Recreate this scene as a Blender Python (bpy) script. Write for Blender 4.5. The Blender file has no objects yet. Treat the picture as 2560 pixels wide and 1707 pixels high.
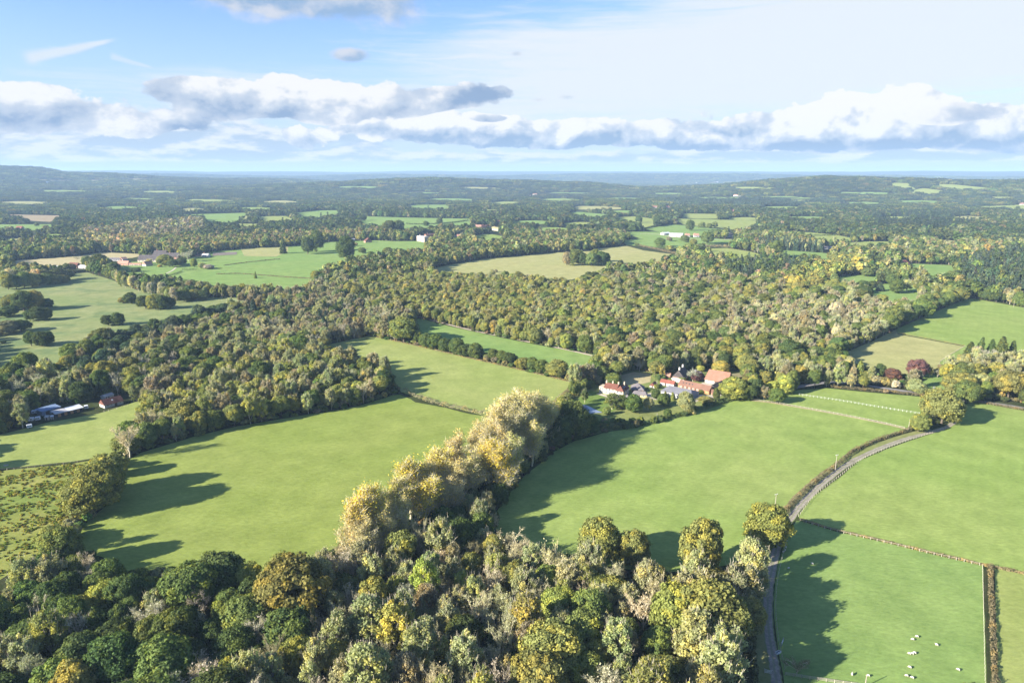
import bpy, bmesh, math, random
import numpy as np
from mathutils import Vector, Matrix, Euler

random.seed(7)
RNG = np.random.default_rng(7)
SC = bpy.context.scene
COL = SC.collection
R = math.radians

# ------------------------------------------------------------------ camera and the ground it looks at
H_CAM, FPX, CX, CY, HORIZON = 140.0, 1707.0, 1280.0, 853.5, 439.0
PITCH = math.atan((CY - HORIZON) / FPX)
CP, SP = math.cos(PITCH), math.sin(PITCH)
EXPOSURE = 1.75
HAZE_D = 7.6e-5
SUN_EL, SUN_TRAVEL = R(23.0), R(27.0)      # light travels towards +X, turned this much to +Y

cam_d = bpy.data.cameras.new("camera")
cam_d.lens, cam_d.sensor_width, cam_d.sensor_fit = 24.0, 36.0, 'HORIZONTAL'
cam_d.clip_start, cam_d.clip_end = 1.0, 60000.0
cam = bpy.data.objects.new("camera", cam_d)
COL.objects.link(cam)
cam.location = (0, 0, H_CAM)
cam.rotation_euler = (math.pi / 2 - PITCH, 0, 0)
SC.camera = cam


def proj(P):
    P = np.asarray(P, float)
    x, y, z = P[..., 0], P[..., 1], P[..., 2] - H_CAM
    d = np.maximum(y * CP - z * SP, 1e-3)
    u = y * SP + z * CP
    return CX + FPX * x / d, CY - FPX * u / d, d


def sm(a, b, x):
    t = np.clip((x - a) / (b - a), 0, 1)
    return t * t * (3 - 2 * t)


def hnoise(x, y, s, seed):
    x, y = x / s + seed * 3.17, y / s - seed * 1.93
    return (np.sin(x * 1.7 + 1.3 * np.sin(y * 1.1 + seed)) + np.sin(y * 1.9 + 1.1 * np.sin(x * 1.3)) +
            0.5 * np.sin(x * 3.7 + y * 2.9 + seed) + 0.35 * np.sin(x * 6.1 - y * 5.3)) / 2.85


def height(x, y):
    """flat near the camera, wooded ridges far off"""
    x = np.asarray(x, float); y = np.asarray(y, float)
    r = np.hypot(x, y)
    a = np.degrees(np.arctan2(x, np.maximum(y, 1.0)))
    far = sm(1700, 3600, r)
    h = far * (14 + 16 * hnoise(x, y, 900, 1.0)) * sm(1700, 5200, r)
    # long dark hill on the left, falling to the right
    left = 190 * np.interp(a, [-60, -37, -35.5, -33.8, -32.5, -30, -26, -20, -15, -9], [1.0, 1.0, .97, .95, .78, .74, .54, .44, .30, .0])
    h = h + left * np.exp(-((r - 7600) / 1500.0) ** 2) * (1 + .05 * hnoise(x, y, 420, 2.0))
    # long low ridge in the middle
    mid = np.interp(a, [-22, -14, -6, 2, 6, 10], [0.25, .6, 1.0, 1.0, .75, 0.35])
    h = h + 88 * mid * np.exp(-((r - 5300) / 620.0) ** 2) * (1 + .16 * hnoise(x, y, 500, 3.0))
    # ridge on the right
    rgt = np.interp(a, [13, 20, 22.5, 24, 28, 38, 60], [0, .80, .98, 1.12, .95, 0.92, 0.92])
    h = h + 90 * rgt * np.exp(-((r - 4700) / 620.0) ** 2) * (1 + .05 * hnoise(x, y, 330, 4.0))
    # the last blue ridges
    h = h + (120 + 34 * hnoise(x, y, 2600, 5.0)) * np.exp(-((r - 11500) / 1300.0) ** 2)
    h = h + (212 + 16 * hnoise(x, y, 5200, 6.0)) * sm(13000, 16500, r)
    return h * sm(1700, 2700, r)


def unproj(sx, sy):
    """the point of the ground seen at a pixel of the 2560 wide photograph"""
    dx, du = (sx - CX) / FPX, (CY - sy) / FPX
    d = np.array([dx, CP + du * SP, -SP + du * CP])
    d = d / np.linalg.norm(d)
    if d[2] < -0.03:
        t = -H_CAM / d[2]
        if t < 1600:
            return np.array([d[0] * t, d[1] * t, 0.0])
    ts = np.geomspace(1200, 24000, 700)
    z = H_CAM + d[2] * ts - height(d[0] * ts, d[1] * ts)
    k = int(np.argmax(z < 0)) if (z < 0).any() else len(ts) - 1
    t = ts[k]
    if k > 0 and z[k] < 0:
        t = ts[k - 1] + (ts[k] - ts[k - 1]) * z[k - 1] / (z[k - 1] - z[k])
    return np.array([d[0] * t, d[1] * t, float(height(d[0] * t, d[1] * t))])


def G(sx, sy):
    p = unproj(sx, sy)
    return Vector((float(p[0]), float(p[1]), float(p[2])))


def inpoly(px, py, poly):
    px, py = np.asarray(px, float), np.asarray(py, float)
    res = np.zeros(px.shape, bool)
    n = len(poly)
    j = n - 1
    for i in range(n):
        xi, yi = poly[i]; xj, yj = poly[j]
        if yi != yj:
            c = ((yi > py) != (yj > py)) & (px < (xj - xi) * (py - yi) / (yj - yi) + xi)
            res ^= c
        j = i
    return res


# ------------------------------------------------------------------ materials
class NT:
    """a few short hands for building node trees"""
    def __init__(s, tree):
        s.t = tree; s.n = tree.nodes; s.l = tree.links

    def new(s, typ, **kw):
        n = s.n.new(typ)
        for k, v in kw.items():
            setattr(n, k, v)
        return n

    def put(s, sock, v):
        if isinstance(v, bpy.types.NodeSocket):
            s.l.new(v, sock)
        elif v is not None:
            sock.default_value = v

    def m(s, op, a, b=None, c=None, clamp=False):
        n = s.new('ShaderNodeMath', operation=op, use_clamp=clamp)
        s.put(n.inputs[0], a)
        if b is not None: s.put(n.inputs[1], b)
        if c is not None: s.put(n.inputs[2], c)
        return n.outputs[0]

    def mix(s, f, a, b, blend='MIX'):
        n = s.new('ShaderNodeMix', data_type='RGBA', blend_type=blend)
        s.put(n.inputs[0], f); s.put(n.inputs[6], a); s.put(n.inputs[7], b)
        return n.outputs[2]

    def ramp(s, v, lo, hi, smooth=True):
        n = s.new('ShaderNodeMapRange', interpolation_type='SMOOTHSTEP' if smooth else 'LINEAR')
        s.put(n.inputs[0], v); s.put(n.inputs[1], lo); s.put(n.inputs[2], hi)
        return n.outputs[0]

    def noise(s, vec, scale, detail=4.0, rough=.55, lac=2.0, dist=0.0, dims='3D'):
        n = s.new('ShaderNodeTexNoise', noise_dimensions=dims)
        if vec is not None: s.put(n.inputs['Vector'], vec)
        n.inputs['Scale'].default_value = scale
        n.inputs['Detail'].default_value = detail
        n.inputs['Roughness'].default_value = rough
        n.inputs['Lacunarity'].default_value = lac
        n.inputs['Distortion'].default_value = dist
        return n.outputs[0]

    def mapv(s, vec, scale=(1, 1, 1), rot=(0, 0, 0), loc=(0, 0, 0)):
        n = s.new('ShaderNodeMapping')
        s.put(n.inputs[0], vec)
        n.inputs['Scale'].default_value = scale
        n.inputs['Rotation'].default_value = rot
        n.inputs['Location'].default_value = loc
        return n.outputs[0]

    def xyz(s, x, y, z):
        n = s.new('ShaderNodeCombineXYZ')
        s.put(n.inputs[0], x); s.put(n.inputs[1], y); s.put(n.inputs[2], z)
        return n.outputs[0]


def c4(c):
    return (c[0], c[1], c[2], 1.0)


def new_mat(name):
    m = bpy.data.materials.new(name)
    m.use_nodes = True
    m.node_tree.nodes.clear()
    q = NT(m.node_tree)
    out = q.new('ShaderNodeOutputMaterial')
    return m, q, out


_plain = {}


def plain(name, col, rough=.75, var=.18, scale=1.2, spec=.3, metal=0.0):
    """a slightly weathered, even coloured surface"""
    if name in _plain: return _plain[name]
    m, q, out = new_mat(name)
    tc = q.new('ShaderNodeTexCoord')
    n1 = q.noise(tc.outputs['Object'], scale, 5, .6)
    f = q.m('MULTIPLY_ADD', n1, 2 * var, 1 - var)
    b = q.new('ShaderNodeBsdfPrincipled')
    q.put(b.inputs['Base Color'], q.mix(1.0, c4(col), q.xyz(f, f, f), 'MULTIPLY'))
    b.inputs['Roughness'].default_value = rough
    b.inputs['Specular IOR Level'].default_value = spec
    b.inputs['Metallic'].default_value = metal
    q.put(out.inputs[0], b.outputs[0])
    _plain[name] = m
    return m


def tiles(name, col, col2, course=.32, width=.22):
    """rows of roof tiles or boards, running with the object's own axes"""
    if name in _plain: return _plain[name]
    m, q, out = new_mat(name)
    tc = q.new('ShaderNodeTexCoord')
    big = q.noise(tc.outputs['Object'], .35, 4, .6)
    small = q.noise(tc.outputs['Object'], 3.0, 3, .6)
    w = q.new('ShaderNodeTexWave', wave_type='BANDS', bands_direction='Z')
    q.put(w.inputs['Vector'], tc.outputs['Object'])
    w.inputs['Scale'].default_value = 1.0 / course
    w.inputs['Distortion'].default_value = .6
    f = q.m('ADD', q.m('MULTIPLY', big, .7), q.m('MULTIPLY', small, .5))
    c = q.mix(q.ramp(f, .4, .85), c4(col), c4(col2))
    g = q.m('MULTIPLY_ADD', w.outputs[1], .25, .86)
    b = q.new('ShaderNodeBsdfPrincipled')
    q.put(b.inputs['Base Color'], q.mix(1.0, c, q.xyz(g, g, g), 'MULTIPLY'))
    b.inputs['Roughness'].default_value = .8
    b.inputs['Specular IOR Level'].default_value = .25
    bp = q.new('ShaderNodeBump')
    bp.inputs['Strength'].default_value = .5
    bp.inputs['Distance'].default_value = .05
    q.put(bp.inputs['Height'], w.outputs[1])
    q.put(b.inputs['Normal'], bp.outputs[0])
    q.put(out.inputs[0], b.outputs[0])
    _plain[name] = m
    return m


def grass_mat(name, c1, c2, c3, tuft=.5, stripes=None, rough_patch=.25):
    """pasture: base colour, drier colour in patches, darker tufts, tussock shadows painted in as streaks"""
    if name in _plain: return _plain[name]
    m, q, out = new_mat(name)
    geo = q.new('ShaderNodeNewGeometry')
    p = geo.outputs['Position']
    big = q.noise(q.mapv(p, (1, 1, 0)), .011, 5, .6, dist=.6)
    mid = q.noise(q.mapv(p, (1, 1, 0), loc=(31, 7, 0)), .065, 6, .65)
    fine = q.noise(q.mapv(p, (.55, 1.0, 0), rot=(0, 0, R(27))), .75, 6, .75)  # stretched noise puts the long shadows of tussocks into the colour
    tuf = q.noise(q.mapv(p, (.5, 1.0, 0), rot=(0, 0, R(27)), loc=(3, 9, 0)), .33, 5, .8)
    a = q.m('ADD', q.m('MULTIPLY', big, .65), q.m('MULTIPLY', mid, .35))
    c = q.mix(q.ramp(a, .5 - rough_patch * .9, .5 + rough_patch), c4(c1), c4(c2))
    c = q.mix(q.m('MULTIPLY', q.ramp(tuf, .52, .74), tuft), c, c4(c3))
    if tuft > .7:
        c = q.mix(q.m('MULTIPLY', q.ramp(q.noise(q.mapv(p, (.7, 1, 0), loc=(8, 3, 0)), .03, 6, .68), .5, .64), .7), c, c4(c3))
    g = q.m('MULTIPLY_ADD', fine, 1.0, .5)
    g2 = q.m('MULTIPLY_ADD', mid, .7, .65)
    g = q.m('MULTIPLY', g, g2)
    if stripes:
        w = q.new('ShaderNodeTexWave', wave_type='BANDS', bands_direction='X')
        q.put(w.inputs['Vector'], q.mapv(p, rot=(0, 0, stripes[0])))
        w.inputs['Scale'].default_value = stripes[1]
        w.inputs['Distortion'].default_value = 2.2 if stripes[2] < .1 else .35
        g = q.m('MULTIPLY', g, q.m('MULTIPLY_ADD', w.outputs[1], stripes[2], 1 - stripes[2] / 2))
    c = q.mix(1.0, c, q.xyz(g, g, g), 'MULTIPLY')
    b = q.new('ShaderNodeBsdfDiffuse')
    q.put(b.inputs[0], c)
    bp = q.new('ShaderNodeBump')
    bp.inputs['Strength'].default_value = .55
    bp.inputs['Distance'].default_value = .22
    q.put(bp.inputs['Height'], q.m('ADD', fine, q.m('MULTIPLY', tuf, 1.2)))
    q.put(b.inputs['Normal'], bp.outputs[0])
    q.put(out.inputs[0], b.outputs[0])
    _plain[name] = m
    return m


def leaf_mat(name, inst, trans=.36):
    """leaves: the tree's own colour, varied by bough and by leaf"""
    m, q, out = new_mat(name)
    if inst:
        at = q.new('ShaderNodeAttribute', attribute_type='INSTANCER', attribute_name='tint')
        tint = at.outputs['Color']
    else:
        oi = q.new('ShaderNodeObjectInfo')
        tint = oi.outputs['Color']
    cr = q.new('ShaderNodeAttribute', attribute_type='GEOMETRY', attribute_name='bough').outputs['Fac']
    lr = q.new('ShaderNodeAttribute', attribute_type='GEOMETRY', attribute_name='leaf').outputs['Fac']
    warm = q.mix(1.0, tint, (1.28, 1.08, .74, 1), 'MULTIPLY')
    c = q.mix(q.ramp(cr, .45, 1.0), tint, warm)
    v = q.m('MULTIPLY', q.m('MULTIPLY_ADD', lr, .75, .69), q.m('MULTIPLY_ADD', cr, .35, .82))
    c = q.mix(1.0, c, q.xyz(v, v, v), 'MULTIPLY')
    d = q.new('ShaderNodeBsdfDiffuse'); q.put(d.inputs[0], c)
    t = q.new('ShaderNodeBsdfTranslucent'); q.put(t.inputs[0], q.mix(1.0, c, (1.1, 1.15, .6, 1), 'MULTIPLY'))
    mx = q.new('ShaderNodeMixShader'); mx.inputs[0].default_value = trans
    q.put(mx.inputs[1], d.outputs[0]); q.put(mx.inputs[2], t.outputs[0])
    q.put(out.inputs[0], mx.outputs[0])
    return m


# ------------------------------------------------------------------ objects
def tag(o, label=None, cat=None, group=None, kind=None):
    if label: o['label'] = label
    if cat: o['category'] = cat
    if group: o['group'] = group
    if kind: o['kind'] = kind
    return o


def link(o, parent=None):
    COL.objects.link(o)
    if parent is not None: o.parent = parent
    return o


def mesh_np(name, verts, faces, mats=(), attrs=None, mat_idx=None, smooth=False):
    """mesh from numpy arrays; faces all of one size"""
    me = bpy.data.meshes.new(name)
    verts = np.asarray(verts, np.float32); faces = np.asarray(faces, np.int32)
    nf, k = faces.shape
    me.vertices.add(len(verts)); me.vertices.foreach_set('co', verts.ravel())
    me.loops.add(nf * k); me.loops.foreach_set('vertex_index', faces.ravel())
    me.polygons.add(nf)
    me.polygons.foreach_set('loop_start', np.arange(0, nf * k, k, dtype=np.int32))
    me.polygons.foreach_set('loop_total', np.full(nf, k, np.int32))
    if mat_idx is not None: me.polygons.foreach_set('material_index', np.asarray(mat_idx, np.int32))
    for mt in mats: me.materials.append(mt)
    me.update(calc_edges=True)
    me.polygons.foreach_set('use_smooth', np.full(nf, smooth))
    for an, av in (attrs or {}).items():
        a = me.attributes.new(an, 'FLOAT', 'POINT')
        a.data.foreach_set('value', np.asarray(av, np.float32))
    return me


def obj_me(name, me, parent=None, loc=None):
    o = bpy.data.objects.new(name, me)
    link(o, parent)
    if loc is not None: o.location = loc
    return o


def empty(name, loc, rz=0.0):
    o = bpy.data.objects.new(name, None)
    o.empty_display_size = .5
    link(o)
    o.location = loc
    o.rotation_euler = (0, 0, rz)
    return o


class MB:
    """collects boxes, bars and polygons for one mesh"""
    def __init__(s):
        s.v = []; s.f = []

    def poly(s, pts):
        b = len(s.v); s.v += [tuple(p) for p in pts]; s.f.append(tuple(range(b, b + len(pts))))
        return s

    def hexa(s, p):
        b = len(s.v); s.v += [tuple(x) for x in p]
        for f in ((0, 3, 2, 1), (4, 5, 6, 7), (0, 1, 5, 4), (1, 2, 6, 5), (2, 3, 7, 6), (3, 0, 4, 7)):
            s.f.append(tuple(b + i for i in f))
        return s

    def box(s, x0, x1, y0, y1, z0, z1):
        return s.hexa([(x0, y0, z0), (x1, y0, z0), (x1, y1, z0), (x0, y1, z0), (x0, y0, z1), (x1, y0, z1), (x1, y1, z1), (x0, y1, z1)])

    def bar(s, a, b, r, n=6, r2=None):
        a, b = Vector(a), Vector(b)
        d = (b - a).normalized()
        u = d.orthogonal().normalized(); w = d.cross(u)
        r2 = r if r2 is None else r2
        k = len(s.v)
        for c, rr in ((a, r), (b, r2)):
            for i in range(n):
                t = 2 * math.pi * i / n
                s.v.append(tuple(c + u * rr * math.cos(t) + w * rr * math.sin(t)))
        for i in range(n):
            j = (i + 1) % n
            s.f.append((k + i, k + j, k + n + j, k + n + i))
        s.f.append(tuple(k + i for i in reversed(range(n)))); s.f.append(tuple(k + n + i for i in range(n)))
        return s

    def lathe(s, prof, n=10, c=(0, 0, 0), sq=(1, 1)):
        k = len(s.v)
        for r, z in prof:
            for i in range(n):
                t = 2 * math.pi * i / n
                s.v.append((c[0] + r * sq[0] * math.cos(t), c[1] + r * sq[1] * math.sin(t), c[2] + z))
        for a in range(len(prof) - 1):
            for i in range(n):
                j = (i + 1) % n
                s.f.append((k + a * n + i, k + a * n + j, k + (a + 1) * n + j, k + (a + 1) * n + i))
        return s

    def mesh(s, name, mat, bevel=0.0):
        me = bpy.data.meshes.new(name)
        me.from_pydata(s.v, [], s.f)
        me.validate()
        if mat: me.materials.append(mat)
        if bevel:
            bm = bmesh.new(); bm.from_mesh(me)
            bmesh.ops.bevel(bm, geom=bm.edges[:] + bm.verts[:], offset=bevel, segments=1, affect='EDGES')
            bm.to_mesh(me); bm.free()
        me.update()
        return me

    def build(s, name, mat, parent=None, bevel=0.0, loc=None):
        return obj_me(name, s.mesh(name, mat, bevel), parent, loc)

# ------------------------------------------------------------------ trees
TINT = dict(DG=(.084, .122, .044), MG=(.134, .175, .056), OL=(.212, .228, .074), YG=(.262, .285, .084), YE=(.50, .425, .085), OR=(.225, .222, .072),
            SG=(.285, .310, .150), PB=(.53, .48, .315), GY=(.41, .395, .31), RU=(.245, .225, .130), BG=(.074, .110, .074), LI=(.36, .385, .10),
            PU=(.135, .078, .072), RD=(.40, .15, .07), GO=(.35, .32, .09), CR=(.43, .405, .18))
COLWORD = dict(DG='dark green', MG='mid green', OL='olive green', YG='yellowish green', YE='bright yellow', OR='golden brown',
               SG='sage green', PB='pale beige', GY='silvery grey', RU='russet brown', BG='blue green', LI='lime green',
               PU='purple', RD='rust red', GO='golden', CR='pale cream')

M_LEAF_O = leaf_mat('leaves', False)
M_LEAF_I = leaf_mat('leaves_in_mass', True)
M_BARK = {'dark': plain('dark_bark', (.10, .078, .055), .9, .3, 3), 'pale': plain('pale_bark', (.48, .43, .32), .9, .25, 3),
          'tan': plain('tan_bark', (.56, .50, .32), .9, .25, 3)}


def unit(v):
    return v / np.maximum(np.linalg.norm(v, axis=-1, keepdims=True), 1e-9)


def quad_cloud(P, N, size, rng, asp=1.0):
    """one small face per point, facing N"""
    n = len(P)
    t = unit(np.cross(N, rng.normal(size=(n, 3))))
    b = np.cross(N, t)
    s = (size * rng.uniform(.65, 1.35, n))[:, None] * .5
    t = t * s; b = b * s * asp
    V = np.stack([P - t - b * .6, P + t * .9 - b, P + t + b * .7, P - t * .8 + b], 1).reshape(-1, 3)
    return V, np.arange(4 * n).reshape(-1, 4)


def sliver(P, D, L, w, rng):
    """thin twigs: long narrow faces"""
    n = len(P)
    s = unit(np.cross(D, rng.normal(size=(n, 3)))) * (w * .5)
    E = P + D * L[:, None]
    V = np.stack([P - s, P + s, E + s * .4, E - s * .4], 1).reshape(-1, 3)
    return V, np.arange(4 * n).reshape(-1, 4)


def tubes(segs, n=5):
    """segs: list of (p0, p1, r0, r1)"""
    A = np.array([s[0] for s in segs]); B = np.array([s[1] for s in segs])
    r0 = np.array([s[2] for s in segs]); r1 = np.array([s[3] for s in segs])
    d = unit(B - A)
    ref = np.where(np.abs(d[:, 2:3]) < .9, np.array([[0, 0, 1.0]]), np.array([[1.0, 0, 0]]))
    u = unit(np.cross(d, ref)); w = np.cross(d, u)
    k = len(segs)
    V = np.zeros((k, 2, n, 3))
    for i in range(n):
        t = 2 * math.pi * i / n
        o = u * math.cos(t) + w * math.sin(t)
        V[:, 0, i] = A + o * r0[:, None]; V[:, 1, i] = B + o * r1[:, None]
    F = []
    base = np.arange(k) * 2 * n
    for i in range(n):
        j = (i + 1) % n
        F.append(np.stack([base + i, base + j, base + n + j, base + n + i], 1))
    return V.reshape(-1, 3), np.concatenate(F)


def limb(segs, rng, p, d, L, r, steps=3, bend=.25, up=.1, taper=.35):
    """a curved limb; returns its joints"""
    pts = [np.array(p, float)]
    for i in range(steps):
        d = unit(d + rng.normal(size=3) * bend + np.array([0, 0, up]))
        q = pts[-1] + d * L / steps
        ra = r * (1 - (1 - taper) * i / steps); rb = r * (1 - (1 - taper) * (i + 1) / steps)
        segs.append((pts[-1], q, ra, rb)); pts.append(q)
    return pts, d


def make_oak(rng, Rr=6.0, Ht=14.0, base=2.6, nc=88, nl=105, leaf=.62, lumps=7, loose=0.0):
    """broad lumpy crown on a short trunk"""
    hz = (Ht - base) / 2; cz = base + hz
    ld = unit(rng.normal(size=(lumps, 3))); la = rng.uniform(-.32, .24, lumps)
    i = np.arange(nc) + .5
    ph = np.arccos(1 - 1.72 * i / nc); th = math.pi * (1 + 5 ** .5) * i
    D = unit(np.stack([np.cos(th) * np.sin(ph), np.sin(th) * np.sin(ph), np.cos(ph)], 1) + rng.normal(size=(nc, 3)) * .16)
    lum = 1 + (np.maximum(D @ ld.T, 0) ** 3 @ la)
    f = rng.uniform(.70, .93, nc) * lum
    C = D * f[:, None] * np.array([Rr, Rr, hz]) * .92 + np.array([0, 0, cz])
    rc = Rr * rng.uniform(.20, .36, nc)
    cd = np.repeat(D, nl, 0)
    dl = unit(rng.normal(size=(nc * nl, 3)) + .75 * cd + np.array([0, 0, .35]))
    P = np.repeat(C, nl, 0) + dl * (np.repeat(rc, nl) * rng.uniform(.55, 1.08 + loose, nc * nl))[:, None] * np.array([1, 1, .8])
    N = unit(dl + .55 * rng.normal(size=dl.shape) + .3 * cd)
    V, F = quad_cloud(P, N, leaf, rng)
    bo = np.repeat(np.repeat(rng.uniform(0, 1, nc), nl), 4)
    # an inner dark mass so the crown is not see-through everywhere
    ni = int(nc * nl * .10)
    Pi = unit(rng.normal(size=(ni, 3))) * (rng.uniform(.15, .66, ni))[:, None] * np.array([Rr, Rr, hz]) + np.array([0, 0, cz])
    Vi, Fi = quad_cloud(Pi, unit(rng.normal(size=(ni, 3))), leaf * 1.7, rng)
    Fi = Fi + len(V)
    V = np.concatenate([V, Vi]); F = np.concatenate([F, Fi])
    bo = np.concatenate([bo, np.full(4 * ni, .3)])
    lf = np.repeat(rng.uniform(0, 1, len(F)), 4)
    segs = []
    pts, d = limb(segs, rng, (0, 0, -.3), np.array([0, 0, 1.0]), base + hz * .7, Rr * .075, 3, .06, .3, .6)
    for k in range(9):
        a = 2 * math.pi * k / 9 + rng.uniform(-.3, .3)
        c = C[int(rng.integers(0, nc))]
        st = pts[1] + (pts[-1] - pts[1]) * rng.uniform(0, 1)
        L = np.linalg.norm(c - st)
        limb(segs, rng, st, unit(c - st), L, Rr * .034, 3, .1, .05, .25)
    return (V, F, bo, lf), tubes(segs)


def make_feathery(rng, Rr=4.2, Ht=15.0, base=3.2, nc=64, nl=80, leaf=.42, twig=420):
    """thin-leaved upright crown: pale limbs show through the gaps"""
    hz = (Ht - base) / 2; cz = base + hz
    segs = []
    pts, d = limb(segs, rng, (0, 0, -.3), np.array([rng.normal() * .08, rng.normal() * .08, 1.0]), Ht * .55, .26, 4, .07, .2, .5)
    C = []
    for k in range(nc):
        z = rng.beta(2.1, 1.5)
        prof = math.sin(math.pi * min(max(.10 + .84 * z, 0), 1)) ** .65
        a = rng.uniform(0, 2 * math.pi); rr = Rr * prof * math.sqrt(rng.uniform(.12, 1))
        C.append((rr * math.cos(a), rr * math.sin(a), base + z * (Ht - base)))
    C = np.array(C)
    ends = C[rng.permutation(nc)[:22]]
    for e in ends:
        zs = max(Ht * .12, min(Ht * .52, e[2] - np.hypot(e[0], e[1]) * 1.3 - 1))
        st = np.array([pts[0][0] + (pts[-1][0] - pts[0][0]) * zs / (Ht * .55), pts[0][1] + (pts[-1][1] - pts[0][1]) * zs / (Ht * .55), zs])
        limb(segs, rng, st, unit(e - st + np.array([0, 0, .5])), np.linalg.norm(e - st) * 1.02, .115, 3, .08, .06, .2)
    rc = Rr * rng.uniform(.14, .30, nc)
    dl = unit(rng.normal(size=(nc * nl, 3)) + np.array([0, 0, .25]))
    P = np.repeat(C, nl, 0) + dl * (np.repeat(rc, nl) * rng.uniform(.2, 1.15, nc * nl))[:, None] * np.array([1, 1, 1.25])
    out = unit(P - np.array([0, 0, cz - 1]))
    N = unit(dl * .6 + .8 * rng.normal(size=dl.shape) + .5 * out)
    V, F = quad_cloud(P, N, leaf, rng, 1.3)
    bo = np.repeat(np.repeat(rng.uniform(0, 1, nc), nl), 4)
    lf = np.repeat(rng.uniform(0, 1, len(F)), 4)
    tv, tf = tubes(segs, 4)
    if twig:
        k = rng.integers(0, nc, twig)
        D = unit(C[k] - np.array([0, 0, base]) + rng.normal(size=(twig, 3)) * 1.5 + np.array([0, 0, 2.0]))
        sv, sf = sliver(C[k] + rng.normal(size=(twig, 3)) * .5, D, rng.uniform(.8, 2.2, twig), .075, rng)
        tf = np.concatenate([tf, sf + len(tv)]); tv = np.concatenate([tv, sv])
    return (V, F, bo, lf), (tv, tf)


def make_bare(rng, Rr=3.8, Ht=13.0, thick=1.0, twigs=1500, spread=.75, leaves=260, leaf=.34):
    """leafless: trunk, forking limbs, a haze of twigs, a few last leaves"""
    segs = []; tips = []
    pts, d = limb(segs, rng, (0, 0, -.3), np.array([rng.normal() * .1, rng.normal() * .1, 1.0]), Ht * .42, .24 * thick, 3, .08, .1, .7)
    n1 = 7
    for k in range(n1):
        a = 2 * math.pi * k / n1 + rng.uniform(-.4, .4)
        st = pts[1] + (pts[-1] - pts[1]) * rng.uniform(.1, 1)
        dr = unit(np.array([math.cos(a) * spread, math.sin(a) * spread, rng.uniform(.7, 1.4)]))
        p2, d2 = limb(segs, rng, st, dr, Ht * rng.uniform(.34, .5), .12 * thick, 3, .16, .12, .4)
        for j in range(5):
            s2 = p2[1] + (p2[-1] - p2[1]) * rng.uniform(.0, 1)
            dd = unit(d2 + rng.normal(size=3) * .6 + np.array([0, 0, .2]))
            p3, d3 = limb(segs, rng, s2, dd, Ht * rng.uniform(.14, .26), .062 * thick, 2, .2, .1, .4)
            for i in range(4):
                s3 = p3[0] + (p3[-1] - p3[0]) * rng.uniform(.3, 1)
                d4 = unit(d3 + rng.normal(size=3) * .65 + np.array([0, 0, .15]))
                p4, _ = limb(segs, rng, s3, d4, Ht * rng.uniform(.07, .13), .034 * thick, 1, .2, .1, .5)
                tips.append((p4[-1], d4)); tips.append(((p4[-1] + s3) / 2, d4))
    T = np.array([t[0] for t in tips]); TD = np.array([t[1] for t in tips])
    sxy = Rr / max(np.quantile(np.hypot(T[:, 0], T[:, 1]), .93), .1); sz = Ht * .95 / max(T[:, 2].max(), .1)
    k = rng.integers(0, len(T), twigs)
    D = unit(TD[k] + rng.normal(size=(twigs, 3)) * .7)
    sv, sf = sliver(T[k] - D * .4, D, rng.uniform(.6, 1.7, twigs), .06 * thick, rng)
    k = rng.integers(0, len(T), leaves)
    lv, lf_ = quad_cloud(T[k] + rng.normal(size=(leaves, 3)) * .5, unit(rng.normal(size=(leaves, 3))), leaf, rng)
    V = np.concatenate([sv, lv]); F = np.concatenate([sf, lf_ + len(sv)])
    bo = np.repeat(rng.uniform(.1, .6, len(F)), 4); lf = np.repeat(rng.uniform(0, 1, len(F)), 4)
    tv, tf = tubes(segs, 4)
    S = np.array([sxy, sxy, sz])
    return (V * S, F, bo, lf), (tv * S, tf)


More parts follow.
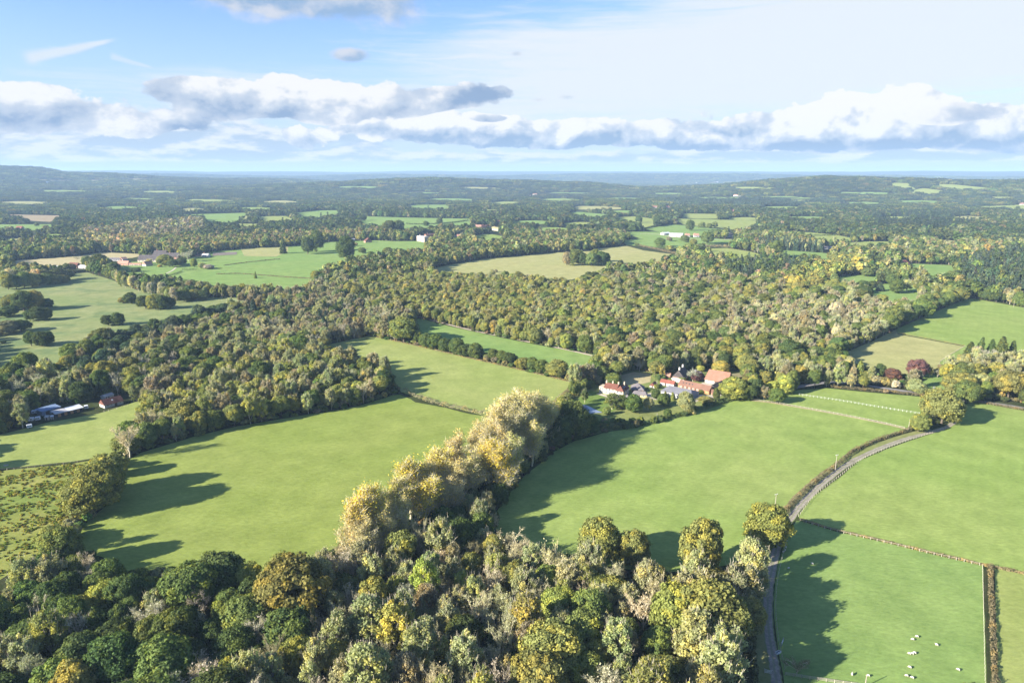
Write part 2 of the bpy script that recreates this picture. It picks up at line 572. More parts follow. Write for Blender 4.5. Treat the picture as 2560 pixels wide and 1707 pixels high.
def make_poplar(rng, Rr=4.6, Ht=25.0, leafy=.6, bl=6500):
    """tall fan of steep pale limbs, the leaves clinging to the upper boughs"""
    segs = []; tips = []
    pts, d = limb(segs, rng, (0, 0, -.3), np.array([rng.normal() * .04, rng.normal() * .04, 1.0]), Ht * .72, .36, 5, .035, .15, .35)
    for k in range(26):
        t = rng.uniform(.12, .98)
        i = min(int(t * 5), 4)
        st = pts[i] + (pts[i + 1] - pts[i]) * (t * 5 - i)
        a = rng.uniform(0, 2 * math.pi)
        ou = rng.uniform(.28, .62)
        dr = unit(np.array([math.cos(a) * ou, math.sin(a) * ou, 1.0]))
        L = Ht * rng.uniform(.24, .38) * (1.1 - .45 * t)
        p2, d2 = limb(segs, rng, st, dr, L, .11, 3, .09, .1, .35)
        for j in range(5):
            s2 = p2[0] + (p2[-1] - p2[0]) * rng.uniform(.25, 1)
            dd = unit(d2 + rng.normal(size=3) * .45)
            p3, d3 = limb(segs, rng, s2, dd, rng.uniform(1.6, 3.2), .05, 2, .15, .15, .4)
            for e in p3[1:]: tips.append((e, d3))
    T = np.array([t[0] for t in tips]); TD = np.array([t[1] for t in tips])
    sxy = Rr / np.quantile(np.hypot(T[:, 0], T[:, 1]), .95); sz = Ht * .97 / T[:, 2].max()
    tw = 4500
    k = rng.integers(0, len(T), tw)
    D = unit(TD[k] + rng.normal(size=(tw, 3)) * .45 + np.array([0, 0, .5]))
    sv, sf = sliver(T[k] + rng.normal(size=(tw, 3)) * .45 - D * .6, D, rng.uniform(.8, 2.6, tw), .07, rng)
    tv, tf = tubes(segs, 4)
    tf = np.concatenate([tf, sf + len(tv)]); tv = np.concatenate([tv, sv])
    w = np.clip((T[:, 2] / T[:, 2].max() - .12) * 1.3, .05, 1) ** 1.2 * rng.uniform(.12, 1, len(T)) ** 1.2
    n = int(bl * leafy)
    k = rng.choice(len(T), n, p=w / w.sum())
    P = T[k] + rng.normal(size=(n, 3)) * np.array([.75, .75, 1.0])
    out = unit(P - np.array([0, 0, Ht * .4]))
    V, F = quad_cloud(P, unit(rng.normal(size=(n, 3)) + .6 * out), .30, rng)
    bo = np.repeat(rng.uniform(0, 1, len(T))[k], 4); lf = np.repeat(rng.uniform(0, 1, n), 4)
    S = np.array([sxy, sxy, sz])
    return (V * S, F, bo, lf), (tv * S, tf)


def make_conifer(rng, Rr=3.4, Ht=15.0, tiers=16, per=13, nl=32, leaf=.55, blunt=.15):
    """drooping tiers round a straight stem"""
    P, N, bo = [], [], []
    for t in range(tiers):
        f = t / (tiers - 1)
        z = Ht * (.06 + .92 * f)
        rr = Rr * ((1 - f) ** .75 * (1 - blunt) + blunt * (1 - f ** 3)) * rng.uniform(.85, 1.1) + .15
        k = max(4, int(per * (1 - f * .6)))
        for j in range(k):
            a = 2 * math.pi * (j + rng.uniform(-.3, .3)) / k + t
            L = rr * rng.uniform(.75, 1.12); c = rng.uniform(0, 1)
            s = rng.uniform(.25, 1, nl) ** .7
            d = np.array([math.cos(a), math.sin(a), 0.0])
            p = d[None] * (L * s)[:, None] + np.array([0, 0, z]) - np.outer(s ** 2 * L * .32, [0, 0, 1])
            p = p + rng.normal(size=(nl, 3)) * np.array([.28, .28, .22]) * (Rr / 3.4)
            P.append(p); N.append(unit(d * .7 + np.array([0, 0, .6]) + .6 * rng.normal(size=(nl, 3)))); bo.append(np.full(nl, c))
    P = np.concatenate(P); N = np.concatenate(N); bo = np.repeat(np.concatenate(bo), 4)
    V, F = quad_cloud(P, N, leaf, rng)
    lf = np.repeat(rng.uniform(0, 1, len(F)), 4)
    segs = []
    limb(segs, rng, (0, 0, -.3), np.array([0, 0, 1.0]), Ht * .97, .24, 3, .01, .2, .15)
    return (V, F, bo, lf), tubes(segs)


def make_shrub(rng, Rr=2.4, Ht=3.0, nc=26, nl=70, leaf=.36):
    return make_oak(rng, Rr, Ht, .15, nc, nl, leaf, 5, .15)


MODEL = {}     # kind -> list of dict(crown, trunk, joined, R, H)


def add_model(kind, parts, bark, Rr, Ht, joined_only=False):
    (V, F, bo, lf), (tv, tf) = parts
    d = dict(R=Rr, H=Ht)
    if not joined_only:
        d['crown'] = mesh_np(kind + '_crown', V, F, [M_LEAF_O], {'bough': bo, 'leaf': lf})
        d['trunk'] = mesh_np(kind + '_trunk', tv, tf, [M_BARK[bark]], smooth=True)
    d['joined'] = mesh_np(kind + '_whole', np.concatenate([V, tv]), np.concatenate([F, tf + len(V)]), [M_LEAF_I, M_BARK[bark]],
                          {'bough': np.concatenate([bo, np.zeros(len(tv))]), 'leaf': np.concatenate([lf, np.zeros(len(tv))])},
                          np.concatenate([np.zeros(len(F), int), np.ones(len(tf), int)]))
    MODEL.setdefault(kind, []).append(d)


def rg(k):
    return np.random.default_rng(1000 + k)


for i in range(7):
    add_model('oak', make_oak(rg(i), 6.0, 14.0, 2.4 + .3 * (i % 3), 80 + 6 * i, 165, .44, 7, .1 * (i % 3)), 'dark', 6.0, 14.0)
for i in range(4):      # crowns that reach down to the grass, for trees in the open
    add_model('oak', make_oak(rg(170 + i), 6.0, 14.0, .35, 92 + 6 * i, 160, .44, 7, .1 * (i % 3)), 'dark', 6.0, 14.0)
for i in range(6):
    add_model('feathery', make_feathery(rg(20 + i), 4.2, 15.0, 2.6, 58 + 5 * i, 120, .33), 'pale', 4.2, 15.0)
for i in range(5):
    add_model('bare', make_bare(rg(40 + i), 3.8, 13.0, 1.15, 1500, .65 + .1 * (i % 3)), 'pale', 3.8, 13.0)
for i in range(5):
    add_model('poplar', make_poplar(rg(60 + i), 4.8, 25.0, [1.1, .9, .75, 1.0, .8][i]), 'tan', 4.8, 25.0)
for i in range(3):
    add_model('conifer', make_conifer(rg(80 + i), 3.4, 15.0, 15 + i, 12, 30, .55, .1 + .12 * i), 'dark', 3.4, 15.0)
for i in range(4):
    add_model('shrub', make_shrub(rg(90 + i)), 'dark', 2.4, 3.0)
for i in range(2):
    add_model('conifer', make_conifer(rg(95 + i), 3.4, 15.0, 18, 14, 32, .6, .62), 'dark', 3.4, 15.0)
# plainer copies for the distance
for i in range(5):
    add_model('oak_b', make_oak(rg(100 + i), 6.0, 14.0, 1.6, 30, 20, 1.45, 7, .1), 'dark', 6.0, 14.0, True)
for i in range(4):
    add_model('feathery_b', make_feathery(rg(110 + i), 4.2, 15.0, 2.0, 30, 20, 1.0, 60), 'pale', 4.2, 15.0, True)
for i in range(2):
    add_model('bare_b', make_bare(rg(120 + i), 3.8, 13.0, 1.6, 420, .7, 120, .7), 'pale', 3.8, 13.0, True)
for i in range(2):
    add_model('poplar_b', make_poplar(rg(125 + i), 4.8, 22.0, .9, 900), 'tan', 4.8, 22.0, True)
for i in range(3):
    add_model('conifer_b', make_conifer(rg(130 + i), 3.2, 16.0, 9, 8, 8, 1.3, .1), 'dark', 3.2, 16.0, True)
for i in range(4):
    add_model('oak_c', make_oak(rg(140 + i), 6.0, 13.0, .6, 13, 11, 2.6, 5), 'dark', 6.0, 13.0, True)
for i in range(2):
    add_model('conifer_c', make_conifer(rg(150 + i), 3.2, 16.0, 6, 5, 5, 2.0, .1), 'dark', 3.2, 16.0, True)
for i in range(4):      # groves for the far hills: a few crowns together
    rr = rg(160 + i); VV, FF, B, L_ = [], [], [], []; n0 = 0
    for k in range(12):
        (V, F, bo, lf), _ = make_oak(rr, 5.2 * rr.uniform(.7, 1.2), 12.5 * rr.uniform(.75, 1.15), .2, 9, 7, 3.2, 4)
        a = 2.4 * k; rad = 4.9 * math.sqrt(k)
        VV.append(V + np.array([rad * math.cos(a), rad * math.sin(a), 0])); FF.append(F + n0); n0 += len(V)
        B.append(bo); L_.append(np.clip(lf * .6 + rr.uniform(0, .4), 0, 1))
    add_model('grove', ((np.concatenate(VV), np.concatenate(FF), np.concatenate(B), np.concatenate(L_)), tubes([(np.array([0, 0, -1.0]), np.array([0, 0, 5.0]), .5, .4)])),
              'dark', 17.0, 13.0, True)

# ------------------------------------------------------------------ grass colours
GR = {
    'lush':  ((.186, .260, .064), (.228, .278, .082), (.140, .214, .050), .45, (R(35), .055, .035), .22),
    'olive': ((.178, .232, .050), (.214, .248, .066), (.136, .194, .042), .65, (R(62), .06, .04), .30),
    'green': ((.155, .245, .068), (.200, .265, .080), (.120, .205, .052), .45, None, .25),
    'pale':  ((.218, .268, .072), (.255, .276, .094), (.165, .225, .056), .45, None, .25),
    'dry':   ((.275, .282, .108), (.315, .295, .130), (.205, .235, .080), .50, None, .30),
    'tan':   ((.380, .325, .185), (.330, .295, .140), (.290, .255, .130), .45, None, .25),
    'rough': ((.170, .215, .078), (.245, .252, .112), (.105, .160, .066), .80, None, .20),
    'brown': ((.270, .215, .130), (.300, .240, .145), (.210, .175, .105), .35, None, .25),
    'lawn':  ((.130, .195, .045), (.160, .210, .055), (.110, .165, .040), .25, (R(-24), .28, .42), .25),
    'garden': ((.150, .190, .055), (.210, .215, .080), (.100, .145, .044), .60, None, .20),
    'bracken': ((.185, .225, .052), (.235, .215, .066), (.130, .180, .042), .80, None, .16),
    'verge': ((.170, .195, .062), (.235, .215, .105), (.120, .140, .046), .65, None, .20),
}


def gmat(k):
    return grass_mat('grass_' + k, *GR[k])


# ------------------------------------------------------------------ the ground, one sheet to the horizon
def ground():
    rad = np.concatenate([[0.0], np.linspace(60, 1600, 12), np.geomspace(1750, 20000, 90)])
    fine = np.radians(np.arange(-56, 56.01, .5)); rest = np.radians(np.linspace(56, 304, 50)[1:-1])
    ang = np.concatenate([fine, rest])
    na, nr = len(ang), len(rad)
    X = rad[:, None] * np.sin(ang)[None]; Y = rad[:, None] * np.cos(ang)[None]
    Z = height(X, Y)
    V = np.stack([X, Y, Z], -1).reshape(-1, 3)
    i, j = np.meshgrid(np.arange(nr - 1), np.arange(na), indexing='ij')
    j2 = (j + 1) % na
    F = np.stack([i * na + j, i * na + j2, (i + 1) * na + j2, (i + 1) * na + j], -1).reshape(-1, 4)
    m, q, out = new_mat('woodland_floor')
    p = q.new('ShaderNodeNewGeometry').outputs['Position']
    a = q.noise(q.mapv(p, (1, 1, 0)), .012, 6, .6)
    b = q.noise(q.mapv(p, (1, 1, 0)), .22, 6, .7)
    c = q.mix(q.ramp(b, .35, .7), (.030, .042, .016, 1), (.062, .060, .030, 1))
    c = q.mix(q.ramp(a, .45, .7), c, (.050, .066, .022, 1))
    d = q.new('ShaderNodeBsdfDiffuse'); q.put(d.inputs[0], c)
    bp = q.new('ShaderNodeBump'); bp.inputs['Strength'].default_value = .8; bp.inputs['Distance'].default_value = .6
    q.put(bp.inputs['Height'], b); q.put(d.inputs['Normal'], bp.outputs[0])
    q.put(out.inputs[0], d.outputs[0])
    o = obj_me('ground', mesh_np('ground', V, F, [m], smooth=True))
    tag(o, 'dark leafy ground under the woods reaching to the horizon', 'ground', kind='structure')


ground()

FIELDS = []      # pixel outlines that trees neither stand in nor hide
FEET = []        # pixel outlines that only tree feet keep out of


def chaikin(pts, n=1, closed=True):
    for _ in range(n):
        q = []
        m = len(pts)
        for i in range(m if closed else m - 1):
            a, b = pts[i], pts[(i + 1) % m]
            q += [(a[0] * .8 + b[0] * .2, a[1] * .8 + b[1] * .2), (a[0] * .2 + b[0] * .8, a[1] * .2 + b[1] * .8)]
        pts = q if closed else [pts[0]] + q + [pts[-1]]
    return pts


def sheet(name, px, mat, lift, label=None, cat=None, kind='structure', soft=0, jag=0.0):
    """a flat or draped sheet of ground from an outline"""
    pts = [G(*p) for p in px]
    if soft:
        pts2 = chaikin([(p.x, p.y) for p in pts], soft)
        pts = [Vector((x, y, 0)) for x, y in pts2]
    far = max(math.hypot(p.x, p.y) for p in pts) > 1650
    if jag:
        out = []
        for i, a in enumerate(pts):
            b = pts[(i + 1) % len(pts)]
            n = max(1, int((b - a).length / 6))
            for k in range(n):
                c = a.lerp(b, k / n)
                out.append(c + Vector((random.uniform(-jag, jag), random.uniform(-jag, jag), 0)))
        pts = out
    bm = bmesh.new()
    vs = [bm.verts.new((p.x, p.y, 0)) for p in pts]
    f = bm.faces.new(vs)
    if f.normal.z < 0: f.normal_flip()
    bmesh.ops.triangulate(bm, faces=bm.faces[:])
    if far:
        for _ in range(6):
            es = [e for e in bm.edges if e.calc_length() > 90]
            if not es: break
            bmesh.ops.subdivide_edges(bm, edges=es, cuts=1)
            bmesh.ops.triangulate(bm, faces=bm.faces[:])
    for v in bm.verts:
        v.co.z = float(height(v.co.x, v.co.y)) + lift * (1 + math.hypot(v.co.x, v.co.y) / 700.0)
    bm.normal_update()
    for f in bm.faces:
        if f.normal.z < 0: f.normal_flip()
    me = bpy.data.meshes.new(name)
    bm.to_mesh(me); bm.free()
    me.materials.append(mat)
    o = obj_me(name, me)
    tag(o, label, cat, kind=kind)
    return o


def field(px, k, label, name='grass_field', trees_out=True, lift=.03, jag=0.0):
    o = sheet(name, px, gmat(k), lift, label, 'field', jag=jag)
    if trees_out: FIELDS.append(px)
    return o


field([(700, 1047), (596, 1065), (491, 1089), (449, 1103), (351, 1131), (316, 1152), (305, 1166), (288, 1216), (270, 1260), (215, 1306), (180, 1355), (205, 1378), (252, 1390),
       (329, 1432), (400, 1420), (520, 1420), (660, 1430), (760, 1400), (860, 1360), (960, 1330), (1040, 1240), (1150, 1160), (1250, 1075), (1215, 1040), (1173, 1034),
       (1114, 1019), (1038, 1005), (1003, 986), (982, 987), (923, 1007), (850, 1024)], 'olive', 'big olive green pasture left of the yellow poplars', jag=.4)
field([(-160, 1182), (-160, 1108), (0, 1086), (120, 1056), (245, 1034), (316, 1012), (379, 991), (354, 1016), (358, 1044), (323, 1065), (298, 1089), (288, 1121), (281, 1138), (175, 1154), (0, 1172)],
      'pale', 'small pale paddock below the sheds at the left edge', jag=.3)
field([(-420, 1215), (0, 1177), (175, 1160), (281, 1143), (290, 1150), (262, 1175), (215, 1220), (185, 1280), (160, 1330), (110, 1370), (60, 1410), (0, 1450), (-420, 1560)],
      'bracken', 'rough brackeny field at the left edge', name='rough_field', jag=.4)
field([(816, 862), (921, 840), (972, 849), (1040, 864), (1142, 888), (1278, 919), (1431, 956), (1435, 968), (1411, 988), (1395, 1010), (1310, 1060), (1225, 1042), (1130, 1018), (1060, 998),
       (1003, 980), (985, 950), (965, 915), (918, 900), (890, 888), (833, 880)], 'pale', 'mid green pasture between the hedgerow trees and the yellow poplars', jag=.3)
field([(1030, 801), (1050, 794), (1091, 808), (1166, 825), (1278, 849), (1380, 869), (1482, 886), (1496, 900), (1448, 923), (1420, 938), (1350, 918), (1278, 900), (1210, 880), (1142, 864),
       (1091, 845), (1040, 832)], 'green', 'bright green strip of pasture behind the hedgerow trees', jag=.2)
field([(1829, 1001), (1783, 1019), (1720, 1038), (1647, 1054), (1606, 1066), (1516, 1080), (1437, 1102), (1378, 1132), (1349, 1160), (1313, 1186), (1290, 1215), (1266, 1238), (1243, 1279),
       (1228, 1310), (1250, 1340), (1355, 1365), (1452, 1400), (1540, 1420), (1620, 1425), (1720, 1430), (1808, 1415), (1880, 1400), (1895, 1368), (1946, 1295), (1975, 1258), (2026, 1207),
       (2083, 1166), (2126, 1126), (2195, 1097), (2265, 1074), (2198, 1057), (2065, 1031), (1926, 1007), (1873, 1001)], 'lush', 'wide light green pasture between the poplars and the lane', jag=.3)
field([(1879, 1000), (1926, 1003), (2065, 1028), (2198, 1053), (2268, 1071), (2281, 1058), (2311, 1038), (2330, 1010), (2327, 994), (2165, 980), (2065, 970), (1995, 975), (1930, 992)], 'lush',
      'paddock crossed by the white rail fence')
field([(2385, 1062), (2364, 1074), (2297, 1094), (2231, 1117), (2151, 1150), (2098, 1193), (2032, 1243), (1996, 1290), (2000, 1298), (2091, 1325), (2220, 1354), (2334, 1383), (2447, 1409),
       (2560, 1432), (3300, 1600), (3300, 1190), (2560, 1026), (2427, 1003), (2395, 1020)], 'lush', 'large smooth pasture right of the lane', jag=.2)
field([(1990, 1301), (1966, 1336), (1950, 1394), (1938, 1459), (1934, 1523), (1941, 1588), (1947, 1627), (1960, 1685), (1966, 1760), (2470, 1800), (2457, 1413), (2334, 1386), (2220, 1357), (2091, 1328), (2000, 1301)],
      'green', 'sheep pasture in the bottom right corner', jag=.2)
field([(2487, 1419), (2560, 1436), (3300, 1604), (3300, 1900), (2496, 1800)], 'pale', 'pale yellowish field right of the straight hedge')
# farm garden and lawns
sheet('garden_ground', [(1420, 965), (1470, 925), (1500, 905), (1560, 915), (1640, 925), (1690, 930), (1770, 925), (1870, 930), (1960, 950), (1990, 975), (1930, 992), (1873, 1000), (1829, 1001), (1783, 1019),
                        (1720, 1038), (1647, 1054), (1606, 1066), (1516, 1078), (1440, 1098), (1400, 1080), (1390, 1010), (1411, 988)], gmat('garden'), .02, 'rough grass round the farm garden and pond', 'garden')
sheet('lawn', [(1445, 996), (1478, 976), (1500, 983), (1552, 998), (1560, 1010), (1530, 1030), (1490, 1027), (1455, 1014)], gmat('lawn'), .045, 'mown striped lawn in front of the cream farmhouse', 'lawn')
sheet('rough_grass', [(1552, 938), (1585, 930), (1628, 935), (1626, 955), (1590, 963), (1555, 962)], gmat('tan'), .05, 'patch of tall tan grass behind the farmhouse', 'grass')
FIELDS.append([(1428, 1000), (1470, 970), (1492, 960), (1600, 960), (1640, 950), (1700, 930), (1770, 920), (1850, 925), (1870, 950), (1830, 960), (1820, 990), (1760, 1000), (1740, 1008), (1690, 1030), (1620, 1046),
               (1540, 1044), (1480, 1045), (1432, 1040), (1420, 1020)])
FIELDS.append([(1545, 935), (1590, 926), (1632, 931), (1632, 960), (1590, 966), (1548, 965)])
FIELDS.append([(1895, 948), (1950, 945), (1955, 962), (1900, 962)])
# rough meadow on the left, the manor's park and its neighbours
field([(-80, 940), (-80, 700), (60, 705), (175, 684), (215, 680), (283, 701), (342, 725), (405, 734), (432, 752), (506, 742), (625, 746), (617, 752), (547, 764), (456, 794), (403, 800), (351, 814), (263, 838),
       (217, 850), (168, 880), (165, 899), (151, 912), (70, 915), (0, 928)], 'rough', 'rough tussocky meadow with dark tree clumps on the left', jag=.5)
field([(521, 630), (600, 623), (718, 617), (801, 606), (885, 603), (947, 601), (980, 603), (1054, 603), (1069, 613), (1060, 625), (980, 633), (917, 642), (882, 651), (828, 666), (786, 690), (786, 705),
       (765, 716), (718, 725), (690, 726), (600, 724), (506, 710), (430, 696), (310, 694), (268, 668), (330, 655), (400, 652), (470, 648), (500, 637)], 'green', 'green parkland below the manor house')
field([(27, 652), (178, 642), (253, 631), (372, 636), (330, 645), (268, 648), (178, 665), (30, 668)], 'tan', 'pale stubble field beyond the old farm on the left')
field([(600, 618), (720, 614), (720, 628), (690, 642), (610, 640)], 'dry', 'dry patch of parkland by two dark firs', trees_out=False, lift=.06)
field([(1078, 671), (1206, 648), (1400, 631), (1471, 628), (1492, 622), (1564, 614), (1608, 626), (1698, 638), (1690, 646), (1610, 659), (1567, 661), (1528, 657), (1513, 670), (1489, 681), (1430, 699),
       (1400, 701), (1325, 690), (1236, 687), (1146, 682), (1087, 681)], 'dry', 'domed dry yellow field with an oak copse')
field([(1742, 626), (1766, 622), (1817, 620), (1876, 629), (1921, 641), (1846, 645), (1787, 637)], 'pale', 'small sunlit field right of the domed field')
field([(1894, 623), (1918, 623), (1960, 626), (2055, 632), (2076, 635), (2070, 648), (2025, 646), (1960, 640)], 'green', 'narrow green field beside the dark plantation')
field([(1952, 579), (1965, 576), (2089, 587), (2134, 596), (2122, 605), (2042, 602), (2015, 590)], 'pale', 'pale field beyond the plantation on the right')
field([(2119, 608), (2158, 604), (2226, 604), (2226, 614), (2158, 620), (2119, 614)], 'pale', 'short pale field behind the white sheds')
field([(1656, 546), (1903, 552), (1873, 573), (1846, 576), (1796, 570), (1710, 562), (1686, 549)], 'pale', 'broad pale field above the grey barn')
field([(1614, 573), (1677, 561), (1715, 564), (1787, 571), (1817, 576), (1800, 583), (1757, 590), (1698, 588), (1626, 576)], 'green', 'vivid green field behind the grey barn')
field([(1540, 543), (1590, 541), (1635, 547), (1638, 562), (1608, 570), (1579, 558), (1543, 549)], 'pale', 'pale hedged field with a lone dark tree')
field([(1418, 531), (1450, 530), (1531, 537), (1489, 546), (1430, 537)], 'green', 'slim green field before the far woods')
field([(1704, 534), (1796, 535), (1796, 547), (1742, 547), (1704, 544)], 'pale', 'small pale field among the far trees')
field([(1549, 579), (1662, 580), (1712, 592), (1829, 599), (1840, 606), (1754, 614), (1700, 622), (1659, 620), (1608, 616), (1567, 613), (1555, 602), (1600, 596)], 'green', 'green meadow with round trees before the grey barn')
field([(1620, 483), (1674, 482), (1736, 482), (1668, 488)], 'green', 'sliver of green field far off', trees_out=True)
field([(1721, 493), (1832, 492), (1855, 494), (1838, 498), (1757, 498)], 'green', 'green field on the edge of the dark far wood')
field([(1896, 489), (1979, 491), (2074, 497), (1985, 497), (1920, 495)], 'green', 'long thin green field beyond the dark far wood')
field([(2217, 457), (2274, 458), (2289, 473), (2253, 471), (2220, 461)], 'pale', 'pale field on the slope of the right ridge')
field([(2339, 460), (2378, 461), (2482, 471), (2396, 474), (2348, 467)], 'pale', 'longer pale field on the slope of the right ridge')
field([(2417, 516), (2515, 514), (2570, 510), (2640, 512), (2640, 530), (2570, 529), (2518, 523), (2423, 520)], 'pale', 'far pale field at the right edge')
field([(2306, 582), (2336, 583), (2336, 590), (2324, 593)], 'pale', 'tiny pale clearing in the right hand woods')
field([(2333, 602), (2354, 599), (2420, 605), (2366, 611)], 'dry', 'dry clearing in the right hand woods')
field([(2232, 666), (2274, 659), (2378, 663), (2393, 682), (2327, 697), (2310, 684), (2292, 672)], 'green', 'green field behind the red roofed house')
field([(2068, 699), (2107, 690), (2196, 686), (2199, 697), (2173, 707), (2143, 713), (2107, 710)], 'green', 'curved green clearing below the golden wood')
field([(2173, 726), (2211, 710), (2229, 704), (2289, 710), (2306, 726), (2283, 762), (2232, 756), (2158, 741)], 'green', 'small green orchard clearing with scattered trees', trees_out=True)
field([(2244, 833), (2412, 865), (2352, 903), (2347, 916), (2400, 895), (2420, 884), (2480, 888), (3200, 960), (3200, 900), (2560, 769), (2473, 753), (2420, 745), (2330, 783), (2241, 823)], 'lush',
      'sloping green pasture on the right beyond the row of oaks', jag=.2)
field([(2108, 883), (2181, 853), (2241, 823), (2244, 835), (2410, 866), (2350, 903), (2347, 921), (2264, 940), (2231, 930), (2195, 922), (2120, 905)], 'dry', 'dry straw coloured field below the row of oaks', lift=.035)
field([(2290, 960), (2310, 938), (2350, 935), (2390, 945), (2395, 975), (2340, 988), (2300, 980)], 'green', 'shady green garden behind the lane', lift=.03)
field([(15, 536), (158, 539), (125, 555), (74, 552), (24, 542)], 'brown', 'brown ploughed field far left')
field([(-60, 560), (0, 561), (134, 561), (140, 569), (75, 577), (0, 575), (-60, 572)], 'green', 'green field with a small house far left')
field([(411, 538), (613, 532), (619, 538), (580, 560), (518, 556), (506, 542)], 'green', 'bright field above the row of pale poplars')
field([(583, 559), (670, 560), (613, 571)], 'pale', 'small pale field corner above the woods')
field([(205, 496), (259, 496), (220, 502)], 'green', 'tiny green field far left')
field([(733, 532), (798, 526), (849, 526), (849, 537), (801, 546), (760, 546)], 'green', 'sunny field above the mansion woods')
field([(1010, 516), (1036, 512), (1117, 512), (1135, 519), (1111, 525), (1051, 523)], 'green', 'half moon field above the mansion')
field([(1137, 520), (1254, 525), (1236, 529)], 'pale', 'thin pale field strip above the mansion')
field([(879, 538), (914, 541), (1012, 544), (1176, 547), (1182, 562), (1164, 569), (1117, 564), (1087, 570), (1015, 575), (908, 562), (890, 546)], 'green', 'wide green fields behind the mansion')
field([(1182, 590), (1218, 584), (1271, 593), (1224, 606), (1188, 597)], 'lush', 'sunlit lawn right of the mansion')
field([(1310, 538), (1337, 537), (1367, 547)], 'green', 'small green wedge above the village')
field([(83, 450), (146, 448), (200, 451), (146, 454)], 'tan', 'pale strip of field on the left hill')
field([(217, 450), (268, 451), (220, 454)], 'tan', 'short pale strip below the left hill')
field([(312, 446), (399, 447), (330, 451)], 'tan', 'pale field strip at the foot of the left hill')
field([(1960, 500), (2010, 499), (2040, 503), (1985, 504)], 'pale', 'thin pale streak of field far right')
field([(2306, 470), (2360, 477), (2350, 486), (2260, 483)], 'pale', 'thin pale clearing below the right ridge')
field([(2480, 492), (2540, 492), (2530, 497), (2490, 497)], 'pale', 'pale sliver of field at the right')
field([(640, 541), (715, 540), (740, 552), (660, 556)], 'pale', 'narrow pale field left of the mansion')

# the many far strips of pasture between hedged woods
for k_, (x_, y_, w_, h_) in enumerate([(300, 520, 60, 5), (520, 502, 70, 4), (640, 522, 56, 4), (60, 508, 70, 5), (960, 494, 60, 4), (1130, 500, 70, 4), (1270, 508, 50, 4), (1400, 500, 60, 4), (1490, 520, 70, 5), (1560, 497, 50, 3), (1330, 556, 50, 5), (1450, 560, 44, 5), (1380, 574, 50, 6), (700, 505, 50, 4),
                                    (2150, 508, 60, 4), (2300, 505, 70, 4), (2240, 545, 44, 4), (1960, 520, 56, 4), (2420, 545, 50, 5), (2080, 472, 50, 2.5), (2160, 483, 80, 3), (1880, 470, 60, 2.5), (1500, 470, 60, 2.5), (1200, 470, 50, 2.5), (900, 468, 60, 2.5), (600, 472, 70, 2.5), (400, 480, 60, 3), (150, 478, 70, 3),
                                    (760, 485, 60, 3), (1050, 482, 60, 3), (1420, 484, 70, 3), (2450, 470, 60, 3), (340, 498, 50, 3.5), (480, 524, 40, 4), (2020, 545, 60, 4), (1560, 530, 30, 4), (1860, 547, 40, 4), (130, 590, 60, 5), (40, 600, 50, 5)]):
    if y_ < 500 and k_ % 3 == 1: continue
    a_ = [(x_ + w_ * math.cos(t_) * (1 + .2 * math.sin(3 * t_ + k_)), y_ + h_ * math.sin(t_) + .012 * w_ * math.cos(t_)) for t_ in np.linspace(0, 2 * math.pi, 10)[:-1]]
    field(a_, ['green', 'pale', 'lush', 'dry', 'green'][k_ % 5], 'distant thin pasture %s, %s' % (['left of the far hill fields', 'in the far middle woods', 'in the far right woods'][0 if x_ < 800 else (1 if x_ < 1700 else 2)],
          ['first', 'second', 'third', 'fourth', 'fifth', 'sixth', 'seventh', 'eighth', 'ninth', 'tenth', 'eleventh', 'twelfth', 'thirteenth', 'fourteenth', 'fifteenth', 'sixteenth', 'seventeenth', 'eighteenth', 'nineteenth', 'twentieth',
           'twenty first', 'twenty second', 'twenty third', 'twenty fourth', 'twenty fifth', 'twenty sixth', 'twenty seventh', 'twenty eighth', 'twenty ninth', 'thirtieth', 'thirty first', 'thirty second', 'thirty third', 'thirty fourth', 'thirty fifth', 'thirty sixth', 'thirty seventh', 'thirty eighth', 'thirty ninth'][k_]))

# ------------------------------------------------------------------ lanes, tracks, yard, pond
M_TRACK = plain('track_gravel', (.40, .345, .275), .95, .25, .8)
def lane_mat():
    m, q, out = new_mat('lane_surface')
    p = q.new('ShaderNodeNewGeometry').outputs['Position']
    u = q.m('ABSOLUTE', q.new('ShaderNodeAttribute', attribute_type='GEOMETRY', attribute_name='across').outputs['Fac'])
    n = q.noise(p, .9, 6, .7); b = q.noise(p, .16, 4, .6)
    c = q.mix(q.ramp(n, .3, .75), (.20, .175, .145, 1), (.37, .33, .27, 1))
    c = q.mix(q.m('MULTIPLY', q.ramp(b, .52, .68), .55), c, (.15, .13, .105, 1))
    mid = q.m('MULTIPLY', q.m('SUBTRACT', 1.0, q.ramp(u, .05, .34)), q.ramp(n, .3, .55))
    edge = q.m('MULTIPLY', q.ramp(q.m('ADD', u, q.m('MULTIPLY', q.m('SUBTRACT', n, .5), .7)), .70, .98), .9)
    c = q.mix(q.m('MULTIPLY', mid, .55), c, (.17, .20, .075, 1))
    c = q.mix(edge, c, (.17, .21, .065, 1))
    d = q.new('ShaderNodeBsdfDiffuse'); q.put(d.inputs[0], c); q.put(out.inputs[0], d.outputs[0])
    return m


M_LANE = lane_mat()
M_TARMAC = plain('tarmac', (.20, .19, .185), .9, .2, .8)
M_YARD = plain('yard_gravel', (.42, .37, .29), .95, .2, .6)


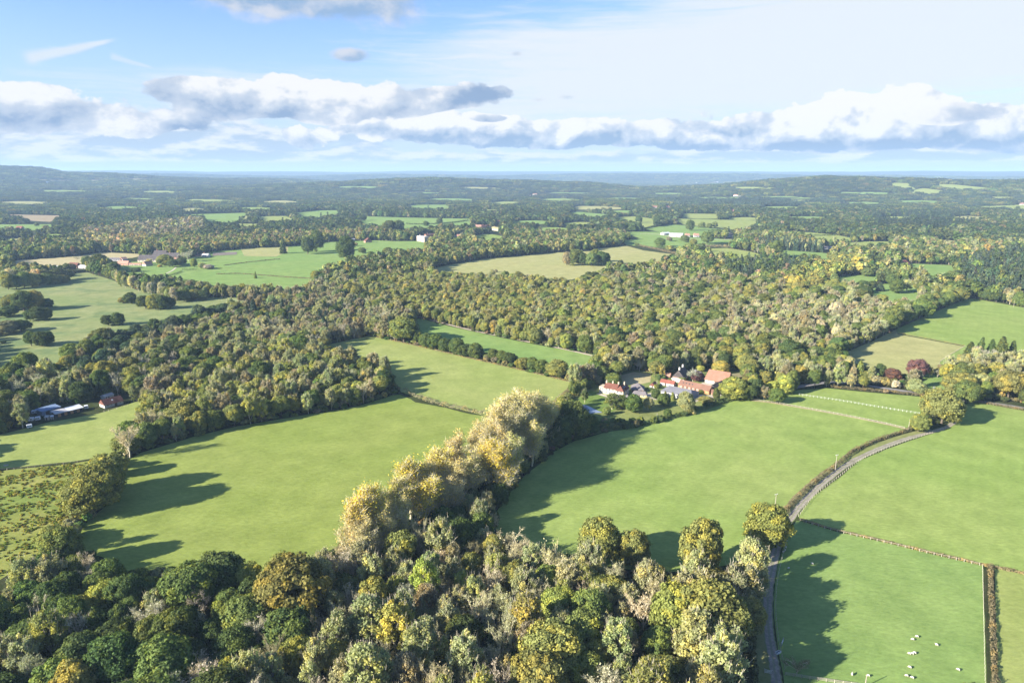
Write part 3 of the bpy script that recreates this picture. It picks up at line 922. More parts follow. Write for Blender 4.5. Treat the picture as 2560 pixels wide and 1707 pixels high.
def strip(name, px, width, mat, lift, label, cat, kind='structure', off=0.0):
    pts = [G(*p) for p in px]
    line = chaikin([(p.x, p.y) for p in pts], 3, False)
    P = np.array(line)
    T = unit(np.gradient(P, axis=0)); N = np.stack([-T[:, 1], T[:, 0]], 1)
    w = width / 2 * (1 + .08 * RNG.normal(size=len(P)))[:, None]
    A = P + N * (off + w); B = P + N * (off - w)
    n = len(P)
    V = np.concatenate([np.c_[A, np.full(n, lift)], np.c_[B, np.full(n, lift)]])
    F = np.array([(i + n, i + n + 1, i + 1, i) for i in range(n - 1)])
    me = mesh_np(name, V, F, [mat], {'across': np.r_[np.full(n, -1.0), np.full(n, 1.0)]})
    o = obj_me(name, me)
    if me.polygons[0].normal.z < 0: me.flip_normals()
    tag(o, label, cat, kind=kind)
    return o


LANE = [(2396, 1030), (2390, 1052), (2368, 1068), (2330, 1080), (2270, 1095), (2200, 1120), (2120, 1158), (2060, 1204), (2010, 1252), (1972, 1300), (1946, 1350), (1932, 1410), (1922, 1470), (1918, 1530),
        (1923, 1590), (1932, 1640), (1942, 1707), (1950, 1800)]
strip('lane', LANE, 3.3, M_LANE, .09, 'pale stony lane curving past the lone oak down to the bottom edge', 'lane')
strip('verge', [(2330, 1075), (2262, 1092), (2190, 1117), (2106, 1157), (2046, 1204), (1994, 1253), (1956, 1302), (1930, 1352), (1914, 1412), (1904, 1472), (1899, 1530), (1902, 1590), (1908, 1650), (1915, 1760)],
      6.5, gmat('verge'), .06, 'grassy verge along the left of the lane', 'verge')
strip('road', [(1960, 975), (2020, 962), (2080, 954), (2150, 961), (2250, 976), (2330, 988), (2392, 1000), (2420, 1000), (2500, 1010), (2640, 1034)], 4.5, M_TARMAC, .08, 'grey road between two low hedges', 'road')
strip('track', [(1494, 893), (1470, 886), (1380, 866), (1278, 846), (1180, 826), (1100, 806), (1050, 792), (1020, 785)], 3.0, M_TRACK, .07, 'narrow track along the edge of the big wood', 'track')
FIELDS.append([(1936, 1500), (2060, 1500), (2060, 1720), (1936, 1720)])
FIELDS.append([(66, 1085), (66, 1032), (100, 1020), (150, 1010), (215, 1008), (262, 988), (330, 988), (330, 1015), (245, 1036), (120, 1062)])
FEET.append([(1825, 1630), (1960, 1630), (1980, 1950), (1800, 1950)])
FEET.append([(2396, 1022), (2410, 1045), (2385, 1075), (2300, 1100), (2150, 1160), (2060, 1225), (1996, 1300), (1960, 1380), (1945, 1500), (1950, 1600), (1975, 1760), (1885, 1760), (1885, 1640), (1885, 1420), (1900, 1360),
               (1960, 1280), (2040, 1205), (2130, 1130), (2280, 1076)])
FEET.append([(2440, 1395), (2505, 1405), (2515, 1800), (2440, 1800)])
FIELDS.append([(1970, 968), (2080, 948), (2150, 954), (2330, 982), (2420, 990), (2640, 1024), (2640, 1045), (2420, 1008), (2330, 998), (2150, 972), (2080, 964), (1980, 980)])
strip('gravel_track', [(1712, 1010), (1735, 1000), (1760, 996), (1790, 990), (1815, 975), (1822, 962)], 5.0, M_YARD, .075, 'gravel drive behind the grey barn', 'drive')
sheet('yard', [(1757, 956), (1822, 966), (1806, 976), (1745, 964)], M_YARD, .07, 'pale courtyard in front of the orange roofed barn', 'yard')
sheet('yard', [(1612, 985), (1640, 980), (1660, 990), (1640, 1000), (1615, 994)], M_YARD, .07, 'small gravel yard by the timber outbuilding', 'yard')
sheet('yard', [(1718, 985), (1775, 988), (1790, 985), (1770, 996), (1735, 1004), (1712, 1000)], M_YARD, .065, 'gravel yard at the end of the grey barn', 'yard')
sheet('garden_path', [(1497, 983), (1490, 985), (1540, 1000), (1560, 1004), (1561, 1001), (1548, 996)], M_YARD, .08, 'pale path along the front of the farmhouse', 'path')

m_, q_, o_ = new_mat('pond_water')
b_ = q_.new('ShaderNodeBsdfPrincipled')
b_.inputs['Base Color'].default_value = (.19, .225, .28, 1); b_.inputs['Roughness'].default_value = .06; b_.inputs['IOR'].default_value = 1.33
b_.inputs['Specular IOR Level'].default_value = 1.0
bp_ = q_.new('ShaderNodeBump'); bp_.inputs['Strength'].default_value = .06; bp_.inputs['Distance'].default_value = .03
q_.put(bp_.inputs['Height'], q_.noise(q_.new('ShaderNodeTexCoord').outputs['Object'], 1.5, 3)); q_.put(b_.inputs['Normal'], bp_.outputs[0])
q_.put(o_.inputs[0], b_.outputs[0])
POND = [(1428, 1025), (1432, 1015), (1445, 1011), (1462, 1012), (1478, 1018), (1490, 1025), (1506, 1031), (1502, 1032), (1478, 1033), (1462, 1039), (1445, 1040), (1433, 1035)]
sheet('pond', POND, m_, .09, 'small still pond reflecting the sky beside the farm garden', 'pond', soft=2)
strip('pond_bank', POND + [POND[0]], 1.6, gmat('verge'), .07, 'sedgy bank round the pond', 'bank')
# open riding arena by the old farm
sheet('riding_arena', [(531, 640), (592, 637), (592, 630), (533, 632)], plain('arena_sand', (.16, .13, .10), .95, .15, .4), .12, 'brown riding arena right of the old farm', 'arena')
strip('field_path', [(440, 668), (432, 676), (415, 684), (400, 690)], 2.5, M_YARD, .09, 'curved pale garden path at the old farm', 'path')
strip('farm_track', [(1600, 584), (1650, 586), (1690, 594), (1740, 598), (1800, 600), (1830, 598)], 5.0, M_YARD, .12, 'pale farm track before the grey barn', 'track')

# ------------------------------------------------------------------ buildings
WALL = {
    'cream': plain('cream_render', (.44, .38, .265), .85, .08, .5), 'white': plain('white_render', (.44, .425, .395), .85, .08, .5),
    'brick': plain('pink_brick', (.38, .21, .15), .9, .22, 1.0), 'orange': plain('orange_brick', (.42, .20, .095), .9, .2, 1.0), 'timber': plain('brown_timber', (.34, .19, .09), .85, .25, 1.2),
    'grey': plain('grey_board', (.40, .39, .37), .85, .2, .8), 'stone': plain('pale_stone', (.50, .42, .34), .9, .12, .6), 'black': plain('black_board', (.045, .042, .040), .85, .3, 1.0),
    'straw': plain('straw_board', (.58, .42, .22), .85, .2, .8), 'blue': plain('bluish_sheet', (.16, .22, .30), .6, .2, .6),
}
ROOF = {
    'redbrown': tiles('redbrown_tiles', (.125, .048, .034), (.175, .075, .052)), 'orange': tiles('orange_tiles', (.245, .118, .078), (.30, .16, .11)), 'rust': tiles('rust_tiles', (.165, .088, .060), (.215, .12, .085)),
    'red': tiles('red_tiles', (.20, .065, .045), (.25, .095, .066)), 'grey': tiles('grey_sheet', (.135, .135, .150), (.18, .18, .195), .6), 'dark': tiles('dark_tiles', (.060, .052, .052), (.105, .090, .085)),
    'slate': tiles('slate_tiles', (.145, .130, .135), (.19, .17, .17)), 'pink': tiles('pinkish_tiles', (.33, .18, .125), (.38, .23, .165)), 'white': tiles('white_sheet', (.56, .58, .60), (.50, .52, .55), .8),
    'blue': tiles('blue_sheet', (.13, .20, .32), (.20, .27, .38), .7), 'palegrey': tiles('pale_grey_sheet', (.38, .375, .37), (.44, .43, .42), .7), 'moss': tiles('mossy_tiles', (.22, .20, .10), (.28, .25, .13)),
}
M_GLASS = plain('window_glass', (.035, .045, .055), .12, .15, 1.0, .9)
M_FRAME = plain('white_paint', (.66, .66, .64), .5, .05, 1.0)
M_DOOR = plain('dark_door', (.07, .05, .04), .6, .2, 1.0)


def wing(root, x0, x1, y0, y1, wh, rh, wall, roof, axis='x', hip=0.0, eave=.35, wallname='wall'):
    """walls and a pitched roof; axis is the way the ridge runs"""
    W_ = MB()
    th = .12
    gx, gy = (axis == 'x'), (axis == 'y')
    if axis == 'x':
        ym = (y0 + y1) / 2
        W_.poly([(x0, y0, -.3), (x1, y0, -.3), (x1, y0, wh), (x0, y0, wh)]); W_.poly([(x1, y1, -.3), (x0, y1, -.3), (x0, y1, wh), (x1, y1, wh)])
        top = [] if hip else [1]
        if top:
            W_.poly([(x1, y0, -.3), (x1, y1, -.3), (x1, y1, wh), (x1, ym, wh + rh), (x1, y0, wh)]); W_.poly([(x0, y1, -.3), (x0, y0, -.3), (x0, y0, wh), (x0, ym, wh + rh), (x0, y1, wh)])
        else:
            W_.poly([(x1, y0, -.3), (x1, y1, -.3), (x1, y1, wh), (x1, y0, wh)]); W_.poly([(x0, y1, -.3), (x0, y0, -.3), (x0, y0, wh), (x0, y1, wh)])
    else:
        xm = (x0 + x1) / 2
        W_.poly([(x1, y0, -.3), (x1, y1, -.3), (x1, y1, wh), (x1, y0, wh)]); W_.poly([(x0, y1, -.3), (x0, y0, -.3), (x0, y0, wh), (x0, y1, wh)])
        if not hip:
            W_.poly([(x0, y0, -.3), (x1, y0, -.3), (x1, y0, wh), (xm, y0, wh + rh), (x0, y0, wh)]); W_.poly([(x1, y1, -.3), (x0, y1, -.3), (x0, y1, wh), (xm, y1, wh + rh), (x1, y1, wh)])
        else:
            W_.poly([(x0, y0, -.3), (x1, y0, -.3), (x1, y0, wh), (x0, y0, wh)]); W_.poly([(x1, y1, -.3), (x0, y1, -.3), (x0, y1, wh), (x1, y1, wh)])
    W_.build(wallname, wall, root)
    Rf = MB()
    e = eave; g = .25 if not hip else e
    a0, a1, b0, b1 = (x0 - g, x1 + g, y0 - e, y1 + e) if axis == 'x' else (y0 - g, y1 + g, x0 - e, x1 + e)
    bm_ = (b0 + b1) / 2; half = (b1 - b0) / 2
    drop = rh * e / max(half - e, .1)
    ze, zr = wh - drop + .06, wh + rh + .06
    h0 = hip * half

    def pt(a, b, z):
        return (a, b, z) if axis == 'x' else (b, a, z)
    up = [pt(a0, b0, ze), pt(a1, b0, ze), pt(a1, b1, ze), pt(a0, b1, ze)]
    r0, r1 = pt(a0 + h0, bm_, zr), pt(a1 - h0, bm_, zr)
    Rf.poly([up[0], up[1], r1, r0]); Rf.poly([up[2], up[3], r0, r1])
    Rf.poly([up[1], up[2], r1]); Rf.poly([up[3], up[0], r0])
    if axis == 'y': Rf.f = [tuple(reversed(f)) for f in Rf.f]
    # the under-side, a hand lower
    k = len(Rf.v)
    lo = [pt(a0, b0, ze - th), pt(a1, b0, ze - th), pt(a1, b1, ze - th), pt(a0, b1, ze - th)]
    for i in range(4):
        j = (i + 1) % 4
        Rf.poly([lo[i], lo[j], up[j], up[i]])
    me = Rf.mesh('roof', roof)
    return obj_me('roof', me, root)


_win = {}


def windows(root, spots, w=1.0, h=1.3, face='front', y=0.0):
    """spots: (along, sill height); face front looks to -y, right to +x, left to -x"""
    key = (w, h)
    if key not in _win:
        f = MB()
        t = .09
        f.box(-w / 2 - t, w / 2 + t, -.07, .03, -t, 0); f.box(-w / 2 - t, w / 2 + t, -.07, .03, h, h + t)
        f.box(-w / 2 - t, -w / 2, -.06, .03, 0, h); f.box(w / 2, w / 2 + t, -.06, .03, 0, h); f.box(-.03, .03, -.055, .02, 0, h); f.box(-w / 2, -.03, -.055, .02, h * .5 - .02, h * .5 + .02); f.box(.03, w / 2, -.055, .02, h * .5 - .02, h * .5 + .02)
        p = MB(); p.box(-w / 2, w / 2, -.035, .015, 0, h)
        _win[key] = (f.mesh('window', M_FRAME), p.mesh('pane', M_GLASS))
    fm, pm = _win[key]
    rz = {'front': 0, 'right': math.pi / 2, 'left': -math.pi / 2, 'back': math.pi}[face]
    for a, z in spots:
        o = obj_me('window', fm, root)
        o.location = (a, y, z) if face in ('front', 'back') else (y, a, z)
        o.rotation_euler = (0, 0, rz)
        obj_me('pane', pm, o)


def door(root, a, y, w=1.0, h=2.05, mat=None, face='front', name='door'):
    d = MB(); d.box(-w / 2, w / 2, -.06, .02, -.02, h)
    o = d.build(name, mat or M_DOOR, root)
    o.location = (a, y, 0) if face in ('front', 'back') else (y, a, 0)
    o.rotation_euler = (0, 0, {'front': 0, 'right': math.pi / 2, 'left': -math.pi / 2, 'back': math.pi}[face])
    k = MB(); k.box(w * .34, w * .40, -.12, -.06, h * .46, h * .52); k.build('handle', M_FRAME, o)
    return o


def chimney(roof, x, y, z0, z1, mat, s=.45):
    c = MB(); c.box(x - s, x + s, y - s, y + s, z0, z1); c.box(x - s - .08, x + s + .08, y - s - .08, y + s + .08, z1, z1 + .16)
    c.bar((x - s * .4, y, z1 + .16), (x - s * .4, y, z1 + .6), .13, 8); c.bar((x + s * .4, y, z1 + .16), (x + s * .4, y, z1 + .6), .13, 8)
    return c.build('chimney', mat, roof)


def site(name, A, B, label, cat, group=None):
    """an Empty at the left foot of the front wall, turned along the front"""
    a, b = G(*A), G(*B)
    rz = math.atan2(b.y - a.y, b.x - a.x)
    o = empty(name, a, rz)
    tag(o, label, cat, group)
    return o, (b - a).length


FG_ = 'farm buildings round the courtyard'
# cream farmhouse
r, L = site('farmhouse', (1497, 982), (1559, 993), 'long cream farmhouse with brown red roof and four pale chimneys', 'house', FG_)
wing(r, 3.6, L - 5.2, 0, 6.6, 4.5, 2.5, WALL['cream'], ROOF['redbrown'], 'x')
rf = r.children[-1]
for cx_, cyy in ((4.0, 3.3), (8.2, 3.9), (12.2, 3.9)):
    chimney(rf, cx_, cyy, 6.0, 8.2, WALL['cream'], .42)
w2 = MB(); w2.box(.0, 3.6, .3, 6.2, -.3, 4.3); w2.box(-.12, 3.6, .18, 6.32, 4.3, 4.5); w2.build('wall', WALL['cream'], r)
wing(r, L - 5.2, L, -.9, 9.0, 4.4, 2.9, WALL['cream'], ROOF['redbrown'], 'y', .55)
rf2 = r.children[-1]
chimney(rf2, L - 2.0, 5.5, 6.3, 8.4, WALL['cream'], .38)
for yy in (2.2, 3.4, 4.6):
    s = MB(); s.box(-.35, .35, -.5, .5, 0, .08)
    o = s.build('skylight', M_GLASS, rf2); a_ = math.atan2(2.9, 2.6)
    o.location = (L - 1.2, yy, 4.4 + 2.9 * (1.2 / 2.6) + .1); o.rotation_euler = (0, a_, 0)
windows(r, [(5.2, 2.75), (7.6, 2.75), (10.0, 2.75), (12.4, 2.75), (5.2, .7), (7.6, .7), (12.4, .7)], 1.0, 1.3, 'front', 0)
windows(r, [(1.1, .8), (2.5, .8), (1.1, 2.7), (2.5, 2.7)], .9, 1.2, 'front', .3)
windows(r, [(L - 3.9, 2.7), (L - 1.5, 2.7), (L - 3.9, .6), (L - 1.5, .6)], 1.2, 1.3, 'front', -.9)
windows(r, [(1.0, 2.7), (4.4, 2.7), (1.0, .7), (6.5, .7)], 1.0, 1.2, 'right', L)
door(r, 10.0, 0)
p = MB(); p.bar((9.1, -1.2, 0), (9.1, -1.2, 2.3), .07); p.bar((10.9, -1.2, 0), (10.9, -1.2, 2.3), .07); p.box(8.8, 11.2, -1.5, 0, 2.3, 2.45); p.build('porch', M_FRAME, r)
# slate porch block at the house's near corner
r, L = site('garden_room', (1555, 1003), (1575, 1006), 'low garden room with hipped slate roof at the farmhouse corner', 'garden room', FG_)
wing(r, 0, L, 0, 4.6, 2.1, 1.9, WALL['cream'], ROOF['slate'], 'x', 1.0); windows(r, [(L * .3, .7), (L * .7, .7)], 1.1, 1.1); door(r, L * .5, 0, .9, 1.9)
# timber garage
r, L = site('timber_garage', (1578, 980), (1608, 982), 'open timber garage with wide dark hipped roof beside the farmhouse', 'garage', FG_)
wing(r, 0, L, .6, 8.2, 2.3, 2.9, WALL['timber'], ROOF['slate'], 'x', .95, .7)
for k in range(3):
    p = MB(); p.box(-.9, .9, -.05, .05, 0, 2.1); o = p.build('garage_door', M_DOOR, r); o.location = (L * (.2 + .3 * k), .54, 0)
for k in range(4):
    p = MB(); p.bar((0, 0, 0), (0, 0, 2.1), .1); o = p.build('post', WALL['straw'], r); o.location = (L * (.05 + .3 * k), .2, 0)
r, L = site('outbuilding', (1581, 992), (1616, 995), 'low timber outbuilding with brown grey roof in front of the garage', 'outbuilding', FG_)
wing(r, 0, L, 0, 5.0, 2.0, 1.7, WALL['straw'], ROOF['slate'], 'x', .5); windows(r, [(2.0, .8), (4.5, .8), (L - 2, .8)], .8, .8); door(r, L - .02, 2.4, .9, 1.8, None, 'right')
# long grey barn
r, L = site('long_barn', (1652, 988), (1727, 1003), 'long low barn with grey sheet roof and white wall', 'barn', FG_)
wing(r, 0, L, 0, 13.0, 3.2, 2.4, WALL['white'], ROOF['grey'], 'x', .45, .5)
for k in range(4):
    p = MB(); p.box(-1.5, 1.5, -.07, .04, 0, 2.8); o = p.build('barn_door', WALL['blue'], r); o.location = (L + .03, 2.5 + 2.7 * k, 0); o.rotation_euler = (0, 0, math.pi / 2); o.scale = (.8, 1, 1)
windows(r, [(3, 1.2), (7, 1.2), (11, 1.2), (15, 1.2)], 1.2, .9)
# orange stable range
r, L = site('stable_range', (1695, 969), (1772, 986), 'long orange brick stable range with rust brown tiles', 'stable', FG_)
wing(r, 0, L, 0, 6.6, 2.5, 2.6, WALL['orange'], ROOF['rust'], 'x')
rf = r.children[-1]
windows(r, [(2.2 + 3.0 * k, 1.0) for k in range(6)], .9, .9)
for k in range(5): door(r, 3.7 + 3.0 * k, 0, 1.1, 2.1)
for k in range(4):
    s = MB(); s.box(-.35, .35, -.45, .45, 0, .07); o = s.build('skylight', M_GLASS, rf); a_ = math.atan2(2.6, 3.3); o.location = (3 + 2.2 * k, 1.6, 2.5 + 2.6 * 1.6 / 3.3 + .08); o.rotation_euler = (a_, 0, 0)
# big orange roofed barn
r, L = site('great_barn', (1762, 956), (1820, 966), 'great barn under a steep orange tiled roof by the courtyard', 'barn', FG_)
wing(r, 0, L, 0, 11.5, 2.8, 5.6, WALL['grey'], ROOF['orange'], 'x', .18, .5)
p = MB(); p.box(-1.7, 1.7, -.07, .05, 0, 2.7); o = p.build('barn_door', M_DOOR, r); o.location = (L * .52, -.01, 0)
windows(r, [(2.5, 1.2), (5, 1.2)], 1.0, .8)
r, L = site('cart_shed', (1833, 952), (1856, 949), 'mossy roofed cart shed behind the great barn', 'shed', FG_)
wing(r, 0, L, 0, 6.0, 2.4, 1.8, WALL['black'], ROOF['moss'], 'x'); door(r, L * .4, 0, 1.6, 2.1)
r, L = site('dark_barn', (1789, 980), (1813, 969), 'small dark roofed barn across the end of the stable range', 'barn', FG_)
wing(r, 0, L, 0, 5.6, 2.2, 2.4, WALL['black'], ROOF['dark'], 'x'); door(r, L * .5, 0, 1.6, 2.0); windows(r, [(L * .2, .9)], .7, .7)
r, L = site('brick_lean_to', (1778, 987), (1787, 988), 'little red brick outhouse at the stable end', 'outhouse', FG_)
wing(r, 0, L, 0, 3.4, 2.2, 1.2, WALL['brick'], ROOF['rust'], 'x'); door(r, L * .5, 0, .9, 1.9)
# brick house and its wing
r, L = site('brick_house', (1681, 952), (1709, 956), 'brick house with steep gable, dark roof and white chimneys', 'house', FG_)
wing(r, 0, L, 0, 12.5, 3.6, 4.6, WALL['brick'], ROOF['dark'], 'y'); rf = r.children[-1]
chimney(rf, L * .5, 2.0, 6.5, 9.6, WALL['white'], .5); chimney(rf, L * .5, 10.5, 6.5, 9.6, WALL['white'], .5)
windows(r, [(L * .25, 1.0), (L * .75, 1.0), (L * .35, 3.6), (L * .65, 3.6)], 1.0, 1.3); windows(r, [(2.5, 1.0), (6.5, 1.0), (10, 1.0)], 1.0, 1.3, 'right', L); door(r, L * .5, 0)
p = MB(); p.box(-.4, L + .4, -1.6, -.05, 2.25, 2.4); p.box(-.3, L + .3, -1.5, -1.3, -.2, 2.25); p.build('veranda', M_FRAME, r)
r, L = site('house_wing', (1744, 953), (1762, 950), 'dark roofed cottage between the brick house and the great barn', 'cottage', FG_)
wing(r, 0, L, 0, 7.5, 2.8, 3.6, WALL['brick'], ROOF['dark'], 'y'); chimney(r.children[-1], .9, 3.5, 3.6, 7.0, WALL['white'], .4); windows(r, [(L * .3, .9), (L * .7, .9)], 1.0, 1.1); door(r, L * .5, 0)
r, L = site('garden_shed', (1659, 945), (1674, 947), 'little shed with pinkish tiled roof left of the brick house', 'shed', FG_)
wing(r, 0, L, 0, 4.2, 1.9, 1.8, WALL['brick'], ROOF['pink'], 'x'); door(r, L * .5, 0, .9, 1.8); windows(r, [(L * .2, .8)], .7, .7)
r, L = site('white_stable', (1650, 962), (1684, 968), 'low white stable with red roof behind the grey barn', 'stable', FG_)
wing(r, 0, L, 0, 4.4, 2.3, 1.6, WALL['white'], ROOF['red'], 'x'); door(r, L * .4, 0, .9, 1.9); windows(r, [(2, .9), (L - 2, .9), (L * .65, .9)], .8, .8)
r, L = site('white_gabled_shed', (1624, 969), (1637, 971), 'white gabled shed with dark red roof by the tan grass', 'shed', FG_)
wing(r, 0, L, 0, 5.2, 2.0, 1.6, WALL['white'], ROOF['redbrown'], 'y'); door(r, L * .5, 0, .9, 1.8); windows(r, [(1.6, .8), (3.6, .8)], .8, .8, 'right', L)
r, L = site('grey_shed', (1905, 957), (1945, 960), 'long dark grey shed among the trees right of the farm', 'shed', FG_)
wing(r, 0, L, 0, 5.5, 2.3, 1.8, WALL['stone'], ROOF['slate'], 'x'); door(r, L * .3, 0, 2.0, 2.0); windows(r, [(L * .6, .9), (L * .8, .9)], .9, .8)

# sheds at the left edge
r, L = site('red_roofed_barn', (262, 1021), (309, 1009), 'red roofed barn with white gable at the foot of the left wood', 'barn')
wing(r, 0, L, 0, 6.8, 2.3, 2.7, WALL['grey'], ROOF['redbrown'], 'x', 0, .4)
p = MB(); p.poly([(-.04, 0, 0), (-.04, 0, 2.3), (-.04, 3.4, 4.9), (-.04, 6.8, 2.3), (-.04, 6.8, 0)]); p.build('gable_wall', WALL['white'], r)
door(r, L * .6, 0, 1.6, 2.0); windows(r, [(2, .9), (4.2, .9), (L - 2, .9)], .9, .8); p = MB(); p.box(-.4, .4, -.5, .5, 0, .08); o = p.build('skylight', M_FRAME, r.children[1]); o.location = (L * .5, 1.7, 2.3 + 2.7 * .5 + .14); o.rotation_euler = (math.atan2(2.7, 3.4), 0, 0)
r, L = site('glass_lean_to', (262, 999), (285, 992), 'small white glasshouse behind the red roofed barn', 'glasshouse')
wing(r, 0, L, 0, 4.0, 1.9, 1.0, WALL['white'], ROOF['palegrey'], 'x')
windows(r, [(1.2, .4), (2.8, .4)], 1.0, 1.1)
r, L = site('silver_roofed_shed', (140, 1044), (208, 1027), 'long shed with silver white roof at the left edge', 'shed')
W_ = MB(); W_.box(0, L, 0, 5.5, -.2, 2.2); W_.build('wall', WALL['black'], r)
rf = MB(); rf.hexa([(7.0, -.6, 2.25), (L + .4, -.6, 2.25), (L + .4, 5.8, 3.0), (7.0, 5.8, 3.0), (7.0, -.6, 2.4), (L + .4, -.6, 2.4), (L + .4, 5.8, 3.15), (7.0, 5.8, 3.15)]); rf.build('roof', ROOF['white'], r)
rf = MB(); rf.hexa([(-.4, -.6, 2.2), (6.95, -.6, 2.2), (6.95, 5.8, 2.95), (-.4, 5.8, 2.95), (-.4, -.6, 2.35), (6.95, -.6, 2.35), (6.95, 5.8, 3.1), (-.4, 5.8, 3.1)]); rf.build('roof', ROOF['palegrey'], r)
for k in range(4): door(r, 2 + k * L / 4.4, 0, 1.6, 2.0, WALL['timber'])
r, L = site('blue_roofed_shed', (106, 1040), (152, 1027), 'shed with bluish sheet roof behind the silver roofed shed', 'shed')
W_ = MB(); W_.box(0, L, 0, 6, -.2, 2.6); W_.build('wall', WALL['blue'], r)
rf = MB(); rf.hexa([(-.4, -.5, 2.65), (L + .4, -.5, 2.65), (L + .4, 6.4, 3.4), (-.4, 6.4, 3.4), (-.4, -.5, 2.8), (L + .4, -.5, 2.8), (L + .4, 6.4, 3.55), (-.4, 6.4, 3.55)]); rf.build('roof', ROOF['blue'], r)
door(r, L * .3, 0, 2.2, 2.2); windows(r, [(L * .6, 1), (L * .8, 1)], 1.0, .9)
r, L = site('hut', (112, 1050), (121, 1050), 'small grey hut before the bluish shed', 'hut')
wing(r, 0, L, 0, 2.6, 1.9, .7, WALL['stone'], ROOF['palegrey'], 'x'); door(r, L * .5, 0, .8, 1.7)
r, L = site('hut', (128, 1049), (134, 1048), 'tiny white hut beside the grey hut', 'hut')
wing(r, 0, L, 0, 1.6, 2.0, .5, WALL['white'], ROOF['white'], 'x'); door(r, L * .5, 0, .7, 1.7)


def caravan(A, rz, label, col, name='caravan', s=1.0):
    a = G(*A)
    o = empty(name, a, rz); tag(o, label, 'caravan' if name == 'caravan' else 'trailer', 'vehicles kept by the left sheds')
    b = MB(); b.box(-2.2 * s, 2.2 * s, -1.0, 1.0, .55, 2.35); b.build('body', col, o, .18)
    windows(o, [(-1.1 * s, 1.3), (.6 * s, 1.3)], .8, .6, 'front', -1.0)
    for sx in (-1, 1):
        w = MB(); w.bar((0, sx * .80, .35), (0, sx * 1.02, .35), .35, 14); w.build('wheel', M_DOOR, o)
    d = MB(); d.bar((2.2 * s, .5, .5), (3.4 * s, 0, .5), .06); d.bar((2.2 * s, -.5, .5), (3.4 * s, 0, .5), .06); d.build('drawbar', M_DOOR, o)


M_VAN = plain('white_shell', (.78, .79, .80), .35, .05, .6, .5); M_VANB = plain('pale_blue_shell', (.50, .58, .66), .35, .05, .6, .5)
caravan((90, 1034), .35, 'pale bluish caravan left of the bluish roofed shed', M_VANB)
caravan((78, 1053), .2, 'small pale caravan nearest the wood by the left sheds', M_VAN, 'caravan', .7)
caravan((95, 1051), .5, 'white trailer between the small caravan and the grey hut', M_VAN, 'trailer', .6)
caravan((74, 1070), .7, 'lowest white trailer in the shadow of the left trees', M_VAN, 'trailer', .6)
caravan((216, 1022), .6, 'small white trailer between the silver shed and the red roofed barn', M_VAN, 'trailer', .5)


def car(A, rz, label, col):
    o = empty('parked_car', G(*A), rz); tag(o, label, 'car', 'cars parked at the farm')
    b = MB(); pr = [(-2.1, .35), (2.1, .35), (2.1, .8), (1.2, .9), (.6, 1.42), (-1.3, 1.42), (-1.9, .92), (-2.1, .85)]
    k = len(pr)
    b.v = [(x, -.85, z) for x, z in pr] + [(x, .85, z) for x, z in pr]
    b.f = [tuple(range(k)), tuple(reversed(range(k, 2 * k)))] + [(i, k + i, k + (i + 1) % k, (i + 1) % k) for i in range(k)]
    b.build('body', col, o)
    g = MB(); g.poly([(.72, -.75, 1.36), (1.22, -.75, .94), (1.22, .75, .94), (.72, .75, 1.36)]); g.box(-1.2, .55, -.87, -.86, .95, 1.35); g.box(-1.2, .55, .86, .87, .95, 1.35); g.build('windscreen', M_GLASS, o)
    for x in (-1.3, 1.3):
        for y in (-.8, .8):
            w = MB(); w.bar((x, y - .1, .32), (x, y + .1, .32), .32, 14); w.build('wheel', M_DOOR, o)


car((1857, 946), .3, 'silver car parked behind the great barn', plain('silver_paint', (.62, .64, .66), .3, .04, 1, .6, .4))
car((1722, 979), -.25, 'dark red car parked before the stable range', plain('dark_red_paint', (.16, .03, .03), .3, .04, 1, .6))
car((1714, 977), -.25, 'black car left of the dark red car before the stables', plain('black_paint', (.03, .03, .035), .3, .04, 1, .6))

# old farm on the left and the white tunnels
OG = 'roofs of the old farm on the left'


def simple_house(name, A, B, depth, wh, rh, wall, roof, label, cat, group, axis='x', hip=0.0, wins=3, chim=1, s=1.0):
    r, L = site(name, A, B, label, cat, group)
    wing(r, 0, L, 0, depth, wh, rh, WALL[wall], ROOF[roof], axis, hip, .5)
    rf = r.children[-1]
    windows(r, [(L * (k + .5) / wins, wh * .32) for k in range(wins)], min(1.4 * s, L / wins * .5), wh * .42)
    door(r, L * .5 + L / wins * .5 * .9 if wins > 1 else L * .3, 0, 1.1, min(2.1, wh * .85))
    pa = r.location
    top_ = proj((pa.x, pa.y, pa.z + wh + rh * .55))[1]
    FIELDS.append([(A[0] - 2, A[1] + 2), (A[0] - 2, top_), (B[0] + 3, top_), (B[0] + 3, B[1] + 2)])
    if chim: chimney(rf, L * .25 if axis == 'x' else L * .5, depth * .5 if axis == 'x' else depth * .3, wh + rh * .6, wh + rh + 1.6, WALL['brick'], .5)
    return r


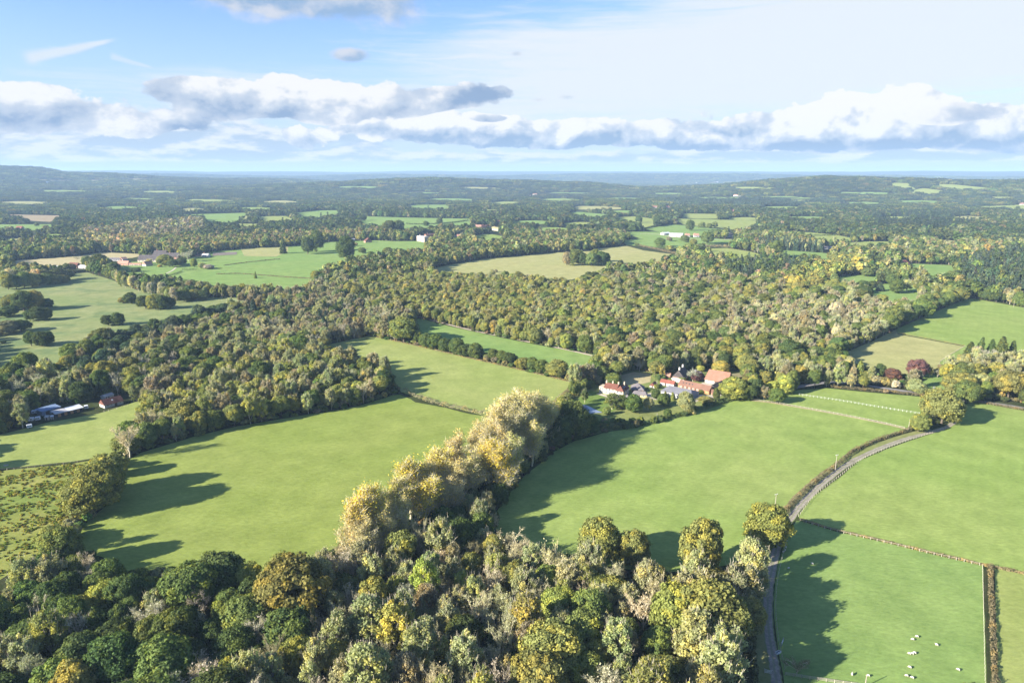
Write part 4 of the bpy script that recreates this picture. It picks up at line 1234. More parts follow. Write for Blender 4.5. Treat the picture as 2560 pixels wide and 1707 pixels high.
H_ = simple_house
H_('long_barn', (344, 655), (398, 655), 15, 4.0, 7.0, 'stone', 'dark', 'long barn with big dark roof in the old farm', 'barn', OG, 'x', 0, 6, 0)
H_('farm_house', (381, 645), (416, 645), 14, 5, 7.5, 'brick', 'dark', 'tall dark roofed house behind the long barn', 'house', OG, 'x', .3, 4, 1)
H_('farm_house', (414, 648), (446, 648), 12, 4.5, 6, 'brick', 'dark', 'lower dark roofed wing right of the tall roof', 'house', OG, 'x', 0, 4, 1)
H_('stable', (488, 642), (503, 642), 10, 3.0, 3.0, 'brick', 'dark', 'left stable of the pair right of the bare tree', 'stable', OG)
H_('stable', (504, 643), (520, 643), 10, 3.0, 3.0, 'white', 'palegrey', 'pale stable of the pair right of the bare tree', 'stable', OG)
H_('cottage', (355, 665), (365, 666), 12, 3.2, 4.0, 'white', 'pink', 'small pale gabled cottage in the old farm garden', 'cottage', OG, 'y', 0, 2, 0)
H_('cottage', (291, 663), (320, 664), 9, 3.0, 4.0, 'brick', 'pink', 'cottage with pinkish roof left in the old farm', 'cottage', OG, 'x', .4, 4, 1)
H_('garden_wall_house', (322, 664), (352, 664), 4, 2.4, 1.6, 'stone', 'pink', 'low building between the two pinkish cottages', 'outbuilding', OG, 'x', 0, 5, 0)
H_('pale_shed', (270, 653), (300, 653), 8, 3.4, 2.0, 'white', 'slate', 'white walled shed with slate roof at the back of the old farm', 'shed', OG, 'x', 0, 5, 0)
H_('pale_shed', (297, 652), (307, 653), 9, 3.2, 3.0, 'white', 'pink', 'small white gable at the back of the old farm', 'shed', OG, 'y', 0, 2, 0)
H_('dark_barn', (168, 669), (192, 670), 10, 3.6, 4.0, 'brick', 'redbrown', 'brown roofed barn at the left end of the old farm', 'barn', OG, 'x', .3, 3, 0)
H_('white_house', (196, 671), (216, 672), 8, 3.2, 2.0, 'white', 'palegrey', 'pale roofed house right of the brown roofed barn', 'house', OG, 'x', 0, 4, 0)


def tunnel(A, B, Rr, label):
    r, L = site('polytunnel', A, B, label, 'polytunnel', 'white tunnels by the old farm')
    c = MB(); n = 10
    for i in range(n):
        t0, t1 = math.pi * i / n, math.pi * (i + 1) / n
        c.poly([(0, Rr - Rr * math.cos(t0), Rr * .8 * math.sin(t0)), (0, Rr - Rr * math.cos(t1), Rr * .8 * math.sin(t1)), (L, Rr - Rr * math.cos(t1), Rr * .8 * math.sin(t1)), (L, Rr - Rr * math.cos(t0), Rr * .8 * math.sin(t0))])
    c.build('cover', M_VAN, r)
    for x in (0.0, L):
        e = MB(); e.poly([(x, Rr - Rr * math.cos(math.pi * i / n), Rr * .8 * math.sin(math.pi * i / n)) for i in range(n + 1)]); e.build('end_wall', M_FRAME, r)
    door(r, Rr, 0, 1.2, 1.9, None, 'left')


tunnel((112, 671), (132, 671), 3.6, 'left white polytunnel beside the wood')
tunnel((137, 670), (157, 669), 3.6, 'right white polytunnel beside the wood')
# mansion and village
FIELDS.append([(1038, 610), (1038, 588), (1072, 588), (1072, 610)])
r, L = site('mansion', (1042, 603), (1061, 606), 'square pale stone mansion with flat parapet on the parkland', 'mansion')
b = MB(); b.box(0, L, 0, 13, -.5, 11); b.build('wall', WALL['stone'], r)
b = MB(); b.box(-.3, L + .3, -.3, 13.3, 11.0, 11.5); b.box(1.0, L - 1, 1, 12, 11.5, 11.9); b.build('roof', ROOF['palegrey'], r)
for x in (3.5, L - 3.5): chimney(r.children[-1], x, 6.5, 11.9, 14.2, WALL['stone'], .7)
for zz in (1.0, 4.6, 8.2): windows(r, [(L * (k + .5) / 6, zz) for k in range(6)], 1.4, 2.2); windows(r, [(2.2, zz), (6.5, zz), (10.8, zz)], 1.4, 2.2, 'right', L)
door(r, L * .5, 0, 1.6, 2.6)
VG = 'houses of the village behind the mansion'
H_('long_house', (1066, 593), (1090, 591), 9, 4, 3.5, 'brick', 'orange', 'orange roofed service range behind the mansion', 'house', VG, 'x', 0, 5, 1)
H_('cottage', (1131, 597), (1141, 597), 9, 4, 3.5, 'white', 'slate', 'left white cottage right of the mansion', 'cottage', VG, 'x', 0, 3, 1)
H_('cottage', (1142, 595), (1152, 595), 9, 4, 3.5, 'white', 'pink', 'right white cottage with pinkish roof near the mansion', 'cottage', VG, 'x', 0, 3, 1)
H_('glasshouse', (1151, 590), (1165, 589), 5, 2.5, 1.6, 'white', 'white', 'white glasshouse right of the two cottages', 'glasshouse', VG, 'x', 0, 4, 0)
H_('village_house', (1186, 571), (1203, 571), 11, 5, 4.5, 'brick', 'pink', 'pinkish house at the left of the village', 'house', VG, 'x', 0, 4, 1)
H_('village_house', (1206, 570), (1224, 569), 10, 4, 4, 'brick', 'redbrown', 'long brown roofed house in the village', 'house', VG, 'x', 0, 5, 1)
H_('village_house', (1227, 575), (1246, 578), 12, 5, 4, 'cream', 'moss', 'cream house nearest the sunlit lawn', 'house', VG, 'x', 0, 4, 1)
H_('village_house', (1241, 560), (1251, 560), 10, 5, 5, 'white', 'red', 'red roofed house highest in the village', 'house', VG, 'x', .4, 3, 1)
H_('cottage', (914, 607), (930, 606), 9, 4, 5, 'brick', 'redbrown', 'steep roofed cottage on the parkland edge', 'cottage', 'lone houses in the country', 'y', 0, 3, 1)
H_('pavilion', (864, 603), (888, 602), 8, 3, 2, 'white', 'palegrey', 'long white roofed pavilion left of the parkland cottage', 'pavilion', 'lone houses in the country', 'x', 0, 5, 0)
# middle distance farm
MG = 'buildings of the farm far right of the middle'
H_('grey_barn', (1672, 592), (1706, 593), 26, 5, 3.5, 'palegrey' if False else 'grey', 'palegrey', 'large pale grey barn of the far farm', 'barn', MG, 'x', 0, 6, 0)
H_('farm_shed', (1660, 588), (1676, 587), 12, 4, 2.5, 'white', 'white', 'white shed left of the large grey barn', 'shed', MG, 'x', 0, 4, 0)
H_('farm_cottage', (1714, 593), (1725, 593), 11, 4.2, 4, 'white', 'pink', 'pale cottage just right of the large grey barn', 'cottage', MG, 'x', 0, 3, 1)
H_('farm_cottage', (1735, 593), (1748, 593), 11, 4.2, 4, 'white', 'pink', 'pinkish cottage farther right of the large grey barn', 'cottage', MG, 'x', 0, 3, 1)
H_('white_cottage', (1819, 593), (1835, 593), 11, 5, 4.5, 'white', 'slate', 'white cottage with steep slate roof below the pale field', 'cottage', MG, 'y', 0, 3, 1)
H_('white_house', (1868, 622), (1877, 622), 8, 3.5, 3, 'white', 'slate', 'tiny white house between the plantation trees', 'house', 'lone houses in the country', 'x', 0, 2, 0)
H_('white_shed', (2060, 624), (2076, 624), 12, 3.6, 2.2, 'white', 'slate', 'left white shed of the pair beyond the golden wood', 'shed', 'lone houses in the country', 'x', 0, 4, 0)
H_('white_shed', (2078, 624), (2095, 624), 12, 3.4, 1.8, 'white', 'palegrey', 'right white shed of the pair beyond the golden wood', 'shed', 'lone houses in the country', 'x', 0, 4, 0)
H_('red_house', (2249, 665), (2274, 664), 12, 3.2, 5.5, 'white', 'redbrown', 'house with large red brown roof in the right hand woods', 'house', 'lone houses in the country', 'x', .5, 4, 1)
H_('white_shed', (2182, 663), (2212, 661), 6, 2.6, 1.2, 'white', 'palegrey', 'long pale shed left of the red brown roofed house', 'shed', 'lone houses in the country', 'x', 0, 6, 0)
H_('house', (2143, 834), (2160, 831), 8, 3.0, 2.6, 'brick', 'slate', 'half hidden house in the brown wood', 'house', 'lone houses in the country', 'x', 0, 4, 1)
H_('house', (2060, 845), (2085, 843), 6, 2.2, 1.2, 'stone', 'pink', 'low pinkish shelter left of the half hidden house', 'shelter', 'lone houses in the country', 'x', 0, 4, 0)
for k, (x, y, w, wl, rf_, lab) in enumerate([(46, 576, 14, 'white', 'red', 'small red roofed house on the far left green field'), (1463, 508, 10, 'white', 'red', 'red roofed house far beyond the domed field'), (1638, 521, 12, 'white', 'orange', 'orange roofed house in the far trees'),
                                          (1672, 521, 14, 'brick', 'orange', 'orange house right of the first orange roof'), (1842, 491, 18, 'white', 'pink', 'pale farm at the edge of the thin far field'), (1338, 488, 10, 'white', 'pink', 'pinkish speck of a house in the middle distance'),
                                          (1830, 531, 10, 'brick', 'orange', 'orange roofed house near the small pale field'), (1790, 457, 12, 'white', 'white', 'white house below the far ridge'), (1738, 458, 10, 'white', 'palegrey', 'pale house left of the white ridge house'), (1130, 454, 12, 'white', 'pink', 'pale house on the middle ridge'),
                                          (1060, 453, 9, 'white', 'slate', 'left pale house on the middle ridge'), (120, 458, 14, 'white', 'white', 'white buildings below the left hill'), (1322, 490, 9, 'white', 'redbrown', 'tiny white house left of the pinkish speck'), (2555, 513, 10, 'white', 'orange', 'orange roofed house at the right frame edge')]):
    H_('distant_house', (x - w / 2, y), (x + w / 2, y), 14, 5.5, 5, wl, rf_, lab, 'house', 'specks of houses far away', 'x', 0, 4, 0, 2.0)

# ------------------------------------------------------------------ hedges
M_HEDGE = leaf_mat('hedge_leaves', False, .2)


def hedge(name, px, width, ht, tint, label, cat='hedge', dens=34, leaf=.34, rough=.35, group='hedges between the fields'):
    line = chaikin([(p.x, p.y) for p in (G(*q) for q in px)], 2, False)
    P = np.array(line); seg = np.diff(P, axis=0); ln = np.linalg.norm(seg, axis=1); cum = np.r_[0, np.cumsum(ln)]
    n = int(cum[-1] * dens)
    s = RNG.uniform(0, cum[-1], n); k = np.clip(np.searchsorted(cum, s) - 1, 0, len(seg) - 1)
    t = unit(seg)[k]; nn = np.stack([-t[:, 1], t[:, 0]], 1)
    base = P[k] + t * (s - cum[k])[:, None]
    wob = 1 + rough * hnoise(s, s * .3, 2.1, 3.3) + rough * .6 * hnoise(s, s * .2, .8, 1.7)
    a = RNG.uniform(0, math.pi, n)
    o = np.cos(a) * width / 2 * RNG.uniform(.75, 1.05, n) * wob; z = (.12 + .9 * np.sin(a) ** .6) * ht * RNG.uniform(.75, 1.05, n) * wob
    z = z * RNG.uniform(.35, 1, n) ** .4
    V0 = np.c_[base + nn * o[:, None], z]
    N = unit(np.c_[nn * np.cos(a)[:, None], np.sin(a)] + .6 * RNG.normal(size=(n, 3)))
    V, F = quad_cloud(V0, N, leaf, RNG)
    bo = np.repeat(np.clip(.5 + .5 * hnoise(s, s * .5, 3.0, 5.0), 0, 1), 4); lf = np.repeat(RNG.uniform(0, 1, n), 4)
    me = mesh_np(name, V, F, [M_HEDGE], {'bough': bo, 'leaf': lf})
    o_ = obj_me(name, me); o_.color = (*TINT[tint], 1)
    tag(o_, label, cat, group)


TINT['HB'] = (.165, .140, .080); TINT['HG'] = (.085, .095, .040); TINT['HT'] = (.22, .185, .095)
hedge('hedge', [(1953, 1292), (1975, 1264), (2032, 1209), (2088, 1170), (2131, 1130), (2198, 1100), (2277, 1077)], 2.2, 2.3, 'HB', 'brown clipped hedge along the left of the upper lane')
hedge('hedge', [(1894, 1372), (1884, 1426), (1880, 1520), (1881, 1620), (1890, 1760)], 2.2, 1.8, 'HG', 'dark hedge along the left of the lower lane')
hedge('hedge', [(2062, 967), (2165, 977), (2250, 984), (2328, 994)], 2.6, 2.2, 'HB', 'flat topped brown hedge above the paddock')
hedge('hedge', [(2110, 953), (2165, 958), (2230, 964), (2300, 976)], 2.2, 2.2, 'HB', 'second brown hedge beyond the road above the paddock')
hedge('hedge', [(2424, 1003), (2490, 1014), (2560, 1027), (2900, 1098)], 2.4, 2.0, 'HB', 'brown hedge along the road at the right edge')
hedge('hedge', [(2440, 990), (2500, 998), (2560, 1008), (2900, 1064)], 2.6, 2.6, 'HB', 'taller hedge beyond the road at the right edge')
hedge('hedge', [(2000, 1300), (2092, 1327), (2220, 1356), (2334, 1384), (2447, 1410), (2560, 1434), (2900, 1512)], 1.5, .9, 'HT', 'low straw coloured strip hedge above the sheep pasture')
hedge('hedge', [(2475, 1417), (2479, 1500), (2483, 1600), (2488, 1720), (2492, 1800)], 1.7, 1.7, 'HB', 'straight brown hedge running down to the bottom right')
hedge('hedge', [(1007, 980), (1040, 993), (1075, 1005), (1120, 1018), (1170, 1028), (1212, 1037)], 2.8, 2.6, 'RU', 'short russet bushy hedge between two pastures', dens=40, rough=.75)
hedge('hedge', [(1045, 796), (1100, 803), (1180, 822), (1278, 842), (1380, 862), (1470, 881)], 1.8, 1.2, 'HB', 'low brown hedge along the track by the big wood')
hedge('hedge', [(940, 842), (1040, 864), (1142, 888), (1278, 919), (1380, 943), (1430, 956)], 2.0, .9, 'HT', 'straw coloured grass bank under the hedgerow trees')
hedge('hedge', [(1560, 1074), (1606, 1063), (1652, 1052), (1720, 1036), (1783, 1017), (1826, 1001)], 3.0, 2.6, 'DG', 'dark hedge closing the farm garden from the pasture')
hedge('hedge', [(1435, 966), (1420, 984), (1398, 1002), (1380, 1020)], 4.5, 3.0, 'HB', 'brown bramble bank between the pasture and the farm pond', dens=60)
hedge('hedge', [(1452, 930), (1475, 918), (1496, 902)], 3.0, 2.2, 'HB', 'short dark hedge at the end of the bright green strip')
hedge('hedge', [(1630, 945), (1660, 950), (1690, 955)], 2.2, 2.4, 'MG', 'clipped green hedge behind the white stable')
hedge('hedge', [(1614, 973), (1632, 975), (1648, 979)], 1.5, 1.5, 'DG', 'short clipped hedge left of the grey barn')
hedge('hedge', [(275, 692), (300, 684), (330, 674)], 3.0, 3.0, 'DG', 'dark diagonal hedge at the old farm')
hedge('hedge', [(402, 693), (430, 688), (455, 680)], 3.0, 2.0, 'DG', 'thin hedge below the old farm garden')
hedge('hedge', [(455, 678), (475, 676), (495, 677)], 4.0, 4.0, 'DG', 'dark hedge right of the old farm garden')
hedge('hedge', [(560, 664), (620, 656), (700, 648)], 2.5, 1.4, 'HB', 'faint hedge line across the parkland', dens=12, leaf=.6)
hedge('hedge', [(540, 686), (590, 684), (650, 688), (710, 693), (780, 697)], 2.5, 1.4, 'HB', 'brown curved fence hedge low on the parkland', dens=12, leaf=.6)
hedge('hedge', [(530, 627), (600, 620), (700, 613)], 4.0, 3.0, 'DG', 'dark hedge along the top of the parkland', dens=14, leaf=.8)
hedge('hedge', [(1015, 561), (1070, 562), (1130, 558), (1170, 552)], 5.0, 4.0, 'DG', 'dark hedge across the fields behind the mansion', dens=14, leaf=1.0)
hedge('hedge', [(1612, 572), (1640, 566), (1678, 560)], 5.0, 3.5, 'DG', 'dark hedge left of the vivid green field', dens=14, leaf=1.0)
hedge('hedge', [(1960, 587), (2020, 590), (2088, 589)], 4.0, 3.0, 'DG', 'dark hedge dividing the pale right hand fields', dens=12, leaf=1.0)
hedge('hedge', [(1598, 616), (1640, 624), (1692, 636)], 5.0, 4.0, 'HB', 'brown hedge on the right rim of the domed field', dens=20, leaf=.7)
hedge('hedge', [(1760, 618), (1830, 618), (1880, 626), (1930, 640)], 6.0, 5.0, 'RU', 'brown thorn hedge above the small sunlit field', dens=26, leaf=.8)
hedge('hedge', [(1640, 618), (1690, 622), (1735, 624)], 4.0, 3.5, 'DG', 'dark hedge below the barn meadow', dens=14, leaf=.9)
hedge('hedge', [(2244, 832), (2330, 848), (2412, 865)], 1.2, .6, 'HT', 'pale grassy boundary between the dry field and the sloping pasture', dens=12)

# bracken tufts on the rough field at the left edge
BR = dict(p=[], idx=[], rot=[], scl=[], tint=[])
bp_ = FIELDS[2]
gx = np.array([(p.x, p.y) for p in (G(*q) for q in bp_)])
xx, yy = np.meshgrid(np.arange(gx[:, 0].min(), gx[:, 0].max(), 1.15), np.arange(gx[:, 1].min(), gx[:, 1].max(), 1.15))
xx = (xx + RNG.uniform(-.6, .6, xx.shape)).ravel(); yy = (yy + RNG.uniform(-.6, .6, yy.shape)).ravel()
k = inpoly(xx, yy, [tuple(q) for q in gx]) & (hnoise(xx * .55 + yy * .35, yy - xx * .5, 6.5, 2.0) + .6 * hnoise(xx, yy, 2.2, 4.0) + RNG.normal(0, .55, len(xx)) > .10)
tuft_q = make_oak(rg(300), .8, .8, .0, 8, 9, .42, 3, .3)[0]
tuft_m = mesh_np('bracken_tuft', tuft_q[0], tuft_q[1], [M_LEAF_I], {'bough': tuft_q[2], 'leaf': tuft_q[3]})
for a, b in zip(xx[k], yy[k]):
    BR['p'].append((a, b, 0)); BR['idx'].append(0); BR['rot'].append((0, 0, RNG.uniform(0, 6.28))); q = RNG.uniform(.45, .9); BR['scl'].append((q, q, q * RNG.uniform(.6, 1.1)))
    c = np.array([(.24, .28, .062), (.27, .24, .065), (.19, .255, .052), (.32, .31, .085)][int(RNG.integers(0, 4))]) * RNG.uniform(.7, 1.25); BR['tint'].append((*c, 1))

# ------------------------------------------------------------------ fences, poles, gate
M_POST = plain('grey_post_wood', (.42, .38, .31), .85, .2, 3.0); M_POLE = plain('pole_wood', (.33, .29, .24), .85, .2, 3.0); M_INS = plain('pale_insulator', (.70, .70, .68), .4, .05, 3.0)
_post = {}


def fence(px, gap, ht, mat, rails, label, name='fence', off=0.0, pw=.11, rail_h=.045):
    line = chaikin([(p.x, p.y) for p in (G(*q) for q in px)], 1 if len(px) > 2 else 0, False)
    P = [Vector((x, y, 0)) for x, y in line]
    if off:
        Q = []
        for i, p in enumerate(P):
            t = (P[min(i + 1, len(P) - 1)] - P[max(i - 1, 0)]).normalized(); Q.append(p + Vector((-t.y, t.x, 0)) * off)
        P = Q
    tot = sum((P[i + 1] - P[i]).length for i in range(len(P) - 1))
    gap = max(gap, tot / 99)
    root = empty(name, P[0]); tag(root, label, 'fence', 'post fences between the pastures')
    pts = []; acc = 0; nxt = 0
    for i in range(len(P) - 1):
        L = (P[i + 1] - P[i]).length
        while nxt <= acc + L:
            pts.append(P[i].lerp(P[i + 1], (nxt - acc) / L)); nxt += gap
        acc += L
    key = (ht, pw, mat.name)
    if key not in _post:
        b = MB(); b.box(-pw / 2, pw / 2, -pw / 2, pw / 2, -.3, ht); b.box(-pw / 2 + .02, pw / 2 - .02, -pw / 2 + .02, pw / 2 - .02, ht, ht + .03); _post[key] = b.mesh('post', mat)
    for p in pts:
        o = obj_me('post', _post[key], root); o.location = p - P[0] + Vector((0, 0, 0)); o.rotation_euler = (RNG.normal(0, .03), RNG.normal(0, .03), RNG.uniform(0, 3))
    for h in rails:
        b = MB()
        for a, c in zip(pts[:-1], pts[1:]):
            b.bar(a - P[0] + Vector((0, 0, h)), c - P[0] + Vector((0, 0, h)), rail_h, 4)
        b.build('rail', mat, root)


fence([(1998, 988), (2110, 1004), (2190, 1018), (2303, 1036)], 2.2, 1.25, M_FRAME, (.55, 1.1), 'white post and rail fence crossing the paddock', 'rail_fence', 0, .10, .024)
fence([(1870, 1000), (1926, 1006), (2065, 1030), (2198, 1056), (2270, 1073)], 2.4, 1.15, M_POST, (.5, 1.0), 'grey fence between the paddock and the wide pasture', 'rail_fence', 0, .12, .05)
strip('verge', [(1870, 1000), (1926, 1006), (2065, 1030), (2198, 1056), (2270, 1073)], 2.2, gmat('tan'), .075, 'pale dry grass strip under the paddock fence', 'verge')
fence([(2364, 1072), (2297, 1093), (2231, 1116), (2151, 1149), (2098, 1192), (2032, 1242), (1996, 1292)], 2.6, 1.15, M_POST, (1.0,), 'post fence along the right of the upper lane', 'fence', 0, .12, .03)
fence([(1975, 1330), (1955, 1394), (1942, 1459), (1938, 1523), (1944, 1588), (1951, 1627), (1962, 1676)], 2.6, 1.15, M_POST, (1.0,), 'post fence along the right of the lower lane', 'fence', 0, .12, .03)
fence([(2000, 1303), (2092, 1330), (2220, 1359), (2334, 1387), (2452, 1414)], 2.4, 1.15, M_POST, (1.0,), 'post fence along the upper side of the sheep pasture', 'fence', 0, .13, .03)
fence([(2456, 1416), (2458, 1500), (2460, 1600), (2463, 1720)], 2.0, 1.15, M_POST, (1.0,), 'post fence left of the straight brown hedge', 'fence', 0, .09, .018)
fence([(1963, 1688), (2010, 1696), (2060, 1703), (2120, 1712), (2260, 1730)], 2.2, 1.2, M_POST, (.45, .8, 1.12), 'pale rail fence along the bottom of the sheep pasture', 'rail_fence', 0, .13, .05)
fence([(0, 1177), (90, 1169), (175, 1158), (281, 1142)], 3.0, 1.1, M_POST, (1.0,), 'thin fence between the pale paddock and the bracken', 'fence', 0, .1, .025)
fence([(2412, 866), (2350, 903), (2348, 918)], 2.6, 1.1, M_POST, (1.0,), 'thin fence at the corner of the dry field', 'fence', 0, .1, .03)
fence([(260, 1030), (290, 1024), (320, 1014)], 2.4, 1.1, M_POST, (1.0,), 'short fence before the red roofed barn', 'fence', 0, .12, .03)


def gate(A, B, label):
    r, L = site('field_gate', A, B, label, 'gate', 'gates on the lane')
    for z in (.25, .5, .75, 1.0, 1.2):
        b = MB(); b.bar((0, 0, z), (L, 0, z), .03, 5); b.build('bar', M_INS, r)
    b = MB(); b.bar((.1, 0, .25), (L - .1, 0, 1.2), .03, 5); b.build('brace', M_INS, r)
    for x in (0, L):
        b = MB(); b.box(x - .1, x + .1, -.1, .1, -.3, 1.4); b.build('post', M_POST, r)


gate((1911, 1681), (1930, 1685), 'pale field gate left of the lane near the bottom edge')
gate((1953, 1615), (1958, 1603), 'open field gate right of the lane above the leafless tree')


def pole(A, top, label, arms=1, wide=1.6):
    a = G(*A)
    d = a.y * CP + H_CAM * SP
    lo, hi = 0, 30
    for _ in range(30):
        m = (lo + hi) / 2
        if proj((a.x, a.y, m))[1] > top: lo = m
        else: hi = m
    h = m
    o = empty('utility_pole', a, R(20)); tag(o, label, 'utility pole', 'wooden utility poles by the lane')
    b = MB(); b.bar((0, 0, -.3), (0, 0, h), .15, 10, .10); b.build('pole', M_POLE, o)
    for k in range(arms):
        z = h - .25 - k * .9
        b = MB(); b.box(-wide / 2, wide / 2, -.07, .07, z - .06, z + .06); ar = b.build('cross_arm', M_INS, o)
        for x in (-.42, 0, .42):
            b = MB(); b.lathe([(.0, 0), (.07, 0), (.05, .1), (.08, .16), (.0, .24)], 8, (x * wide, 0, z + .06)); b.build('insulator', M_INS, ar)
    return o, h


P1 = pole((2088, 1176), 1136, 'pole standing halfway along the upper lane hedge')
P2 = pole((1937, 1275), 1234, 'pole behind the round oak of the lower lane')
P3 = pole((2271, 1074), 1047, 'pole at the corner of the paddock fence', 0)
P4 = pole((2332, 990), 966, 'pole with double cross arms behind the lone lane oak', 2)
pole((2496, 915), 901, 'pole in front of the dark cypresses')
pole((2163, 1716), 1685, 'pole rising from the bottom edge of the sheep pasture', 0)
pole((1642, 968), 949, 'pale pole beside the white stable', 0)
pole((1777, 981), 962, 'pole at the end of the stable range', 0)
pole((2534, 768), 750, 'pole on the top edge of the sloping pasture', 0)
pole((1642, 1052), 1032, 'pole in the dark garden hedge', 0)

# ------------------------------------------------------------------ sheep
M_WOOL = plain('wool', (.56, .53, .45), .95, .12, 6.0, .1); M_FACE = plain('sheep_face', (.30, .25, .20), .9, .15, 8.0, .1)


def sheep_meshes():
    """one skinned body with legs and neck, grazing; the fleece and face are separate looks"""
    out = []
    for graze in (True, False):
        me = bpy.data.meshes.new('sheep_body')
        V = [(-.30, 0, .62), (0, 0, .66), (.30, 0, .64), (.46, 0, .72 if not graze else .58), (.60, 0, .88 if not graze else .36), (.76, 0, .84 if not graze else .16), (-.46, 0, .58)]
        E = [(0, 1), (1, 2), (2, 3), (3, 4), (4, 5), (0, 6)]
        Rd = [.27, .30, .25, .15, .10, .065, .10]
        for x, y in ((-.30, .15), (-.30, -.15), (.28, .14), (.28, -.14)):
            b = len(V); root = 0 if x < 0 else 2
            back = x < 0
            V += [(x, y, .44), (x + (-.05 if back else .01), y, .24), (x + (.0 if back else 0), y, .03)]; E += [(root, b), (b, b + 1), (b + 1, b + 2)]; Rd += [.10, .045, .04]
        me.from_pydata(V, E, [])
        o = bpy.data.objects.new('tmp', me); COL.objects.link(o)
        md = o.modifiers.new('skin', 'SKIN')
        me.skin_vertices[0].data[0].use_root = True
        for i, r_ in enumerate(Rd): me.skin_vertices[0].data[i].radius = (r_, r_)
        s = o.modifiers.new('sub', 'SUBSURF'); s.levels = 1; s.render_levels = 1
        dg = bpy.context.evaluated_depsgraph_get()
        m2 = bpy.data.meshes.new_from_object(o.evaluated_get(dg))
        bpy.data.objects.remove(o)
        m2.materials.clear(); m2.materials.append(M_WOOL); m2.materials.append(M_FACE)
        for p in m2.polygons:
            c = p.center
            p.material_index = 1 if (c.x > .56 or c.z < .30) else 0
            p.use_smooth = True
        hx, hz_ = (.60, .36) if graze else (.60, .90)
        e = MB()
        for sgn in (-1, 1):
            e.hexa([(hx - .03, sgn * .07, hz_ + .05), (hx + .03, sgn * .07, hz_ + .05), (hx + .03, sgn * .19, hz_ + .03), (hx - .03, sgn * .19, hz_ + .03), (hx - .02, sgn * .07, hz_ + .08), (hx + .02, sgn * .07, hz_ + .08), (hx + .02, sgn * .18, hz_ + .05), (hx - .02, sgn * .18, hz_ + .05)])
        out.append((m2, e.mesh('ear', M_FACE)))
    return out


SM = sheep_meshes()
for k, (x, y, rz, gz, lab) in enumerate([(2031, 1411, 2.9, 0, 'sheep standing apart high in the pasture near the tree shadow'), (1971, 1422, .3, 1, 'sheep lying in the shade lower left of the lone sheep'), (1965, 1370, 1.2, 1, 'topmost of the three shaded sheep by the lane'), (1958, 1381, .4, 1, 'leftmost of the three shaded sheep by the lane'),
                                  (1963, 1377, .9, 1, 'middle one of the three shaded sheep by the lane'), (2293, 1593, 2.8, 1, 'upper sheep of the pair above the close trio'), (2282, 1600, 2.9, 1, 'lower sheep of the pair above the close trio'), (2342, 1614, 2.7, 0, 'single sheep nearest the straight hedge, right of the trio'), (2274, 1636, 2.6, 1, 'left sheep of the close trio'),
                                  (2281, 1636, 2.6, 1, 'middle sheep of the close trio'), (2287, 1634, 2.6, 1, 'right sheep of the close trio'), (2275, 1670, 2.5, 1, 'single sheep straight below the close trio'), (2130, 1688, 1.0, 0, 'sheep left of the pole at the bottom edge'), (2171, 1691, 2.8, 1, 'sheep just right of the pole at the bottom edge'),
                                  (2267, 1691, 2.8, 1, 'left sheep of the pair at the bottom edge'), (2281, 1696, 2.5, 1, 'right sheep of the pair at the bottom edge'), (2396, 1676, 2.4, 1, 'sheep lowest by the straight hedge'), (2016, 1660, 2.7, 1, 'sheep right behind the leafless pinkish tree')]):
    body, ear = SM[0 if gz else 1]
    a = G(x, y)
    o = empty('sheep', a + Vector((0, 0, .02)), rz); o.scale = (.95, .95, .95)
    tag(o, lab, 'sheep', 'white sheep in the bottom right pasture')
    obj_me('body', body, o); obj_me('ear', ear, o)
# pale water trough by the lower lane and a bath in the left paddock
for A, lab, m in (((1945, 1632), 'pale trough at the lane side above the leafless tree', M_INS), ((15, 1164), 'grey trough on the left edge of the pale paddock', M_POST)):
    o = empty('water_trough', G(*A), .5); tag(o, lab, 'trough', 'water troughs')
    b = MB(); b.box(-.9, .9, -.4, -.32, 0, .6); b.box(-.9, .9, .32, .4, 0, .6); b.box(-.9, -.82, -.32, .32, 0, .6); b.box(.82, .9, -.32, .32, 0, .6); b.box(-.82, .82, -.32, .32, 0, .1); b.build('tub', m, o)
    b = MB(); b.box(-.81, .81, -.31, .31, .42, .46); b.build('water', M_GLASS, o)

# ------------------------------------------------------------------ which trees grow where (outlines in photograph pixels, read at mid crown)
def mixof(s):
    out = []
    for w in s.split():
        k, t, v = w.split(':')
        out.append((k, t, float(v)))
    return out


